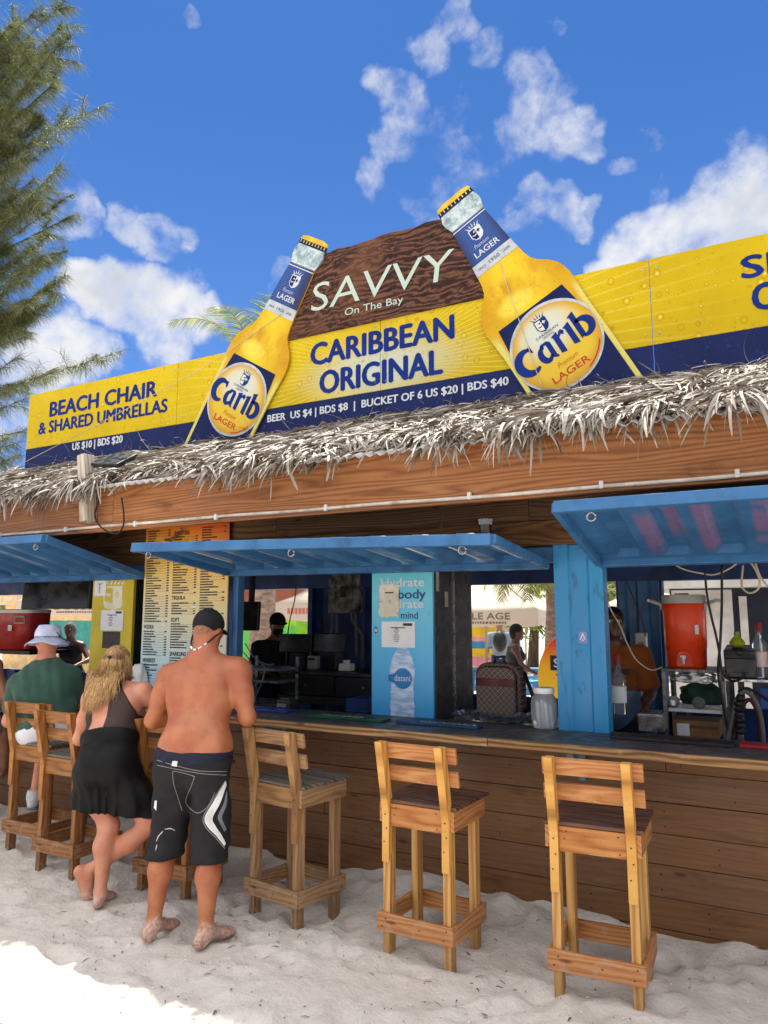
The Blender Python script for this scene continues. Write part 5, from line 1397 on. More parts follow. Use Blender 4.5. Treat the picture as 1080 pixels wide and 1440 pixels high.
def liquor(label, c, s, gm, cap, lab, grp=None):
    t = thing("liquor_bottle", label, "bottle", tuple(c), grp)
    mb = MB(); mb.lathe([(.034*s, .002), (.038*s, .01), (.038*s, .17*s), (.034*s, .19*s), (.016*s, .215*s), (.014*s, .27*s)], c, 20); mb.build("glass", gm, t, smooth=True)
    mb = MB(); mb.lathe([(.016*s, .245*s), (.016*s, .29*s), (.014*s, .295*s)], c, 16); mb.build("cap", cap, t, smooth='auto')
    mb = MB(); mb.lathe([(.0388*s, .06*s), (.0388*s, .14*s)], c, 20); mb.build("bottle_label", lab, t, smooth='auto')
    return t
REDC = pm("cap_red", S(150,24,30), None, 6, .4)
bx = B(1070, 950, IY)[0]
liquor("clear spirit bottle with red neck and white label at the right edge", (bx, IY+.1, sz+.001), 1.25, GLASS_, REDC, pm("label_white_red", S(226,216,212), S(190,60,60), 9, .5), "bottles behind the right hatch")
liquor("clear spirit bottle half out of frame beside the red necked one", (bx+.11, IY+.12, sz+.001), 1.2, GLASS_, STEEL, PAPER, "bottles behind the right hatch")
gq = PY(1037, 908, IY+.12)
t = thing("squeeze_bottle", "yellow green squeeze bottle standing on the black machine", "squeeze bottle", (gq.x, IY+.12, mz1+.006))
mb = MB(); mb.lathe([(.035, 0), (.05, .02), (.05, .035), (.03, .06), (.016, .072), (.016, .08)], (gq.x, IY+.12, mz1+.003), 20); mb.build("flask", pm("flask_green", S(172,178,40), S(140,150,24), 6, .35), t, smooth=True)
mb = MB(); mb.lathe([(.018, .08), (.018, .105), (.012, .108)], (gq.x, IY+.12, mz1+.003), 16); mb.build("cap", pm("flask_cap", S(110,150,40), None, 6, .4), t, smooth='auto')
HY = 5.5
for i, (l, r, m, lab) in enumerate((
    ([(1022,1046),(1030,1010),(1036,985),(1048,972),(1062,985),(1070,1010),(1074,1046)], .016, pm("hose_grey", S(110,104,98), None, 6, .5), "grey hose looping behind the counter at the right"),
    ([(1030,1046),(1038,1015),(1046,990),(1056,985),(1066,1005),(1070,1046)], .014, pm("hose_red", S(70,24,34), None, 6, .5), "dark red hose looping behind the counter at the right"),
    ([(1038,974),(1050,968),(1066,976),(1082,986)], .010, CABK, "thick black cable across the hoses at the right"),
    ([(991,800),(994,835),(1001,870),(1006,890),(1012,920),(1016,945),(1030,958),(1046,952),(1044,946)], .008, CABK, "black power cable hanging right of the orange cooler"),
    ([(1015,795),(1015,850),(1013,900),(1010,945),(1016,985),(1024,1030)], .009, CABK, "straight black cable hanging beside the black machine"),
    ([(940,788),(960,800),(985,806),(1005,808),(1025,800),(1045,787),(1062,786),(1085,792)], .006, CABC, "cream cable sagging under the right hatch flap"),
    ([(1052,786),(1062,800),(1068,815),(1066,828),(1055,834),(1045,828),(1043,815),(1045,795)], .007, CABC, "coiled cream cable with a black plug at the upper right"),
    ([(1060,786),(1070,812),(1085,830)], .006, CABC, "cream cable running off the right edge"),
    ([(848,823),(858,855),(872,880),(882,905),(895,928),(915,942),(931,938)], .005, CABC, "thin pale cable crossing the orange shirt"),
    ([(878,810),(890,840),(902,870),(908,895)], .005, CABK, "thin black cable on the blue post right of the pillar"))):
    cable(lab, pl(l, HY), r, m, None, "cable", "cables hanging in the right hatch")
# black drink dispenser head below the machine
dp = PY(1040, 1010, HY)
t = thing("dispenser_gun", "black drinks dispenser block below the machine at the right", "dispenser", tuple(dp))
mb = MB(); 
for k in range(6): mb.lathe([(.028-.002*(k % 2), -.10+k*.035), (.034-.002*(k % 2), -.085+k*.035), (.028, -.07+k*.035)], dp, 14)
mb.build("coupling_stack", BLACK, t, smooth='auto')
mb = MB(); mb.tube([(dp.x, dp.y, dp.z+.10), (dp.x+.02, dp.y-.02, dp.z+.15)], .022, 10); mb.build("head", CABK, t, smooth=True)
mb = MB(); mb.tube([(dp.x, dp.y, dp.z-.1), (dp.x, dp.y, .14)], .02, 8); mb.build("stem", STEEL, t)

# back wall fittings seen through the right hatch
fe = PY(905, 985, 6.9)
t = thing("fire_extinguisher", "red fire extinguisher hanging on the blue post behind the orange shirt", "fire extinguisher", tuple(fe))
mb = MB(); mb.lathe([(.05, 0), (.055, .01), (.055, .26), (.045, .30), (.018, .32), (.018, .34)], fe, 20); mb.build("cylinder", pm("extinguisher_red", S(160,20,24), S(130,14,18), 5, .35), t, smooth='auto')
mb = MB(); mb.box(fe.x-.015, fe.x+.05, fe.y-.012, fe.y+.012, fe.z+.34, fe.z+.37); mb.build("valve", BLACK, t, bevel=.003)
sheet("data_label", (fe.x-.04, fe.z+.04), (fe.x+.04, fe.z+.11), fe.y-.055, PAPER, t, .003, .001)
t, x0, x1, z0, z1 = small_box("towel_dispenser", "white paper towel dispenser on the blue post left of the orange cooler", "towel dispenser", 893, 909, 890, 913, 6.88, .1, WHITE, None)
mb = MB(); mb.box(x0+.02, x1-.02, 6.873, 6.879, z0+.02, z0+.06); mb.build("towel_slot", GRL, t)
for px, lab in ((893, "first"), ):
    pass
t = thing("bar_post", "blue corrugated post on the back wall right of the bartender in orange", "post", (-1.22, 7.0, .14))
mb = MB(); mb.patch(corr(-1.40, -1.05, .14, 2.07, 6.99, .04, .2)); mb.box(-1.40, -1.05, 7.0+.035, 7.04, .14, 2.07); mb.build("post_sheet", BLUE, t)
# metal ledge under the pass of the right hatch
tr = PY(905, 1018, 5.2)
t = thing("napkin_tin", "grey metal tin on the counter beside the bartender's hand", "tin", (tr.x, 5.2, 1.0))
x0, z1 = B(897, 1003, 5.2); x1, z0 = B(932, 1030, 5.2)
mb = MB(); mb.box(x0, x1, 5.2, 5.45, z0, z1-.02); mb.build("tin_body", SCUFF, t, bevel=.003); mb = MB(); mb.box(x0-.004, x1+.004, 5.196, 5.454, z1-.0198, z1); mb.build("tin_lid", STEEL, t, bevel=.003)
# cup on the middle flap, floodlight on its post, small hooks
cp = PY(683, 752, 3.9)
t = thing("drink_cup", "forgotten clear cup with dark drink standing on the middle hatch flap", "cup", (cp.x, 3.9, cp.z-.02))
mb = MB(); mb.lathe([(.028, -.03), (.036, .055)], (cp.x, 3.9, cp.z), 18); mb.build("drink", pm("cola", S(24,14,12), None, 5, .2), t, smooth='auto')
mb = MB(); mb.lathe([(.0365, .056), (.040, .085), (.041, .087), (.039, .0875)], (cp.x, 3.9, cp.z), 18); mb.build("cup_rim", clear, t, smooth='auto')
ch = thing("rusty_chain", "short rusty chain hanging from the fascia above the middle flap", "chain", tuple(PY(625, 716, 4.25)))
A0 = PY(624, 716, 4.25); A1 = PY(617, 762, 4.2)
for k in range(9):
    q = A0.lerp(A1, k/8.5); d = (A1-A0).normalized(); s = Vector((1, 0, 0)) if k % 2 else Vector((0, 1, 0))
    mb = MB(); mb.tube([q+d*.016*math.cos(a)+s*.008*math.sin(a) for a in np.linspace(0, 2*math.pi, 11)], .003, 6); mb.build("link", pm("rust", S(110,84,64), S(70,50,38), 20, .7), ch, smooth=True)
pB, pT = PY(122, 733, 3.93), PY(118, 640, 3.93)
post = thing("light_post", "short weathered timber post fixed to the fascia at the left", "post", (pB.x, 3.94, pB.z))
mb = MB(); mb.beam((pB.x, 3.945, pB.z), (pT.x, 3.945, pT.z+.0), .085, .10, (0, 1, 0)); mb.build("post_timber", W_GREY, post, bevel=.004)
fl = thing("solar_floodlight", "black solar floodlight fixed to the weathered post above the fascia", "floodlight", (pT.x+.06, 3.98, pT.z-.06))
c = Vector((pT.x+.20, 4.06, pT.z-.035)); ax = (Vector((1, .10, -.10)).normalized(), Vector((0, .85, .52)).normalized(), None); ax = (ax[0], ax[1], ax[0].cross(ax[1]).normalized())
mb = MB(); mb.obox(c, ax, (.135, .115, .012)); mb.build("solar_panel", pm("solar_black", S(30,32,36), S(44,46,50), 8, .3), fl, bevel=.004)
for dv in (-.075, -.025, .03, .08):
    mb = MB(); mb.obox(c+ax[1]*dv-ax[2]*.02, ax, (.125, .018, .008)); mb.build("lamp_bar", DGREY, fl, bevel=.002)
mb = MB(); mb.tube([(pT.x+.03, 3.97, pT.z-.09), c-ax[0]*.05-ax[2]*.03], .014, 8); mb.build("arm", BLACK, fl)
cable("black cable looping below the floodlight post across the conduit", pl([(140,700),(134,720),(137,735),(150,747),(165,750),(173,740),(174,722),(171,700)], 3.95), .0065, CABK)
hk = PY(246, 760, 4.6)
t = thing("iron_hook", "bent dark hook hanging at the top of the menu board", "hook", tuple(hk))
mb = MB(); mb.tube(spline(pl([(255,745),(250,752),(240,758),(232,759),(243,762),(248,768),(246,778)], 4.6)), .008, 7); mb.build("rod", pm("rust", S(110,84,64)), t, smooth=True)
mb = MB(); mb.ell(PY(255, 744, 4.6), (.012, .012, .012), 10, 6); mb.build("eyelet", STEEL, t, smooth=True)
tag(lump("plastic_bag", "white plastic shopping bag between the woman in black and the menu board", "bag", tuple(PY(194, 955, 4.6)), (.085, .06, .13), pm("bag_white", S(226,226,226), S(206,206,208), 6, .4, bump=.4, bscale=18), .25, 5, None, 5), "white plastic shopping bag between the woman in black and the menu board", "bag")
# ------------------------------------------------------------------ figures: smooth bodies grown from distance fields
def v3(*a): return np.array(a, dtype=np.float32)
class Body:
    """list of tapered limbs and ellipsoids, each with a tag; meshed as one continuous surface"""
    def __init__(s): s.p = []
    def cone(s, tag_, a, b, r1, r2, k=.03): s.p.append((tag_, 'c', np.array(a, np.float32), np.array(b, np.float32), r1, r2, k)); return s
    def ell(s, tag_, c, r, ax=None, k=.04): s.p.append((tag_, 'e', np.array(c, np.float32), np.array(r, np.float32), np.eye(3, dtype=np.float32) if ax is None else np.array(ax, np.float32), None, k)); return s
    def bounds(s, tags, pad):
        lo = np.full(3, 1e9); hi = -lo
        for p in s.p:
            if tags and p[0] not in tags: continue
            if p[1] == 'c':
                for q, r in ((p[2], p[4]), (p[3], p[5])): lo = np.minimum(lo, q-r); hi = np.maximum(hi, q+r)
            else: r = p[3].max(); lo = np.minimum(lo, p[2]-r); hi = np.maximum(hi, p[2]+r)
        return lo-pad, hi+pad
    def field(s, G, org, h, tags=None):
        D = np.full(G, .35, np.float32)
        for p in s.p:
            if tags and p[0] not in tags: continue
            k = p[6]
            if p[1] == 'c': lo = np.minimum(p[2]-p[4], p[3]-p[5]); hi = np.maximum(p[2]+p[4], p[3]+p[5])
            else: m = p[3].max(); lo = p[2]-m; hi = p[2]+m
            m_ = .075+k
            i0 = np.clip(((lo-m_-org)/h).astype(int), 0, np.array(G)-1); i1 = np.clip(((hi+m_-org)/h).astype(int)+2, 1, np.array(G))
            if (i1 <= i0).any(): continue
            X, Y, Z = np.meshgrid(*[org[i]+h*np.arange(i0[i], i1[i], dtype=np.float32) for i in range(3)], indexing='ij')
            P = np.stack([X, Y, Z], -1)
            if p[1] == 'c':
                ab = p[3]-p[2]; L2 = float(ab@ab)+1e-9; t = np.clip(((P-p[2])@ab)/L2, 0, 1)
                d = np.linalg.norm(P-p[2]-t[..., None]*ab, axis=-1)-(p[4]+(p[5]-p[4])*t)
            else:
                q = (P-p[2])@p[4].T; k0 = np.linalg.norm(q/p[3], axis=-1); k1 = np.linalg.norm(q/(p[3]**2), axis=-1)+1e-6
                d = k0*(k0-1)/k1
            sl = tuple(slice(i0[i], i1[i]) for i in range(3)); a = D[sl]
            hh = np.clip(.5+.5*(a-d)/k, 0, 1)
            D[sl] = a*(1-hh)+d*hh-k*hh*(1-hh)
        return D
def surface_nets(D, org, h):
    s = D < 0
    G = D.shape
    c = np.zeros(tuple(g-1 for g in G), np.int8)
    for i in (0, 1):
        for j in (0, 1):
            for k in (0, 1): c += s[i:G[0]-1+i, j:G[1]-1+j, k:G[2]-1+k]
    act = (c > 0) & (c < 8); ids = -np.ones(act.shape, np.int64); idx = np.argwhere(act); ids[act] = np.arange(len(idx))
    acc = np.zeros((len(idx), 3)); cnt = np.zeros(len(idx))
    corners = [(i, j, k) for i in (0, 1) for j in (0, 1) for k in (0, 1)]
    for a in corners:
        for ax in range(3):
            if a[ax]: continue
            b = list(a); b[ax] = 1
            da = D[idx[:, 0]+a[0], idx[:, 1]+a[1], idx[:, 2]+a[2]]; db = D[idx[:, 0]+b[0], idx[:, 1]+b[1], idx[:, 2]+b[2]]
            m = (da < 0) != (db < 0)
            t = np.where(m, da/(da-db+1e-12), 0)
            q = np.array(a, float)[None]+np.zeros((len(idx), 3)); q[:, ax] += t
            acc += np.where(m[:, None], q, 0); cnt += m
    V = org+h*(idx+acc/np.maximum(cnt, 1)[:, None])
    F = []
    for ax in range(3):
        b, d = (ax+1) % 3, (ax+2) % 3
        sl0 = [slice(None)]*3; sl1 = [slice(None)]*3; sl0[ax] = slice(0, -1); sl1[ax] = slice(1, None)
        m = s[tuple(sl0)] != s[tuple(sl1)]
        e = np.argwhere(m); e = e[(e[:, b] > 0) & (e[:, d] > 0) & (e[:, b] < G[b]-1) & (e[:, d] < G[d]-1)]
        if not len(e): continue
        def cell(ob, od): q = e.copy(); q[:, b] += ob; q[:, d] += od; return ids[q[:, 0], q[:, 1], q[:, 2]]
        quad = np.stack([cell(-1, -1), cell(0, -1), cell(0, 0), cell(-1, 0)], 1)
        fl = ~s[e[:, 0], e[:, 1], e[:, 2]]; quad[fl] = quad[fl][:, ::-1]
        F.append(quad[(quad >= 0).all(1)])
    return V, np.concatenate(F)
def relax(V, F, n=2):
    for _ in range(n):
        A = np.zeros_like(V); c = np.zeros(len(V))
        for i in range(4):
            j = (i+1) % 4
            np.add.at(A, F[:, i], V[F[:, j]]); np.add.at(A, F[:, j], V[F[:, i]]); np.add.at(c, F[:, i], 1); np.add.at(c, F[:, j], 1)
        V = V*.5+.5*A/np.maximum(c, 1)[:, None]
    return V
def grow(name, body, m, h=.009, tags=None, inflate=0., cuts=(), wr=None, parent=None, loc=None, extra=None, smooth_n=1):
    lo, hi = body.bounds(tags, .05+inflate); G = tuple(((hi-lo)/h).astype(int)+2)
    D = body.field(G, lo.astype(np.float32), h, tags)-inflate
    if cuts or wr or extra:
        X, Y, Z = np.meshgrid(*[lo[i]+h*np.arange(G[i], dtype=np.float32) for i in range(3)], indexing='ij'); P = np.stack([X, Y, Z], -1)
        if wr is not None: D = D+wr(X, Y, Z)
        for pt, n in cuts:
            n = np.array(n, np.float32); n /= np.linalg.norm(n); D = np.maximum(D, (P-np.array(pt, np.float32))@n)
        if extra is not None: D = extra(D, X, Y, Z)
    D[[0, -1]] = .1; D[:, [0, -1]] = .1; D[:, :, [0, -1]] = .1
    V, F = surface_nets(D, lo, h); V = relax(V, F, smooth_n)
    me = bpy.data.meshes.new(name)
    off = OFF.get(parent.name) if parent is not None else Vector(loc)
    me.from_pydata((V-np.array(off)).tolist(), [], F.tolist()); me.polygons.foreach_set("use_smooth", [True]*len(me.polygons)); me.materials.append(m)
    me.update()
    o = bpy.data.objects.new(name, me); C.objects.link(o); OFF[o.name] = Vector(off)
    if parent is not None: o.parent = parent
    else: o.location = off
    return o
def skin_mat(name, c1, c2, flush, sand_z=None, oil=.42, burn=None):
    m, t, b = new_mat(name)
    p = t.new('ShaderNodeNewGeometry').outputs['Position']
    col = t.mix(t.mr(t.noise(p, 7, 5, .6), .35, .65), c1, c2)
    col = t.mix(t.math('MULTIPLY', t.mr(t.noise(p, 3.2, 3, .5), .5, .68), .55), col, flush)
    col = t.mix(t.math('MULTIPLY', t.mr(t.noise(p, 120, 3, .6), .56, .68), .25), col, flush)
    vm = t.new('ShaderNodeTexVoronoi'); t.put(vm.inputs['Vector'], p); vm.inputs['Scale'].default_value = 13
    sm_ = t.new('ShaderNodeSeparateColor'); t.link(vm.outputs['Color'], sm_.inputs[0])
    col = t.mix(t.math('MULTIPLY', t.math('MULTIPLY', t.mr(vm.outputs['Distance'], .055, .035), t.math('GREATER_THAN', sm_.outputs[0], .72)), .7), col, tuple(x*.35 for x in flush[:3])+(1,))
    if burn:
        sz = t.new('ShaderNodeSeparateXYZ'); t.link(p, sz.inputs[0]); e = t.math('ADD', sz.outputs[2], t.math('MULTIPLY', t.math('SUBTRACT', t.noise(p, 5, 4, .6), .5), .25))
        col = t.mix(t.math('MULTIPLY', t.mr(e, 1.22, 1.46), .5), col, burn)
    if sand_z:
        sep = t.new('ShaderNodeSeparateXYZ'); t.link(p, sep.inputs[0])
        edge = t.math('ADD', sep.outputs[2], t.math('MULTIPLY', t.math('SUBTRACT', t.noise(p, 22, 5, .65), .5), .16))
        k = t.math('MULTIPLY', t.mr(edge, sand_z, sand_z-.05), t.mr(t.noise(p, 55, 5, .75), .40, .58, .18, .85))
        col = t.mix(k, col, S(196,178,166))
    t.put(b.inputs['Base Color'], col); b.inputs['Roughness'].default_value = oil
    b.inputs['Subsurface Weight'].default_value = .12; b.inputs['Subsurface Radius'].default_value = (.012, .004, .002); b.inputs['Subsurface Scale'].default_value = .6
    bn = t.new('ShaderNodeBump'); bn.inputs['Strength'].default_value = .15; bn.inputs['Distance'].default_value = .004
    t.put(bn.inputs['Height'], t.noise(p, 60, 5, .6)); t.link(bn.outputs[0], b.inputs['Normal'])
    return m
def cloth(name, c, c2=None, scale=9, rough=.85, weave=420):
    m, t, b = new_mat(name)
    p = t.new('ShaderNodeTexCoord').outputs['Object']
    c2 = c2 or tuple(x*.8 for x in c[:3])+(1,)
    t.put(b.inputs['Base Color'], t.mix(t.mr(t.noise(p, scale, 6, .6), .3, .7), c, c2)); b.inputs['Roughness'].default_value = rough; b.inputs['Specular IOR Level'].default_value = .2
    b.inputs['Sheen Weight'].default_value = .15 if max(c[:3]) > .05 else 0.
    bn = t.new('ShaderNodeBump'); bn.inputs['Strength'].default_value = .5; bn.inputs['Distance'].default_value = .006
    t.put(bn.inputs['Height'], t.math('ADD', t.noise(p, 20, 6, .6), t.math('MULTIPLY', t.noise(p, weave, 2), .1))); t.link(bn.outputs[0], b.inputs['Normal'])
    return m
def lat(th): c, s = math.cos(th), math.sin(th); return np.array((c, s, 0)), np.array((-s, c, 0)), np.array((0, 0, 1.))   # right, forward, up of a figure turned left by th
def hand(b, wrist, d, palm_n, side, sc=1., curl=.5):
    """palm with four unequal bent fingers and a thumb leaving its side"""
    d = np.array(d, float); d /= np.linalg.norm(d); n = np.array(palm_n, float); n -= d*(n@d); n /= np.linalg.norm(n); r = np.cross(d, n)*side
    w = np.array(wrist, float); c = w+d*.05*sc
    b.ell('hand', c, (.045*sc, .040*sc, .016*sc), np.stack([d, r, n]), .014)
    for i, (o, l) in enumerate(((-.028, .070), (-.010, .080), (.010, .076), (.028, .060))):
        k = w+d*.088*sc+r*o*sc; e1 = d*math.cos(curl)+n*math.sin(curl); m1 = k+e1*l*.5*sc; e2 = d*math.cos(curl*2.1)+n*math.sin(curl*2.1); m2 = m1+e2*l*.5*sc
        b.cone('hand', k-d*.012, m1, .0098*sc, .0088*sc, .006); b.cone('hand', m1, m2, .0088*sc, .0072*sc, .005)
    q = w+d*.025*sc-r*.03*sc; e = (d*.7-r*.6+n*.35); e /= np.linalg.norm(e); q1 = q+e*.038*sc; q2 = q1+(d*.85-r*.1+n*.4)*.032*sc
    b.cone('hand', q, q1, .012*sc, .0105*sc, .010); b.cone('hand', q1, q2, .0105*sc, .008*sc, .006)
def head(b, c, f, up, sc=1., neck_from=None, nr=.055):
    """skull, jaw, nose, brow, lips and ears; f = where the face looks"""
    c = np.array(c, float); f = np.array(f, float); f /= np.linalg.norm(f); u = np.array(up, float); u -= f*(u@f); u /= np.linalg.norm(u); r = np.cross(f, u)
    ax = np.stack([r, f, u])
    b.ell('head', c+u*.025*sc-f*.008*sc, (.076*sc, .096*sc, .094*sc), ax, .02)
    b.ell('head', c-u*.045*sc+f*.022*sc, (.058*sc, .068*sc, .070*sc), ax, .03)
    b.cone('head', c+f*.088*sc+u*.012*sc, c+f*.108*sc-u*.022*sc, .010*sc, .014*sc, .012)
    for s in (-1, 1):
        b.ell('head', c+r*s*.078*sc-u*.008*sc-f*.012*sc, (.010*sc, .020*sc, .032*sc), ax, .008)
        b.cone('head', c+f*.086*sc+u*.034*sc, c+f*.074*sc+u*.034*sc+r*s*.045*sc, .010*sc, .010*sc, .012)
        b.ell('head', c+f*.068*sc-u*.012*sc+r*s*.040*sc, (.022*sc, .018*sc, .018*sc), ax, .02)
    b.cone('head', c+f*.083*sc-u*.055*sc-r*.018*sc, c+f*.083*sc-u*.055*sc+r*.018*sc, .007*sc, .007*sc, .008)
    b.ell('head', c+f*.075*sc-u*.095*sc, (.022*sc, .018*sc, .018*sc), ax, .02)
    if neck_from is not None: b.cone('neck', neck_from, c-u*.045*sc-f*.015*sc, nr*1.12, nr, .045)
    return c, r, f, u
def face_parts(o, c, r, f, u, sc=1., iris=S(50,36,26)):
    for s in (-1, 1):
        mb = MB(); q = Vector(c+f*.078*sc+u*.013*sc+r*s*.031*sc); mb.ell(q, (.0125*sc,)*3, 12, 8); e = mb.build("eye", pm("eye_white", S(220,214,206), None, 5, .3), o, smooth=True)
        mb = MB(); mb.ell(q+Vector(f)*.0075*sc, (.0065*sc,)*3, 10, 6); mb.build("iris", pm("iris", iris, None, 5, .3), e, smooth=True)
        mb = MB(); mb.tube([Vector(c+f*.091*sc+u*.036*sc+r*s*.018*sc), Vector(c+f*.088*sc+u*.040*sc+r*s*.034*sc), Vector(c+f*.078*sc+u*.034*sc+r*s*.048*sc)], [.004*sc, .0045*sc, .002*sc], 6); mb.build("eyebrow", pm("brow", S(30,22,18), None, 5, .8), o, smooth=True)
    mb = MB(); mb.tube([Vector(c+f*.088*sc-u*.055*sc-r*.022*sc), Vector(c+f*.0935*sc-u*.0545*sc), Vector(c+f*.088*sc-u*.055*sc+r*.022*sc)], [.003*sc, .0045*sc, .003*sc], 6); mb.build("mouth", pm("lips", S(130,70,62), None, 5, .5), o, smooth=True)
def foot(b, ankle, d, sc=1., flat=True, z=.0):
    a = np.array(ankle, float); d = np.array((d[0], d[1], 0), float); d /= np.linalg.norm(d); r = np.array((d[1], -d[0], 0))
    g = np.array((a[0], a[1], z))
    b.ell('foot', g-d*.035*sc+np.array((0, 0, .034*sc)), (.033*sc, .042*sc, .036*sc), np.stack([r, d, np.array((0, 0, 1.))]), .02)
    b.cone('foot', a+np.array((0, 0, -.02)), g+d*.11*sc+np.array((0, 0, .028*sc)), .040*sc, .026*sc, .03)
    b.ell('foot', g+d*.135*sc+np.array((0, 0, .020*sc)), (.045*sc, .055*sc, .022*sc), np.stack([r, d, np.array((0, 0, 1.))]), .025)
    for i in range(5):
        o = (-.034+i*.017)*sc; l = (.205, .203, .196, .186, .172)[i]*sc
        # the big toe lies on the inner side
        b.cone('foot', g+r*o+d*(l-.045)+np.array((0, 0, .016*sc)), g+r*o+d*l+np.array((0, 0, .012*sc)), .0115*sc, .0095*sc, .008)

# ---- the shirtless man
def shirtless():
    th = R_(15); r, f, u = lat(th); b = Body()
    pel = np.array((-3.145, 3.40, .90)); chest = np.array((-3.235, 3.55, 1.27)); nk = np.array((-3.255, 3.585, 1.475)); hd = np.array((-3.285, 3.650, 1.662))
    ax0 = np.stack([r, f, u])
    sp = (nk-pel); sp /= np.linalg.norm(sp); fr_ = f-sp*(f@sp); fr_ /= np.linalg.norm(fr_); rr = np.cross(fr_, sp); ax = np.stack([rr, fr_, sp])
    b.ell('torso', pel, (.180, .145, .135), ax0, .06)
    b.ell('torso', pel+sp*.14, (.208, .158, .17), ax, .07)
    b.ell('torso', pel+sp*.10+fr_*.09, (.18, .14, .14), ax, .07)
    b.ell('torso', chest-sp*.04, (.212, .142, .22), ax, .07)
    b.ell('torso', chest+sp*.11, (.215, .115, .105), ax, .06)
    for s in (-1, 1):
        b.ell('torso', chest+sp*.03+rr*s*.105-fr_*.055, (.095, .075, .145), ax, .05)      # shoulder blades and lats
        b.ell('torso', pel+sp*.085+rr*s*.165-fr_*.0, (.055, .095, .075), ax, .05)          # flanks
        b.cone('torso', nk+rr*s*.035-sp*.005, chest+sp*.150+rr*s*.21, .066, .062, .06)     # trapezius
        b.ell('torso', chest+sp*.11+rr*s*.14+fr_*.06, (.11, .08, .09), ax, .05)            # chest
    shL, shR = chest+sp*.125-rr*.235+fr_*.005, chest+sp*.125+rr*.235+fr_*.005
    elL, elR = np.array((-3.570, 3.485, 1.105)), np.array((-2.940, 3.630, 1.145))
    wrL, wrR = np.array((-3.47, 3.75, 1.125)), np.array((-3.09, 3.83, 1.14))
    for sh, el, wr, s in ((shL, elL, wrL, -1), (shR, elR, wrR, 1)):
        b.ell('arm', sh, (.078, .080, .085), ax, .05)
        b.cone('arm', sh, sh+(el-sh)*.5, .068, .060, .04); b.cone('arm', sh+(el-sh)*.45, el, .062, .048, .04)
        b.ell('arm', sh+(el-sh)*.45-fr_*.025, (.042, .042, .085), None, .04)
        m = el+(wr-el)*.3; b.cone('arm', el, m, .049, .050, .03); b.cone('arm', m, wr, .050, .030, .03)
    hand(b, wrL, (elR-elL)*.4+f*.25, -u, 1, 1.05, .55); hand(b, wrR, (elL-elR)*.4+f*.25, -u, -1, 1.05, .55)
    face = np.array((-.16, .95, -.22)); face /= np.linalg.norm(face)
    hc, hr, hf, hu = head(b, hd, face, u, 1.08, nk-sp*.03, .074)
    b.ell('neck', nk+sp*.035-fr_*.025, (.074, .060, .07), ax, .05)
    hips = (pel-r*.105-u*.04, pel+r*.105-u*.04)
    kn = (np.array((-3.225, 3.30, .475)), np.array((-2.925, 3.34, .475))); an = (np.array((-3.212, 3.205, .085)), np.array((-2.893, 3.272, .085)))
    for hp, k, a, d in ((hips[0], kn[0], an[0], (-.05, .27)), (hips[1], kn[1], an[1], (-.0, .28))):
        b.cone('leg', hp, hp+(k-hp)*.5, .100, .086, .05); b.cone('leg', hp+(k-hp)*.5, k, .086, .060, .05)
        b.cone('leg', k, k+(a-k)*.35+np.array((0, -.018, 0)), .060, .062, .04); b.cone('leg', k+(a-k)*.35+np.array((0, -.018, 0)), a, .062, .037, .04)
        b.ell('leg', k+(a-k)*.28+np.array((0, -.03, 0)), (.05, .046, .10), None, .03)
        foot(b, a, d, 1.12, z=-.005)
    for s in (-1, 1): b.ell('leg', pel+r*s*.09-f*.055-u*.035, (.105, .09, .11), ax0, .05)
    groove = lambda X, Y, Z: .011*np.exp(-((((X-pel[0])*rr[0]+(Y-pel[1])*rr[1]-0*(Z))-((Z-pel[2])*(-.0)))/.022)**2)*((Z > 1.0) & (Z < 1.42))*(((X-chest[0])*f[0]+(Y-chest[1])*f[1]) < 0)
    SK = skin_mat("skin_tanned", S(178,112,74), S(160,92,58), S(150,70,48), .13, .5, S(152,80,52))
    o = grow("person", b, SK, .0085, None, 0, (), groove, None, tuple(pel*np.array((1, 1, 0))), smooth_n=2)
    tag(o, "shirtless tanned man in black cap and long black shorts leaning on the bar, barefoot", "person")
    # shorts
    hemL, hemR = .345, .335
    def fold(X, Y, Z):
        low = np.clip((.78-Z)/.4, 0, 1)
        return .0055*low*np.sin(Z*62+np.sin(X*31)*1.6+Y*20)+.004*np.sin((X*.8+Y*.5)*46+Z*9)+.004*np.sin(Z*24+X*40)
    bb = Body(); bb.p = [p for p in b.p if p[0] == 'leg' or (p[0] == 'torso' and p[2][2] < 1.0)]
    for k, a, hp in ((kn[0], an[0], hips[0]), (kn[1], an[1], hips[1])):
        bb.cone('leg', hp+(k-hp)*.45, k+(a-k)*.42, .096, .084, .02)
    SH = cloth("shorts_black", S(30,30,31), S(39,39,40), 7, .8)
    sho = grow("swim_shorts", bb, SH, .0085, None, .014, (((0, 0, .335), (0.03, 0.05, -1)), (tuple(pel+u*.035), (.02, .0, 1))), fold, o, smooth_n=2)
    wb = grow("waistband", bb, cloth("waistband_navy", S(26,30,44), S(34,38,52), 9, .7), .0085, {'leg', 'torso'}, .011, ((tuple(pel+u*.082), (.04, .05, 1)), (tuple(pel+u*.01), (0, 0, -1))), None, sho)
    # projected trim on the shorts: white flash, stitching, tag, sunscreen smears
    def on_back(px, py, yg, push=.0): return PY(px, py, yg)
    from mathutils.bvhtree import BVHTree
    bv = BVHTree.FromPolygons([v.co+sho.location+o.location for v in sho.data.vertices], [list(p.vertices) for p in sho.data.polygons])
    def hit(px, py, lift=.003):
        d = ray(px, py); h = bv.ray_cast(Vector((0, 0, 1.75)), d)
        return None if h[0] is None else h[0]+h[1]*lift
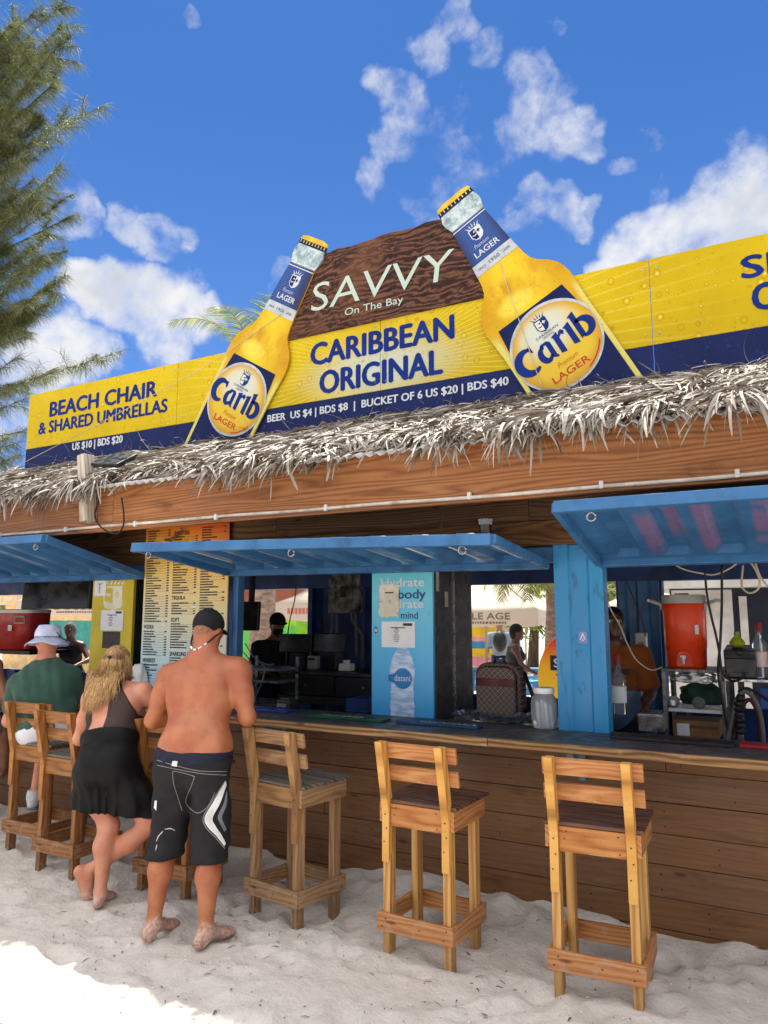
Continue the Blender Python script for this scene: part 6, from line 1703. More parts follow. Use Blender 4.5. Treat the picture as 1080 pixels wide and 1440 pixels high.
    def band(name, Lp, Rp, m, nsub=26, nw=7, lift=.003):
        Ls, Rs = spline([(x, y, 0) for x, y in Lp], nsub), spline([(x, y, 0) for x, y in Rp], nsub); g = []
        n = min(len(Ls), len(Rs))
        for i in range(n):
            row = []
            for j in range(nw):
                q = Ls[i].lerp(Rs[i], j/(nw-1)); h = hit(q.x, q.y, lift); row.append(h)
            if all(h is not None for h in row): g.append(row)
        if len(g) > 2:
            mb = MB(); mb.patch(g); return mb.build(name, m, sho, smooth=True)
    CW = cloth("flash_white", S(226,226,222), S(200,200,196), 12, .8); CG = cloth("flash_grey", S(120,124,128), S(104,108,112), 12, .8)
    band("white_flash", [(317,1098),(302,1124),(288,1149),(292,1163),(304,1176),(315,1190)], [(318,1104),(310,1128),(299,1150),(303,1162),(311,1174),(317,1186)], CW)
    band("grey_flash", [(318,1112),(314,1130),(306,1148),(309,1158),(315,1170)], [(319,1116),(318,1132),(312,1148),(314,1157),(318,1166)], CG)
    band("white_flash", [(218,1126),(217,1136)], [(221,1126),(220,1140)], CW, 8)
    ST = cloth("stitching", S(150,150,150), None, 20, .8)
    def seam(pts, r=.0016):
        P = [hit(q.x, q.y, .001) for q in spline([(x, y, 0) for x, y in pts], 8)]; P = [p for p in P if p is not None]
        if len(P) > 2: mb = MB(); mb.tube(P, r, 5); mb.build("seam", ST, sho, smooth=True)
    seam([(221,1069),(245,1076),(280,1084),(319,1085)]); seam([(221,1076),(250,1082),(285,1088),(319,1090)])
    seam([(243,1084),(244,1100),(249,1118),(256,1140)]); seam([(274,1092),(268,1108),(261,1127),(270,1139),(280,1143),(292,1134),(302,1115)]); seam([(244,1084),(262,1088),(274,1092)])
    seam([(317,1098),(300,1124),(286,1149),(290,1164),(303,1178),(316,1193)], .002)
    band("logo_tag", [(243,1069),(242,1077)], [(250,1070),(249,1078)], CW, 4, 4, .004)
    SM = pm("sunscreen", S(190,186,180), S(190,184,178), 60, .6)
    for q in ([(220,1183),(223,1176),(228,1170)], [(219,1196),(221,1188)], [(220,1214),(222,1216)], [(232,1166),(240,1165),(246,1168)], [(226,1173),(229,1169)]):
        P = [hit(x, y, .001) for x, y in q]; P = [p for p in P if p is not None]
        if len(P) > 1: mb = MB(); mb.tube(P, [.0022+.0014*(i % 2) for i in range(len(P))], 6); mb.build("sunscreen_smear", SM, sho, smooth=True)
    for q, m in (([(263,1065.5),(270,1066)], pm("trim_blue", S(70,160,220), None, 9, .6)), ([(276,1066.5),(284,1067)], pm("trim_red", S(200,90,50), None, 9, .6)), ([(285,1067),(289,1067)], CW)):
        P = [hit(x, y, .004) for x, y in q]
        if all(p is not None for p in P): mb = MB(); mb.tube(P, .004, 6); mb.build("waist_trim", m, sho, smooth=True)
    # short hair under the cap, cap with brim, strap of his sunglasses
    hb = Body(); hb.ell('h', hc+hu*.012-hf*.014, (.0835, .1045, .104), np.stack([hr, hf, hu]), .01)
    cap_pt = hc+hu*.035; nrm = hu*1.0-hf*.10
    grow("cropped_hair", hb, cloth("hair_cropped", S(150,108,80), S(120,82,60), 60, .9), .006, None, -.001, ((tuple(cap_pt), tuple(nrm)), (tuple(hc+hf*.02), tuple(hf)), (tuple(hc-hu*.045), tuple(-hu*.9+hf*.4))), None, o)
    cb = Body(); cb.ell('h', hc+hu*.035-hf*.006, (.094, .116, .104), np.stack([hr, hf, hu]), .01)
    CAP = cloth("cap_black", S(22,22,24), S(32,32,34), 9, .8)
    cap = grow("cap", cb, CAP, .006, None, 0, ((tuple(hc+hu*.0), tuple(-hu+hf*.40)),), lambda X, Y, Z: .0012*np.sin(np.arctan2((X-hc[0]), (Y-hc[1]))*3), o, smooth_n=2)
    g = []
    for i in range(9):
        row = []; a = R_(-62+124*i/8)
        for j in range(6):
            rad = 1.0+.72*j/5*math.cos(a)**.7; q = hc+hu*(.030-.018*(j/5)**1.3-.016*abs(math.sin(a)))+hr*math.sin(a)*.092*(1+.06*j/5)+hf*(math.cos(a)*.112*rad)
            row.append(Vector(q))
        g.append(row)
    mb = MB(); mb.patch(g); br = mb.build("brim", CAP, cap, smooth=True); sd_ = br.modifiers.new("t", 'SOLIDIFY'); sd_.thickness = .004
    P = []; 
    for i in range(25):
        a = R_(95+170*i/24); s_ = math.sin(R_(180*i/24))
        hh = np.array((hf[0], hf[1], 0)); hh /= np.linalg.norm(hh); P.append(Vector(hc+hr*(-.092*math.cos(R_(180*i/24)))*(1-.18*s_)-hh*(.004+.142*s_)+np.array((0, 0, -.010-.105*s_**1.3))))
    mb = MB(); mb.tube(P, [.0085-.004*math.sin(math.pi*i/24) for i in range(25)], 8); sg = mb.build("glasses_strap", BLACK, o, smooth=True)
    for i0, i1 in ((8, 10), (11, 13), (14, 16), (17, 18)):
        mb = MB(); mb.tube([p-Vector(hf)*.003 for p in P[i0:i1+1]], .0062, 8); mb.build("strap_pattern", WHITE, sg, smooth=True)
shirtless()

# ---- the woman in black
def strands(mb, root_fn, n, seed, m_len, rnd=None):
    pass
def woman():
    th = R_(24); r, f, u = lat(th); b = Body()
    pel = np.array((-3.930, 3.465, .80)); waist = np.array((-3.965, 3.505, .965)); chest = np.array((-4.03, 3.60, 1.14)); nk = np.array((-4.085, 3.665, 1.285)); hd = np.array((-4.165, 3.715, 1.425))
    sp = nk-pel; sp /= np.linalg.norm(sp); ff = f-sp*(f@sp); ff /= np.linalg.norm(ff); rr = np.cross(ff, sp); ax = np.stack([rr, ff, sp])
    b.ell('torso', pel, (.168, .138, .135), ax, .06); b.ell('torso', waist, (.176, .135, .13), ax, .07); b.ell('torso', chest-sp*.03, (.175, .125, .15), ax, .06)
    b.ell('torso', chest+sp*.06, (.180, .098, .09), ax, .05)
    for s in (-1, 1):
        b.ell('torso', chest-sp*.03+rr*s*.085+ff*.085, (.085, .08, .085), ax, .04)
        b.cone('torso', nk+rr*s*.02-sp*.01, chest+sp*.105+rr*s*.16, .045, .050, .05)
        b.ell('leg', pel+rr*s*.070-ff*.055-sp*.03, (.092, .09, .11), ax, .05)
        b.ell('torso', chest+sp*.0+rr*s*.10-ff*.045, (.07, .06, .11), ax, .05)
    shL, shR = chest+sp*.085-rr*.185, chest+sp*.085+rr*.185
    elL, elR = np.array((-4.372, 3.60, .915)), np.array((-3.70, 3.86, 1.03)); wrL, wrR = np.array((-4.27, 3.84, .99)), np.array((-3.86, 4.02, 1.10))
    for sh, el, wr in ((shL, elL, wrL), (shR, elR, wrR)):
        b.ell('arm', sh, (.060, .062, .066), ax, .045)
        b.cone('arm', sh, sh+(el-sh)*.5, .056, .052, .04); b.cone('arm', sh+(el-sh)*.5, el, .052, .041, .03)
        m = el+(wr-el)*.3; b.cone('arm', el, m, .041, .040, .03); b.cone('arm', m, wr, .040, .024, .03)
    hand(b, wrL, np.array((.3, .8, .1)), -u, 1, .9, .5); hand(b, wrR, np.array((-.5, .7, .05)), -u, -1, .9, .5)
    face = np.array((-.35, .9, -.12)); hc, hr, hf, hu = head(b, hd, face, u, .98, nk-sp*.01, .048)
    hL, hR = pel-rr*.10-u*.04, pel+rr*.10-u*.04
    kL, kR = np.array((-3.895, 3.47, .435)), np.array((-3.655, 3.585, .455)); aL, aR = np.array((-3.845, 3.385, .085)), np.array((-4.010, 3.43, .165))
    for hp, k, a in ((hL, kL, aL), (hR, kR, aR)):
        b.cone('leg', hp, hp+(k-hp)*.5, .098, .086, .05); b.cone('leg', hp+(k-hp)*.5, k, .086, .060, .05)
        mid = k+(a-k)*.3; back = np.array((0, -.02, 0)) if a is aL else np.array((.0, -.01, -.02))
        b.cone('leg', k, mid+back, .057, .060, .04); b.cone('leg', mid+back, a, .060, .033, .04)
    foot(b, aL, (-.12, .24), .95, z=-.005)
    # the crossed foot stands on its toes, sole towards the camera
    heel = np.array((-4.040, 3.385, .165)); toe = np.array((-3.985, 3.40, .018)); d = toe-heel; d /= np.linalg.norm(d)
    b.ell('foot', heel, (.032, .034, .036), None, .02); b.cone('foot', heel, toe+np.array((0, 0, .015)), .032, .034, .025); b.cone('foot', aR, heel*.4+toe*.6+np.array((.02, .03, .0)), .034, .026, .03)
    ro = np.array((.92, .35, .0))
    for i in range(5): q = toe+ro*(-.034+i*.017); b.cone('foot', q, q+np.array((.012, .045-.004*i, -.004)), .011, .009, .008)
    SK = skin_mat("skin_fair", S(204,142,112), S(188,122,94), S(180,100,80), .10)
    o = grow("person", b, SK, .0085, None, 0, (), None, None, tuple(pel*np.array((1, 1, 0))), smooth_n=2)
    tag(o, "blonde woman in short black swim dress leaning on the bar with crossed bare legs", "person")
    # skirt: waist to hem, flaring a little
    bb = Body(); bb.p = [p for p in b.p if p[0] in ('torso', 'leg') and (p[1] == 'e' or p[0] == 'leg')]
    bb.cone('leg', pel-rr*.07+u*.02, np.array((-4.035, 3.46, .49)), .100, .142, .05); bb.cone('leg', pel+rr*.07+u*.02, np.array((-3.815, 3.545, .53)), .100, .118, .05)
    def fold(X, Y, Z):
        low = np.clip((.80-Z)/.3, 0, 1); a = np.arctan2(Y-pel[1], X-pel[0])
        return low*.010*np.sin(a*17+np.sin(Z*9)*1.2)+.003*np.sin(Z*38+X*30+Y*18)
    DR = cloth("dress_black", S(10,10,11), S(16,16,18), 8, .6)
    sk = grow("skirt", bb, DR, .0085, None, .012, (((-3.93, 3.46, .545), (-.18, .12, -1)), (tuple(waist+sp*.0), tuple(sp))), fold, o, smooth_n=2)
    tb = Body(); tb.p = [p for p in b.p if p[0] == 'torso']
    grow("waistband", tb, DR, .0085, None, .016, ((tuple(waist+sp*.025), tuple(sp)), (tuple(waist-sp*.065), tuple(-sp))), None, sk, smooth_n=2)
    # bodice: halter of sheer black mesh with an open back
    MESH, t, bs = new_mat("sheer_mesh")
    bs.inputs['Base Color'].default_value = S(34,28,28); bs.inputs['Alpha'].default_value = .78; bs.inputs['Roughness'].default_value = .7
    def bodice(D, X, Y, Z):
        xr = (X-chest[0])*rr[0]+(Y-chest[1])*rr[1]+(Z-chest[2])*rr[2]; xf = (X-chest[0])*ff[0]+(Y-chest[1])*ff[1]+(Z-chest[2])*ff[2]; xz = (X-chest[0])*sp[0]+(Y-chest[1])*sp[1]+(Z-chest[2])*sp[2]
        hole = np.maximum(np.abs(xr+.050)-(.055-np.clip(xz-.02, 0, 1)*.15), xf+.0)          # keyhole at the back
        arm = np.minimum(.172-np.clip(xz+.06, 0, 1)*.62-xr, .172-np.clip(xz+.06, 0, 1)*.62+xr)      # halter armholes
        return np.maximum(np.maximum(D, -np.maximum(hole, -(.10-xz)*0+xz-.14)), -arm)
    grow("bodice", tb, MESH, .0085, None, .008, ((tuple(waist+sp*.02), tuple(-sp)), (tuple(nk+sp*.01), tuple(sp))), None, o, extra=bodice, smooth_n=2)
    mb = MB(); P = []
    for i in range(13): a = math.pi*2*i/12; P.append(Vector(nk+sp*.012+rr*math.sin(a)*.058+ff*math.cos(a)*.058))
    mb.tube(P, .007, 7); mb.build("halter_strap", BLACK, o, smooth=True)
    # hair: half tied, long and wavy down the back
    hm, t, bs = new_mat("hair_blonde"); isl = t.new('ShaderNodeNewGeometry').outputs['Random Per Island']
    t.put(bs.inputs['Base Color'], t.ramp(isl, [(0, S(104,72,42)), (.3, S(156,114,66)), (.65, S(190,148,92)), (1, S(214,180,126))])); bs.inputs['Roughness'].default_value = .42
    hb = Body(); hb.ell('h', hc+hu*.022-hf*.012, (.088, .108, .104), np.stack([hr, hf, hu]), .02)
    hb.ell('h', hc-hu*.05-hf*.055, (.075, .06, .10), np.stack([hr, hf, hu]), .05)
    cap = grow("hair", hb, hm, .008, None, .0, ((tuple(hc+hf*.055+hu*.02), tuple(hf*1.0-hu*.55)),), None, o)
    rnd = random.Random(17); mb = MB()
    tie = hc-hf*.112+hu*.035
    for i in range(3400):
        # roots over the crown and sides
        a = rnd.uniform(-math.pi*.62, math.pi*.62); e = rnd.uniform(-.15, 1.35)
        nrm = (-hf*math.cos(a)*math.cos(e)+hr*math.sin(a)*math.cos(e)+hu*math.sin(e))
        p = hc+hu*.022-hf*.012+hr*(nrm@hr)*.089+hf*(nrm@hf)*.109+hu*(nrm@hu)*.105
        pts = [Vector(p)]
        to_tie = e > .35 and rnd.random() < .75
        if to_tie:
            q = tie+hr*rnd.gauss(0, .010)+hu*rnd.gauss(0, .008)
            mid = (p+q)/2; dv = mid-(hc+hu*.022-hf*.012); mid = (hc+hu*.022-hf*.012)+dv/np.linalg.norm(dv)*np.linalg.norm(p-(hc+hu*.022-hf*.012))*1.015
            pts += [Vector(mid), Vector(q)]; cur = q; L = rnd.uniform(.20, .46); side = rnd.gauss(-.03, .04)
        else:
            cur = p-hu*.05+nrm*.012; pts.append(Vector(cur)); L = rnd.uniform(.12, .36); side = rnd.gauss(-.02, .035)
        wav = rnd.uniform(0, 6.28); amp = rnd.uniform(.002, .011); n = 7
        out = np.array((-rr*0-ff*1.0))
        for k in range(1, n+1):
            g = k/n
            q = cur-np.array((0, 0, 1.))*L*g+ r*side*g+(rr*math.sin(wav+g*9)+out*math.cos(wav+g*7)*.4)*amp
            q = q-ff*(.035*math.sin(g*math.pi*.5))-(sp*0)
            # stay outside the back
            surf = chest+sp*((q-chest)@sp); 
            lim = -.135-.012*rnd.random()
            if q[2] < nk[2]+.02 and (q-surf)@ff > lim and abs((q-surf)@rr) < .17: q = q+ff*(lim-(q-surf)@ff)
            pts.append(Vector(q))
        w = rnd.uniform(.0006, .0016)
        mb.tube(pts, [w*(.8+.5*math.sin(math.pi*k/(len(pts)-1)))*(1 if k < len(pts)-1 else .3) for k in range(len(pts))], 4, caps=False)
    mb.build("hair_strands", hm, cap, smooth=True)
    mb = MB(); mb.ell(Vector(tie-hf*.012), (.014, .012, .012), 12, 8); mb.build("hair_tie", BLACK, cap, smooth=True)
woman()

# ---- man in the white bucket hat, seated
def seated():
    th = R_(42); r, f, u = lat(th); b = Body()
    pel = np.array((-5.20, 3.97, .88)); chest = np.array((-5.325, 4.02, 1.19)); nk = np.array((-5.385, 4.06, 1.385)); hd = np.array((-5.425, 4.10, 1.542))
    sp = nk-pel; sp /= np.linalg.norm(sp); ff = f-sp*(f@sp); ff /= np.linalg.norm(ff); rr = np.cross(ff, sp); ax = np.stack([rr, ff, sp])
    b.ell('torso', pel, (.205, .15, .13), ax, .06); b.ell('torso', pel+sp*.16, (.205, .145, .15), ax, .07); b.ell('torso', chest, (.200, .135, .19), ax, .07); b.ell('torso', chest+sp*.06, (.180, .105, .085), ax, .05)
    for s in (-1, 1): b.cone('torso', nk+rr*s*.03-sp*.005, chest+sp*.075+rr*s*.155, .056, .050, .05); b.ell('torso', chest+rr*s*.11-ff*.045, (.09, .08, .14), ax, .05)
    shL, shR = chest+sp*.055-rr*.195, chest+sp*.055+rr*.195
    elL, elR = shL-rr*.07-u*.26+ff*.06, shR+rr*.05-u*.26+ff*.07; wrL, wrR = elL+f*.22+r*.06-u*.01, elR+f*.22-r*.10+u*.02
    for sh, el, wr in ((shL, elL, wrL), (shR, elR, wrR)):
        b.ell('arm', sh, (.064, .066, .068), ax, .04); b.cone('arm', sh, el, .060, .047, .04); m = el+(wr-el)*.3; b.cone('arm', el, m, .047, .046, .03); b.cone('arm', m, wr, .046, .029, .03)
    hand(b, wrL, f*.8+r*.3, -u, 1, 1, .5); hand(b, wrR, f*.8-r*.4, -u, -1, 1, .5)
    hc, hr, hf, hu = head(b, hd, f-u*.1, u, 1.04, nk-sp*.02, .060)
    hips = (pel-r*.10-u*.03, pel+r*.10-u*.03); kn = (pel-r*.20+np.array((-.10, .36, -.06)), pel+r*.12+np.array((-.02, .38, -.06)))
    an = (kn[0]+np.array((-.02, -.10, -.50)), kn[1]+np.array((.0, -.10, -.50)))
    for hp, k, a in zip(hips, kn, an):
        b.cone('leg', hp, k, .095, .064, .05); m = k+(a-k)*.3+np.array((0, -.015, 0)); b.cone('leg', k, m, .058, .058, .04); b.cone('leg', m, a, .058, .036, .04); foot(b, a, f[:2], 1.0, z=a[2]-.085)
    SK = skin_mat("skin_ruddy", S(206,138,110), S(188,116,88), S(176,86,70))
    o = grow("person", b, SK, .010, None, 0, (), None, None, tuple(pel*np.array((1, 1, 0))), smooth_n=2)
    tag(o, "man in white bucket hat and dark green T-shirt seated at the bar, seen from behind", "person")
    tb = Body(); tb.p = [p for p in b.p if p[0] in ('torso',)]
    for sh, el in ((shL, elL), (shR, elR)): tb.cone('torso', sh, sh+(el-sh)*.62, .066, .066, .03); tb.ell('torso', sh, (.066, .068, .070), ax, .03)
    wr_ = lambda X, Y, Z: .0045*np.sin(Z*34+np.sin(X*13+Y*9)*2)*np.clip((1.3-Z)/.3, .15, 1)+.003*np.sin((X+Y)*52+Z*16)
    ts = grow("t_shirt", tb, cloth("tshirt_green", S(58,90,76), S(46,74,64), 5, .9), .0095, None, .014, ((tuple(pel-sp*.03), tuple(-sp)), (tuple(shL+(elL-shL)*.56), tuple(elL-shL)) if False else (tuple(pel-sp*.03), tuple(-sp)), (tuple(nk+sp*.022), tuple(sp-ff*.25))), wr_, o, smooth_n=2)
    sb = Body(); sb.p = [p for p in b.p if p[0] == 'leg' and p[2][2] > .6 or (p[0] == 'torso' and p[2][2] < 1.0)]
    grow("white_shorts", sb, cloth("shorts_white", S(222,222,226), S(200,202,210), 8, .85), .0095, None, .016, ((tuple(pel+sp*.0), tuple(sp)), (tuple(kn[0]*.5+kn[1]*.5-f*.12), tuple(f))), None, o, smooth_n=2)
    for k, a in enumerate(an):
        shb = Body(); foot(shb, a, f[:2], 1.05, z=a[2]-.088); shb.cone('foot', a, a+np.array((0, 0, .03)), .05, .048, .03)
        s_ = grow("shoe", shb, cloth("shoe_white", S(214,216,216), S(170,174,178), 16, .7), .009, None, .008, (((0, 0, a[2]+.045), (0, 0, 1)),), None, o)
        fb = Body(); q = a+np.array((0, 0, -.075)); d3 = np.array((f[0], f[1], 0)); fb.cone('s', q-d3*.05, q+d3*.16, .04, .045, .02)
        grow("shoe_sole", fb, pm("sole_grey", S(120,124,128), None, 8, .7), .009, None, .008, (((0, 0, a[2]-.072), (0, 0, 1)), ((0, 0, a[2]-.094), (0, 0, -1))), None, s_)
    # bucket hat
    HAT = pm("hat_white", S(206,212,232), S(182,190,222), 6, .9, bump=.35, bscale=22)
    cb = Body(); cb.ell('h', hc+hu*.055, (.098, .110, .100), np.stack([hr, hf, hu]), .01); cb.cone('h', hc+hu*.02, hc+hu*.10, .10, .085, .03)
    hat = grow("bucket_hat", cb, HAT, .007, None, 0, ((tuple(hc+hu*.02), tuple(-hu)), (tuple(hc+hu*.137), tuple(hu))), lambda X, Y, Z: .003*np.sin(X*60+Z*40)+.003*np.sin(Y*50-Z*55), o, smooth_n=2)
    g = []
    for i in range(41):
        a = 2*math.pi*i/40; row = []
        for j in range(6):
            t_ = j/5; rad = .100+.075*t_; wave = .010*math.sin(a*3+1)*t_+.006*math.sin(a*7)*t_
            row.append(Vector(hc+hu*(.030-.052*t_**1.1+wave)+hr*math.cos(a)*rad+hf*math.sin(a)*rad*1.08))
        g.append(row)
    mb = MB(); mb.patch(g); br = mb.build("hat_brim", HAT, hat, smooth=True); q = br.modifiers.new("t", 'SOLIDIFY'); q.thickness = .004
    mb = MB(); P = []
    for i in range(22): a = R_(200+150*i/21); P.append(Vector(hc+hu*(.036+.004*math.sin(i*1.9))+hr*math.cos(a)*.106+hf*math.sin(a)*.116))
    mb.tube(P, .0022, 5); mb.build("hat_cord", BLACK, hat, smooth=True)
    rb = Body(); 
    mb = MB(); mb.tube([Vector(hc+hu*.075+hr*.075-hf*.075), Vector(hc+hu*.04+hr*.10-hf*.045), Vector(hc+hu*.02+hr*.13-hf*.03), Vector(hc-hu*.015+hr*.165-hf*.02)], .0035, 6); mb.ell(Vector(hc-hu*.02+hr*.168-hf*.02), (.010,)*3, 10, 6); mb.build("chin_cord", BLACK, hat, smooth=True)
seated()

# ---- generic seated or standing figures for the far side and the left edge
def figure(label, base, th, h=1.72, skin=None, arms=None, lean=0., cell=.014, shirt=None, sleeve=.6, bottoms=None, face=None, hair=None, extras=None, female=False, seatz=None, cap=None, head_turn=0.):
    r, f, u = lat(th); k = h/1.75; base = np.array(base, float); b = Body()
    pel = base+u*.93*k if seatz is None else base+u*(seatz+.10)
    sp = u+f*lean; sp /= np.linalg.norm(sp); ff = f-sp*(f@sp); ff /= np.linalg.norm(ff); rr = np.cross(ff, sp); ax = np.stack([rr, ff, sp])
    chest = pel+sp*.33*k; nk = pel+sp*.545*k; hd = nk+u*.155*k+f*(.03+lean*.08)
    w = .92 if female else 1.
    b.ell('torso', pel, (.165*k, .125*k, .12*k), ax, .06); b.ell('torso', pel+sp*.15*k, (.150*k*w, .115*k, .13*k), ax, .06); b.ell('torso', chest, (.170*k*w, .118*k, .18*k), ax, .06); b.ell('torso', chest+sp*.11*k, (.175*k*w, .095*k, .08*k), ax, .05)
    if female:
        for s in (-1, 1): b.ell('torso', chest+rr*s*.075*k+ff*.085*k, (.07*k,)*3, ax, .04)
    sh = {}
    for s in (-1, 1): b.cone('torso', nk+rr*s*.03-sp*.01, chest+sp*.13*k+rr*s*.165*k*w, .045*k, .05*k, .05); sh[s] = chest+sp*.12*k+rr*s*.195*k*w
    E = {}
    for s in (-1, 1):
        a = (arms or {}).get(s) or ((s*.08, .04, -.27), (s*.02, .16, -.20))
        el = sh[s]+(r*a[0][0]+f*a[0][1]+u*a[0][2])*k; wr = el+(r*a[1][0]+f*a[1][1]+u*a[1][2])*k; E[s] = (el, wr)
        b.ell('arm', sh[s], (.060*k,)*3, None, .045); b.cone('arm', sh[s], el, .052*k*w, .040*k*w, .035); m = el+(wr-el)*.3; b.cone('arm', el, m, .040*k*w, .040*k*w, .03); b.cone('arm', m, wr, .040*k*w, .025*k*w, .03)
        dd = wr-el; hand(b, wr, dd, -u+ff*.1, -s, k, .6)
    fc = f*math.cos(head_turn)-r*math.sin(head_turn)
    if face is not None: fc = np.array(face, float)
    hc, hr, hf, hu = head(b, hd, fc, u, k, nk-sp*.02, .052*k)
    for s in (-1, 1):
        hp = pel+r*s*.09*k-u*.04*k
        if seatz is None: kn = base+r*s*.10*k+u*.48*k+f*.03; an = base+r*s*.10*k+u*.085
        else: kn = pel+r*s*.14+f*.40-u*.05; an = kn-u*.43+f*.02
        b.cone('leg', hp, hp+(kn-hp)*.5, .095*k, .08*k, .05); b.cone('leg', hp+(kn-hp)*.5, kn, .08*k, .055*k, .05); m = kn+(an-kn)*.3-f*.012; b.cone('leg', kn, m, .054*k, .055*k, .04); b.cone('leg', m, an, .055*k, .034*k, .04); foot(b, an, f[:2], k, z=an[2]-.085)
    o = grow("person", b, skin, cell, None, 0, (), None, None, tuple(base)); tag(o, label, "person")
    if shirt:
        tb = Body(); tb.p = [p for p in b.p if p[0] == 'torso']
        for s in (-1, 1):
            if sleeve: tb.cone('torso', sh[s], sh[s]+(E[s][0]-sh[s])*sleeve, .070*k, .066*k, .04)
        grow("shirt", tb, shirt, cell*.9, None, .014, ((tuple(pel-sp*.06), tuple(-sp)), (tuple(nk-sp*(.012 if sleeve else .06)), tuple(sp))), lambda X, Y, Z: .004*np.sin(Z*40+X*30), o)
    if bottoms:
        sb = Body(); sb.p = [p for p in b.p if (p[0] == 'leg' and p[2][2] > base[2]+.3*k) or (p[0] == 'torso' and p[2][2] < pel[2]+.12)]
        cut = ((tuple(pel+sp*.04), tuple(sp)),)+(((0, 0, base[2]+.52*k), (0, 0, -1)),) if seatz is None else ((tuple(pel+sp*.02), tuple(sp)), (tuple(pel+f*.30), tuple(f)))
        grow("shorts", sb, bottoms, cell*.9, None, .014, cut, None, o)
    if hair is not None:
        hb = Body(); hb.ell('h', hc+hu*.03*k-hf*.016*k, (.086*k, .104*k, .100*k), np.stack([hr, hf, hu]), .02)
        if female: hb.ell('h', hc-hu*.04*k-hf*.06*k, (.07*k, .055*k, .09*k), np.stack([hr, hf, hu]), .05)
        grow("hair", hb, hair, .010, None, 0, ((tuple(hc+hf*.045*k+hu*.01*k), tuple(hf*1.0-hu*.6)),), lambda X, Y, Z: .004*np.sin(X*130)*np.sin(Y*120+Z*90), o)
    if cap is not None:
        cb = Body(); cb.ell('h', hc+hu*.035*k-hf*.004, (.092*k, .114*k, .102*k), np.stack([hr, hf, hu]), .01)
        cp_ = grow("cap", cb, cap, .009, None, 0, ((tuple(hc+hu*.03*k), tuple(-hu)),), None, o)
        g = [[Vector(hc+hu*(.034-.014*(j/4))+hr*math.sin(R_(-60+120*i/8))*.09*(1+.05*j/4)+hf*math.cos(R_(-60+120*i/8))*.11*(1+.6*j/4)) for j in range(5)] for i in range(9)]
        mb = MB(); mb.patch(g); q = mb.build("brim", cap, cp_, smooth=True); q.modifiers.new("t", 'SOLIDIFY').thickness = .004
    face_parts(o, hc, hr, hf, hu, k)
    if extras: extras(o, b, dict(pel=pel, chest=chest, nk=nk, hc=hc, r=r, f=f, u=u, hf=hf, hr=hr, hu=hu, E=E, sh=sh, k=k))
    return o
SK_D = skin_mat("skin_dark", S(96,62,46), S(78,48,36), S(66,38,30)); SK_M = skin_mat("skin_brown", S(150,100,74), S(128,82,60), S(118,68,52)); SK_F = skin_mat("skin_pale", S(206,150,122), S(190,130,102), S(182,108,88))
HAIR_D = cloth("hair_dark", S(24,19,17), S(34,28,25), 50, .6); HAIR_G = cloth("hair_grey", S(110,104,98), S(76,70,66), 50, .7)
# bartender in the orange shirt, bent over the counter right of the pillar, face turned down
def shirt_mark(o, b, q):
    mb = MB(); c0 = q['chest']+q['f']*.135-q['r']*.05; mb.obox(Vector(c0), (Vector(q['r']), Vector(q['f']), Vector(q['u'])), (.06, .004, .02)); mb.build("chest_print", BLACK, o)
    ap = Body(); ap.p = [p for p in b.p if p[0] == 'torso']
    grow("apron", ap, cloth("apron_blue", S(108,132,160), S(86,110,140), 6, .85), .013, None, .026, ((tuple(q['pel']+q['u']*.18), (0, 0, 1)), (tuple(q['pel']-q['u']*.3), (0, 0, -1)), (tuple(q['pel']-q['f']*.02), tuple(-q['f']))), None, o)
bq = PY(868, 900, 5.85)
figure("bartender in orange T-shirt working behind the counter just right of the blue pillar", (bq.x-.02, 5.85, .14), R_(180+8), 1.68, SK_D, {-1: ((-.06, .05, -.27), (.05, .24, -.12)), 1: ((.05, .10, -.27), (-.10, .23, -.17))}, .10, .013, cloth("tshirt_orange", S(138,76,32), S(116,62,26), 6, .9), .75, cloth("trousers_dark", S(40,44,56), None, 8, .9), None, HAIR_D, shirt_mark, False, None, None, .2)
bt_ = PY(871, 1000, 5.25)
liquor("tall clear liquor bottle held near the orange shirted bartender right of the pillar", (bt_.x, 5.25, PY(871, 1005, 5.25).z), 1.35, GLASS_, REDC, PAPER, "bottles behind the right hatch")
# bartender with black cap at the till
cq = PY(387, 895, 6.35)
figure("bearded bartender in black cap and dark shirt behind the till monitors", (cq.x, 6.35, .14), R_(180+55), 1.64, SK_M, {-1: ((-.06, .08, -.27), (.06, .24, .02)), 1: ((.06, .08, -.27), (-.06, .24, .02))}, .06, .013, cloth("shirt_black", S(34,34,38), S(44,44,48), 8, .9), .7, cloth("trousers_dark", S(40,44,56), None, 8, .9), (.75, -.62, -.15), HAIR_D, lambda o, b, q: grow("beard", (lambda B_: (B_.ell('b', q['hc']-q['hu']*.06+q['hf']*.04, (.058, .055, .05), np.stack([q['hr'], q['hf'], q['hu']]), .02), B_)[1])(Body()), HAIR_D, .010, None, 0, ((tuple(q['hc']-q['hu']*.03), tuple(q['hu'])),), None, o), False, None, cloth("cap_plain", S(20,20,22), None, 9, .85))
# guest in a black tank top on the far side of the left hatch
wq = PY(105, 886, 7.75)
figure("grey haired guest in black tank top at the far counter beyond the white bucket hat", (wq.x, 7.75, .02), R_(180+30), 1.66, SK_D, {-1: ((-.16, .10, -.22), (.10, .20, -.05)), 1: ((.16, .10, -.22), (-.10, .20, -.05))}, .28, .014, cloth("tank_black", S(26,26,28), None, 8, .9), 0, cloth("trousers_dark", S(40,44,56)), None, HAIR_G, None, True)
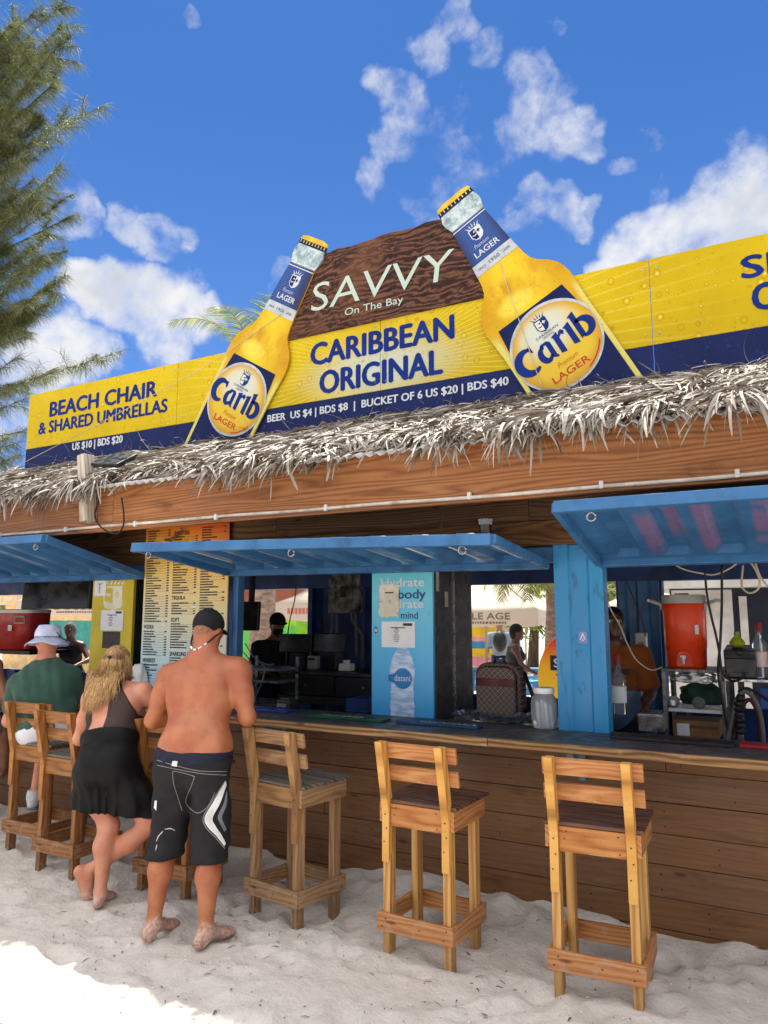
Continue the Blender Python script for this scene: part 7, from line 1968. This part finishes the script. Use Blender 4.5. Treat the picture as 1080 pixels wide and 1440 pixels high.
# bare armed guest cut by the left edge
lq = PY(-12, 930, 4.02)
figure("bare armed guest at the left edge, mostly hidden beside the green T-shirt", (lq.x-.26, 4.0, .0), R_(28), 1.74, SK_M, {1: ((.10, .02, -.27), (-.02, .22, -.05)), -1: ((-.10, .02, -.27), (.02, .22, -.05))}, .10, .013, None, 0, cloth("shorts_grey", S(120,124,130), None, 8, .9), None, HAIR_D, None, False, .78)
# ------------------------------------------------------------------ vegetation
def leaf_mat(name, stops, tr=.35, rough=.6):
    m = bpy.data.materials.new(name); m.use_nodes = True; t = NT(m.node_tree)
    for n in list(t.n): t.n.remove(n)
    out = t.new('ShaderNodeOutputMaterial'); isl = t.new('ShaderNodeNewGeometry').outputs['Random Per Island']
    col = t.ramp(isl, stops); d = t.new('ShaderNodeBsdfDiffuse'); tr_ = t.new('ShaderNodeBsdfTranslucent'); g = t.new('ShaderNodeBsdfGlossy'); g.inputs['Roughness'].default_value = .45
    t.link(col, d.inputs[0]); t.link(t.mix(1., col, (1.25, 1.3, .7, 1), 'MULTIPLY'), tr_.inputs[0])
    mx = t.new('ShaderNodeMixShader'); mx.inputs[0].default_value = tr; t.link(d.outputs[0], mx.inputs[1]); t.link(tr_.outputs[0], mx.inputs[2])
    m2 = t.new('ShaderNodeMixShader'); m2.inputs[0].default_value = .06; t.link(mx.outputs[0], m2.inputs[1]); t.link(g.outputs[0], m2.inputs[2]); t.link(m2.outputs[0], out.inputs[0])
    return m
NEEDLE = leaf_mat("casuarina_needles", [(0, S(44,52,28)), (.35, S(76,86,48)), (.75, S(106,112,70)), (1, S(148,146,108))], .45)
BARK = pm("bark", S(104,88,74), S(72,60,50), 9, .9, bump=.6, bscale=18, stretch=(1,1,.25))
PALMBARK = pm("palm_bark", S(176,152,134), S(128,106,92), 5, .9, bump=.6, bscale=14, stretch=(1,1,3), dirt=S(92,74,64), dirt_scale=9, dirt_amt=.6)
PALMLEAF = leaf_mat("palm_leaves", [(0, S(62,78,24)), (.4, S(98,112,38)), (.8, S(138,142,62)), (1, S(176,164,98))], .4)
LEAF = leaf_mat("broad_leaves", [(0, S(52,74,26)), (.5, S(92,112,40)), (1, S(140,150,62))], .4)

def casuarina():
    rnd = random.Random(31); YB = 8.0
    tx = PY(-190, 700, 8.6).x
    tr = thing("casuarina_tree", "tall feathery casuarina tree with drooping grey green needles at the left edge", "tree", (tx, 8.6, 0))
    mb = MB(); P = [(tx+.15*math.sin(z*.6), 8.6+.1*math.cos(z*.5), z) for z in np.linspace(-.1, 16, 18)]
    mb.tube(P, [.26-.013*i for i in range(18)], 12); mb.build("trunk", BARK, tr, smooth=True)
    tips = [(92,0),(86,35),(84,62),(100,50),(84,90),(62,100),(46,20),(30,60),(20,120),(55,80),(74,118),(78,128),(146,148),(120,158),(90,168),(60,170),(40,180),(70,205),(84,232),(70,262),(88,282),(54,288),(30,300),(48,250),(22,230),(15,280),(98,304),(70,330),(96,352),(60,360),(92,386),(66,400),(68,425),(40,420),(30,440),(22,462),(34,450),(16,400),(10,350),(6,200),(8,90),(38,474),(28,500),(170,494),(120,512),(76,518),(50,530),(36,560),(20,540),(10,570),(38,604),(26,622),(10,616),(34,640),(14,646)]
    tips += [(rnd.uniform(-45, 62), rnd.uniform(-20, 440)) for _ in range(60)]
    wood_ = MB(); mb = MB()
    for (ex, ey) in tips:
        Yb = YB+rnd.uniform(-.6, .9)
        end = PY(ex, ey, Yb)
        far = ex > 100 or ey > 470
        z0 = end.z-rnd.uniform(.2, 1.3)-(1.0 if not far else .2)
        start = Vector((tx, 8.6, max(1.5, z0)))
        c1 = start.lerp(end, .45)+Vector((0, 0, rnd.uniform(.0, .7)))
        path = spline([start, c1, end], 14)
        n = len(path); r0 = .022 if not far else .016
        wood_.tube(path[3:], [max(.002, r0*(1-i/(n-3))) for i in range(n-3)], 6)
        # plumes of needles near the outer part, and side twigs
        twigs = [(path[int(n*.55):], 1.0)]
        for k in range(5 if not far else 4):
            q = path[int(n*rnd.uniform(.60, .95))]
            L = rnd.uniform(.25, .6); a = rnd.uniform(-1.2, 1.2)
            d = (end-start).normalized(); d = Vector((d.x*math.cos(a)+rnd.gauss(0, .2), d.y+math.sin(a)*.7, d.z+rnd.uniform(-.5, .7))).normalized()
            twigs.append(([q+d*L*f+Vector((0, 0, -.25*f*f*L)) for f in np.linspace(0, 1, 8)], .85))
        for tw, w in twigs:
            if len(tw) < 3: continue
            Ln = sum((tw[i+1]-tw[i]).length for i in range(len(tw)-1)); N = int(Ln*(270 if not far else 135))
            lean = Vector((rnd.uniform(-.5, .15), rnd.uniform(-.3, .3), 0))
            wood_.tube(tw, .004, 4, caps=False)
            for k in range(N):
                f = rnd.random()*(len(tw)-1.001); i = int(f); p = tw[i].lerp(tw[i+1], f-i); tg = (tw[i+1]-tw[i]).normalized()
                rr_ = Vector((rnd.gauss(0, 1), rnd.gauss(0, 1), rnd.gauss(0, 1))); rr_ = (rr_-tg*rr_.dot(tg)).normalized()
                d = (tg*rnd.uniform(.3, 1.0)+rr_*.42+lean*1.2+Vector((0, 0, -.30))).normalized()
                l = rnd.uniform(.16, .38)*w; p2 = p+d*l*.5; d2 = (d+Vector((0, 0, -.45))).normalized(); p3 = p2+d2*l*.5
                s = d.cross(Vector((rnd.gauss(0, 1), rnd.gauss(0, 1), rnd.gauss(0, 1)))).normalized()*.0029
                mb.add([p-s, p+s, p2+s*.9, p2-s*.9, p3+s*.2, p3-s*.2], [(0, 1, 2, 3), (3, 2, 4, 5)])
    wood_.build("limbs", BARK, tr, smooth=True); mb.build("crown", NEEDLE, tr)
casuarina()
def palm(label, base, top, nf, L, seed, droop=1.0, r=.14, amin=-.3, amax=1.1):
    rnd = random.Random(seed); base = Vector(base); top = Vector(top)
    t = thing("coconut_palm", label, "palm", tuple(base))
    mb = MB(); mid = base.lerp(top, .5)+Vector((.12, .05, 0)); P = spline([base-Vector((0, 0, .1)), mid, top], 16)
    mb.tube(P, [r*(1.15-.35*i/(len(P)-1))*(1+.035*(i % 2)) for i in range(len(P))], 14); mb.build("trunk", PALMBARK, t, smooth=True)
    lf = MB(); st = MB()
    for k in range(nf):
        a = k*2.399+rnd.uniform(-.2, .2); e = rnd.uniform(amin, amax); l = L*rnd.uniform(.85, 1.1)
        d = Vector((math.cos(a)*math.cos(e), math.sin(a)*math.cos(e), math.sin(e))); p = top.copy(); path = [p.copy()]
        for i in range(22):
            d = (d+Vector((0, 0, -.075*droop*(1+i*.05)))).normalized(); p = p+d*l/22; path.append(p.copy())
        st.tube(path, [.022*(1-.9*i/22) for i in range(23)], 6)
        side = d.cross(Vector((0, 0, 1))).normalized()
        for i in range(60):
            f = 2.5+i/60*19.4; j = int(f); q = path[j].lerp(path[min(j+1, 22)], f-j); tg = (path[min(j+1, 22)]-path[j]).normalized()
            sd = tg.cross(Vector((0, 0, 1))).normalized(); up = sd.cross(tg)
            ll = .62*L/2.4*math.sin(math.pi*(.16+.80*(i/60)))**.7*rnd.uniform(.85, 1.1)
            for s in (-1, 1):
                dd = (sd*s*.85+tg*.65+up*rnd.uniform(-.1, .25)).normalized(); a0 = q; V = []; w = tg*.016
                for m in range(5):
                    ww = w*(1-m/4.3)*(.6 if m == 0 else 1); V += [a0-ww, a0+ww]; dd = (dd+Vector((0, 0, -.16*droop))).normalized(); a0 = a0+dd*ll/4
                lf.add(V, [(2*m, 2*m+1, 2*m+3, 2*m+2) for m in range(4)])
    st.build("fronds", PALMBARK, t, smooth=True); lf.build("crown", PALMLEAF, t)
palm("tall coconut palm whose fronds show above the sign left of the left bottle cutout", (-9.42, 12.0, 0), (-10.0, 12.4, 6.95), 18, 2.55, 3, .85, .235, -.1, 1.2)
palm("grey trunked coconut palm with low fronds seen just left of the blue pillar", (-3.10, 10.2, 0), (-3.0, 10.3, 3.7), 16, 2.2, 8, 1.15, .125, -.5, .5)
def bushy_tree(label, x, y, h, w, seed, grp):
    rnd = random.Random(seed); t = thing("leafy_tree", label, "tree", (x, y, 0), grp)
    mb = MB(); mb.tube([(x, y, -.1), (x+.1, y, h*.3), (x-.1, y+.1, h*.6)], [.2, .15, .09], 10)
    for k in range(5):
        a = k*1.3; mb.tube([(x, y, h*.35), (x+math.cos(a)*w*.4, y+math.sin(a)*w*.4, h*(.55+.07*k))], [.09, .03], 7)
    mb.build("trunk", BARK, t, smooth=True)
    cl = [(x+rnd.gauss(0, w*.35), y+rnd.gauss(0, w*.3), h*rnd.uniform(.35, .92), rnd.uniform(.4, .8)*w*.42) for _ in range(20)]
    mb = MB()
    for i in range(3600):
        c = rnd.choice(cl); d = Vector((rnd.gauss(0, 1), rnd.gauss(0, 1), rnd.gauss(0, .8))).normalized(); p = Vector(c[:3])+d*c[3]*rnd.uniform(.55, 1.05)
        a = Vector((rnd.gauss(0, 1), rnd.gauss(0, 1), rnd.gauss(0, 1))).normalized(); b = a.cross(d); 
        if b.length < .1: continue
        b.normalize(); s = rnd.uniform(.07, .15); mb.add([p-a*s, p-b*s*.45, p+a*s, p+b*s*.45], [(0, 1, 2, 3)])
    mb.build("crown", LEAF, t)
# screen of trees far behind the bar, each where a hatch looks through
for i, (px, Y, h, w, lab) in enumerate(((60, 22, 4.6, 3.6, "leafy tree far behind the left hatch"), (20, 26, 5, 4, "leafy tree behind the red cooler, far off"), (430, 27, 4.6, 4, "leafy tree above the pale umbrella seen left of the fuse box"), (690, 28, 5.0, 4.6, "leafy tree behind the umbrella in the middle hatch"), (745, 24, 4.6, 4, "leafy tree beside the palm trunk in the middle hatch"), (862, 20, 4.6, 4.4, "leafy tree above the orange shirted bartender's shoulder"), (935, 24, 4.6, 4, "leafy tree just left of the white door behind the orange cooler"), (1120, 26, 5, 4, "leafy tree far behind the right edge"), (250, 30, 5, 5, "leafy tree hidden mostly by the menu board"), (560, 30, 5, 5, "leafy tree hidden mostly by the water poster"))):
    bushy_tree(lab, PY(px, 800, Y).x, Y, h, w, 40+i, "trees beyond the beach bar")

# ------------------------------------------------------------------ the beach behind the bar
CANV, t_, b_ = new_mat("parasol_canvas")
b_.inputs['Base Color'].default_value = S(232,224,210); b_.inputs['Roughness'].default_value = .85; b_.inputs['Transmission Weight'].default_value = 0
tl = t_.new('ShaderNodeBsdfTranslucent'); tl.inputs[0].default_value = S(240,214,160); mxs = t_.new('ShaderNodeMixShader'); mxs.inputs[0].default_value = .35
t_.link(b_.outputs[0], mxs.inputs[1]); t_.link(tl.outputs[0], mxs.inputs[2]); t_.link(mxs.outputs[0], t_.n['Material Output'].inputs[0])
def parasol(label, cx, cy, half, zb, zt, apex, rot, txt, tm, ring=None, small=True):
    t = thing("parasol", label, "parasol", (cx, cy, 0), "white parasols on the beach behind the bar")
    c, s = math.cos(rot), math.sin(rot); ux, uy = Vector((c, s, 0)), Vector((-s, c, 0)); o = Vector((cx, cy, 0))
    cor = [(-1, -1), (1, -1), (1, 1), (-1, 1)]
    mb = MB()
    for k in range(4):
        a, b = cor[k], cor[(k+1) % 4]; g = []
        for i in range(7):
            f = i/6; row = []
            for j in range(9):
                e = j/8; p = o+(ux*(a[0]+(b[0]-a[0])*e)+uy*(a[1]+(b[1]-a[1])*e))*half*(1-f)+Vector((0, 0, zt+(apex-zt)*f**1.15-.05*math.sin(math.pi*e)*(1-f)))
                row.append(p)
            g.append(row)
        mb.patch(g)
    cn = mb.build("canopy", CANV, t, smooth=True); q = cn.modifiers.new("t", 'SOLIDIFY'); q.thickness = .004
    mb = MB()
    for k in range(4):
        a, b = cor[k], cor[(k+1) % 4]; g = []
        for i in range(2):
            g.append([o+(ux*(a[0]+(b[0]-a[0])*e)+uy*(a[1]+(b[1]-a[1])*e))*half*1.001+Vector((0, 0, (zt-.05*math.sin(math.pi*e)) if i else zb+.02*math.sin(e*19))) for e in np.linspace(0, 1, 13)])
        mb.patch(g)
    vl = mb.build("valance", CANV, t); q = vl.modifiers.new("t", 'SOLIDIFY'); q.thickness = .004
    mb = MB(); mb.tube([(cx, cy, -.05), (cx, cy, apex+.08)], .024, 10); mb.build("pole", W_GREY, t, smooth=True)
    for k in range(4): mb = MB(); a = cor[k]; mb.beam(o+(ux*a[0]+uy*a[1])*half*.98+Vector((0, 0, zt-.03)), o+Vector((0, 0, apex-.03)), .02, .03); mb.build("rib", W_GREY, t)
    if txt:
        fr = frame(o-uy*(half*1.001+.004), ux, (0, 0, 1)); m = (zb+zt)/2
        text_part("valance_lettering", txt, fr, -half*.42, half*.62, m-.03, m+.085, tm, t, .004, .01)
        if small:
            mb = MB(); x = -half*.38
            while x < half*.55: w = random.uniform(.02, .05); mb.prism([(x, m-.10), (x+w, m-.10), (x+w, m-.065), (x, m-.065)], fr, .002, .003); x += w+.018
            mb.build("small_print", tm, t)
    return t
INKG = pm("ink_grey", S(120,112,104), None, 5, .6)
parasol("white parasol with grey capitals left of the palm trunk in the middle hatch", -5.06, 13.15, 1.22, 1.59, 1.87, 2.72, .10, "DOUBLE AGE", INKG)
parasol("white parasol behind the left hatch just above the white bucket hat", -14.35, 12.6, 1.55, 1.76, 2.10, 2.95, .42, "DOUBLE AGE", INKG)
parasol("pale parasol with small red print left of the fuse box", -7.15, 12.3, 1.25, 1.68, 2.0, 2.8, .12, None, INKG)
q = PY(864, 868, 15)
parasol("white parasol with navy script on its valance above the orange shirt", q.x+.75, 16.0, 1.1, q.z-.10, q.z+.22, q.z+.85, .1, "Carib", INK_N, None, False)
q = PY(735, 862, 19)
parasol("blue and white parasol far behind the palm trunk", q.x-.1, 19.5, 1.3, q.z-.15, q.z+.12, q.z+.9, .3, None, INK_N)
# red print on the pale one
pr = [o for o in bpy.data.objects if o.name.startswith("parasol") and o.get('label', '').startswith("pale parasol")][0]
mb = MB(); c_, s_ = math.cos(.12), math.sin(.12); fr = frame(Vector((-7.15, 12.3, 0))-Vector((-s_, c_, 0))*1.256, (c_, s_, 0), (0, 0, 1)); x = -1.0
while x < -.45: mb.prism([(x, 1.80), (x+.05, 1.80), (x+.05, 1.90), (x, 1.90)], fr, .002, .003); x += .075
mb.build("red_print", pm("print_red", S(220,130,110), None, 5, .7), pr)
def kiosk(label, x0, x1, y, depth, h, wall, bands=(), roofm=None, door=None, cat="kiosk"):
    t = thing("beach_kiosk", label, cat, ((x0+x1)/2, y, 0))
    mb = MB(); mb.box(x0, x1, y, y+depth, -.05, h); mb.build("wall", wall, t)
    for (z0, z1, m) in bands: mb = MB(); mb.box(x0-.004, x1+.004, y-.006, y-.001, z0, z1); mb.build("painted_band", m, t)
    mb = MB(); mb.prism([(x0-.3, h), (x1+.3, h), (x1+.1, h+.5), (x0-.1, h+.5)], frame((0, y-.3, 0), (1, 0, 0), (0, 0, 1)), depth+.6, -depth-.6); mb.build("roof", roofm or W_GREY, t)
    if door: mb = MB(); mb.box(*door[:2], y-.012, y-.002, *door[2:4]); mb.build("door", door[4], t)
    return t
paint = lambda n, c: pm("paint_"+n, c, None, 4, .7)
kiosk("lime green beach hut behind the small television", -13.9, -11.55, 16.2, 2.5, 2.12, paint("lime", S(150,214,60)), ((.0, 1.5, paint("green", S(96,200,84))),), paint("rust_roof", S(150,84,60)))
kiosk("teal and cream beach hut behind the till bartender", -11.1, -9.2, 17.5, 2.5, 1.9, paint("cream", S(226,206,160)), (), paint("aqua", S(96,206,190)), (-10.7, -10.0, 0, 1.7, paint("teal", S(60,150,140))))
kiosk("hut with teal shutters and tan gable behind the seated man's hat", -24.2, -18.0, 16.5, 3, 2.15, paint("tan", S(232,196,140)), ((.7, 1.62, paint("teal", S(60,150,140))),), paint("tan_roof", S(214,190,150)))
yel_, pnk, blu, wht = paint("yellow", S(246,206,50)), paint("pink", S(240,160,180)), paint("sky", S(60,150,210)), paint("white", S(240,236,226))
kiosk("beach hut striped in yellow, pink and blue behind the backpack", -8.9, -7.35, 20.0, 2, 1.95, wht, ((.35, .62, pnk), (.62, .85, yel_), (.85, 1.05, blu), (1.05, 1.18, pnk), (1.18, 1.45, yel_)), paint("aqua", S(96,206,190)))
kk = kiosk("white doored kiosk with dark window and blue green header behind the orange cooler", -1.30, 1.9, 9.5, 2.2, 2.08, pm("kiosk_dark", S(44,50,60), S(30,36,46), 3, .4), ((2.075, 2.20, paint("green_band", S(70,180,70))),), paint("white", S(240,236,226)), (-1.28, -.62, 0, 2.06, paint("white", S(240,236,226))))
mb = MB(); mb.box(-1.31, -.60, 9.489, 9.493, 2.078, 2.197); mb.build("blue_band", paint("blue_band", S(40,130,220)), kk)
mb = MB(); mb.box(-.55, -.47, 9.46, 9.499, 0, 1.98); mb.build("door_frame", paint("white", S(240,236,226)), kk)
mb = MB(); mb.box(-.40, 1.5, 9.485, 9.499, .2, .95); mb.build("lower_panel", paint("navy_panel", S(24,60,120)), kk)
# picnic tables, sun board, guests
def picnic(label, x, y, rz, m, grp):
    t = thing("picnic_table", label, "picnic table", (x, y, 0), grp); c, s = math.cos(rz), math.sin(rz); ux, uy = Vector((c, s, 0)), Vector((-s, c, 0)); o = Vector((x, y, 0))
    for k in range(4): mb = MB(); mb.obox(o+uy*(-.27+k*.18)+Vector((0, 0, .74)), (ux, uy, Vector((0, 0, 1))), (.85, .08, .02)); mb.build("top_plank", m, t)
    for sd in (-1, 1):
        mb = MB(); mb.obox(o+uy*sd*.66+Vector((0, 0, .44)), (ux, uy, Vector((0, 0, 1))), (.85, .13, .02)); mb.build("bench_plank", m, t)
        for e in (-1, 1): mb = MB(); mb.beam(o+ux*e*.6+uy*sd*.68, o+ux*e*.6+uy*sd*.22+Vector((0, 0, .72)), .05, .09); mb.build("leg", m, t)
    for e in (-1, 1): mb = MB(); mb.beam(o+ux*e*.56-uy*.75+Vector((0, 0, .40)), o+ux*e*.56+uy*.75+Vector((0, 0, .40)), .04, .08); mb.build("cross_bar", m, t)
PB = paint("picnic_blue", S(90,160,220))
q = PZ(712, 962, .0); picnic("light blue picnic table behind the backpack in the middle hatch", PY(712, 925, 13.8).x, 13.8, .5, PB, "blue picnic tables behind the bar")
picnic("light blue picnic table right of the bather, beside the palm trunk", PY(748, 930, 12.0).x+.2, 12.2, 1.2, PB, "blue picnic tables behind the bar")
sx = PY(757, 930, 8.7).x
bd = thing("painted_surfboard", "upright red and yellow painted board with lettering half hidden by the blue pillar", "surfboard", (sx+.42, 8.7, 0))
out = [(.42*math.sin(R_(a)), 1.02+.55*math.cos(R_(a))) for a in range(-90, 91, 12)]+[(.36, .4), (.2, 0), (-.2, 0), (-.36, .4)]
frs = frame((sx+.42, 8.7, 0), (1, 0, 0), (0, 0, 1))
mb = MB(); mb.prism(out, frs, .05, 0); mb.build("board", grad_mat("board_paint", .2, 1.6, [(0, S(40,120,190)), (.4, S(240,200,40)), (.7, S(246,180,30)), (.88, S(226,80,24)), (1, S(190,30,20))]), bd, bevel=.012)
mb = MB(); mb.prism([(-.26, 1.13), (.26, 1.13), (.26, 1.30), (-.26, 1.30)], frs, .003, .051); mb.build("name_panel", pm("plank_dark", S(60,34,26), None, 5, .6), bd)
text_part("lettering", "SAVVY", frs, -.22, .22, 1.165, 1.265, INK_W, bd, .056, .01); text_part("lettering", "To", frs, -.20, -.02, .98, 1.09, INK_N, bd, .053, .03)
q = PY(722, 905, 10.6)
figure("bather in dark bikini with hand on hip standing near the palm trunk behind the bar", (q.x, 10.6, -.02), R_(-70), 1.66, SK_D, {-1: ((-.20, -.10, -.20), (.12, .12, -.16)), 1: ((.10, .10, -.26), (-.02, .2, -.1))}, .05, .016, pm("bikini_dark", S(30,28,34), None, 5, .6), 0, cloth("bikini_bottom", S(120,40,44), None, 8, .8), None, HAIR_D, None, True)
q = PY(703, 905, 15.5)
def rucksack(o, b, q):
    mb = MB(); mb.ell(Vector(q['chest']-q['f']*.16), (.15, .11, .22), 18, 12, 0, Matrix(np.stack([q['r'], q['f'], q['u']], 1).tolist())); mb.build("rucksack", BLACK, o, smooth=True)
figure("far off visitor in pale T-shirt and cap with a black rucksack", (q.x, 15.5, -.02), R_(20), 1.72, SK_M, None, 0, .018, cloth("tshirt_pale", S(140,152,164), None, 8, .9), .6, cloth("shorts_navy", S(30,44,84), None, 8, .9), None, None, rucksack, False, None, cloth("cap_light", S(206,200,190), None, 9, .8))
# strings and wires tied to the sign
cable("cream guy string running diagonally across the left half of the sign", [PY(-40, 690, 5.25), PY(0, 668, 5.28), PY(150, 590, 5.40), PY(280, 520, 5.44), PY(352, 472, 5.455), PY(396, 441, 5.46)], .0035, CABC, None, "cable", "strings tied across the sign")
cable("cream string hanging down the right bottle cutout", [PY(702, 366, 5.455), PY(714, 405, 5.455), PY(734, 462, 5.455), PY(762, 545, 5.44)], .003, CABC, None, "cable", "strings tied across the sign")

def litter():
    rnd = random.Random(77); mb = MB()
    XY = [(rnd.uniform(-6.5, .6), rnd.uniform(1.9, 4.4)) for _ in range(1500)]; ZZ = sand_h(np.array([[a[0] for a in XY]]), np.array([[a[1] for a in XY]]))[0]
    for i, (x, y) in enumerate(XY):
        if mnoise.noise(Vector((x*1.3, y*1.3, 0))) < rnd.uniform(-.5, .35): continue
        z = float(ZZ[i])+.003
        a = rnd.uniform(0, 6.28); l = rnd.choice((.008, .012, .02, .035, .05))*rnd.uniform(.6, 1.2); w = rnd.uniform(.0012, .004); d = Vector((math.cos(a), math.sin(a), rnd.uniform(-.1, .2))); s = Vector((-d.y, d.x, 0))*w
        p = Vector((x, y, z)); m = 0 if rnd.random() < .75 else 1
        if m == 1: l *= .35; s *= 2.4
        q = p+d*l*.5+Vector((0, 0, .003)); e = p+d*l
        mb.add([p-s, p+s, q+s, q-s, e+s*.4, e-s*.4], [(0, 1, 2, 3), (3, 2, 4, 5)], None, m)
    o = mb.build("beach_litter", [pm("dry_bits", S(92,76,58), S(60,48,38), 40, .9), pm("shell_bits", S(236,230,220), S(210,200,188), 40, .5)], None, loc=(0, 0, 0)); o['kind'] = 'stuff'; o['label'] = 'dry needles and shell bits scattered over the sand'
litter()
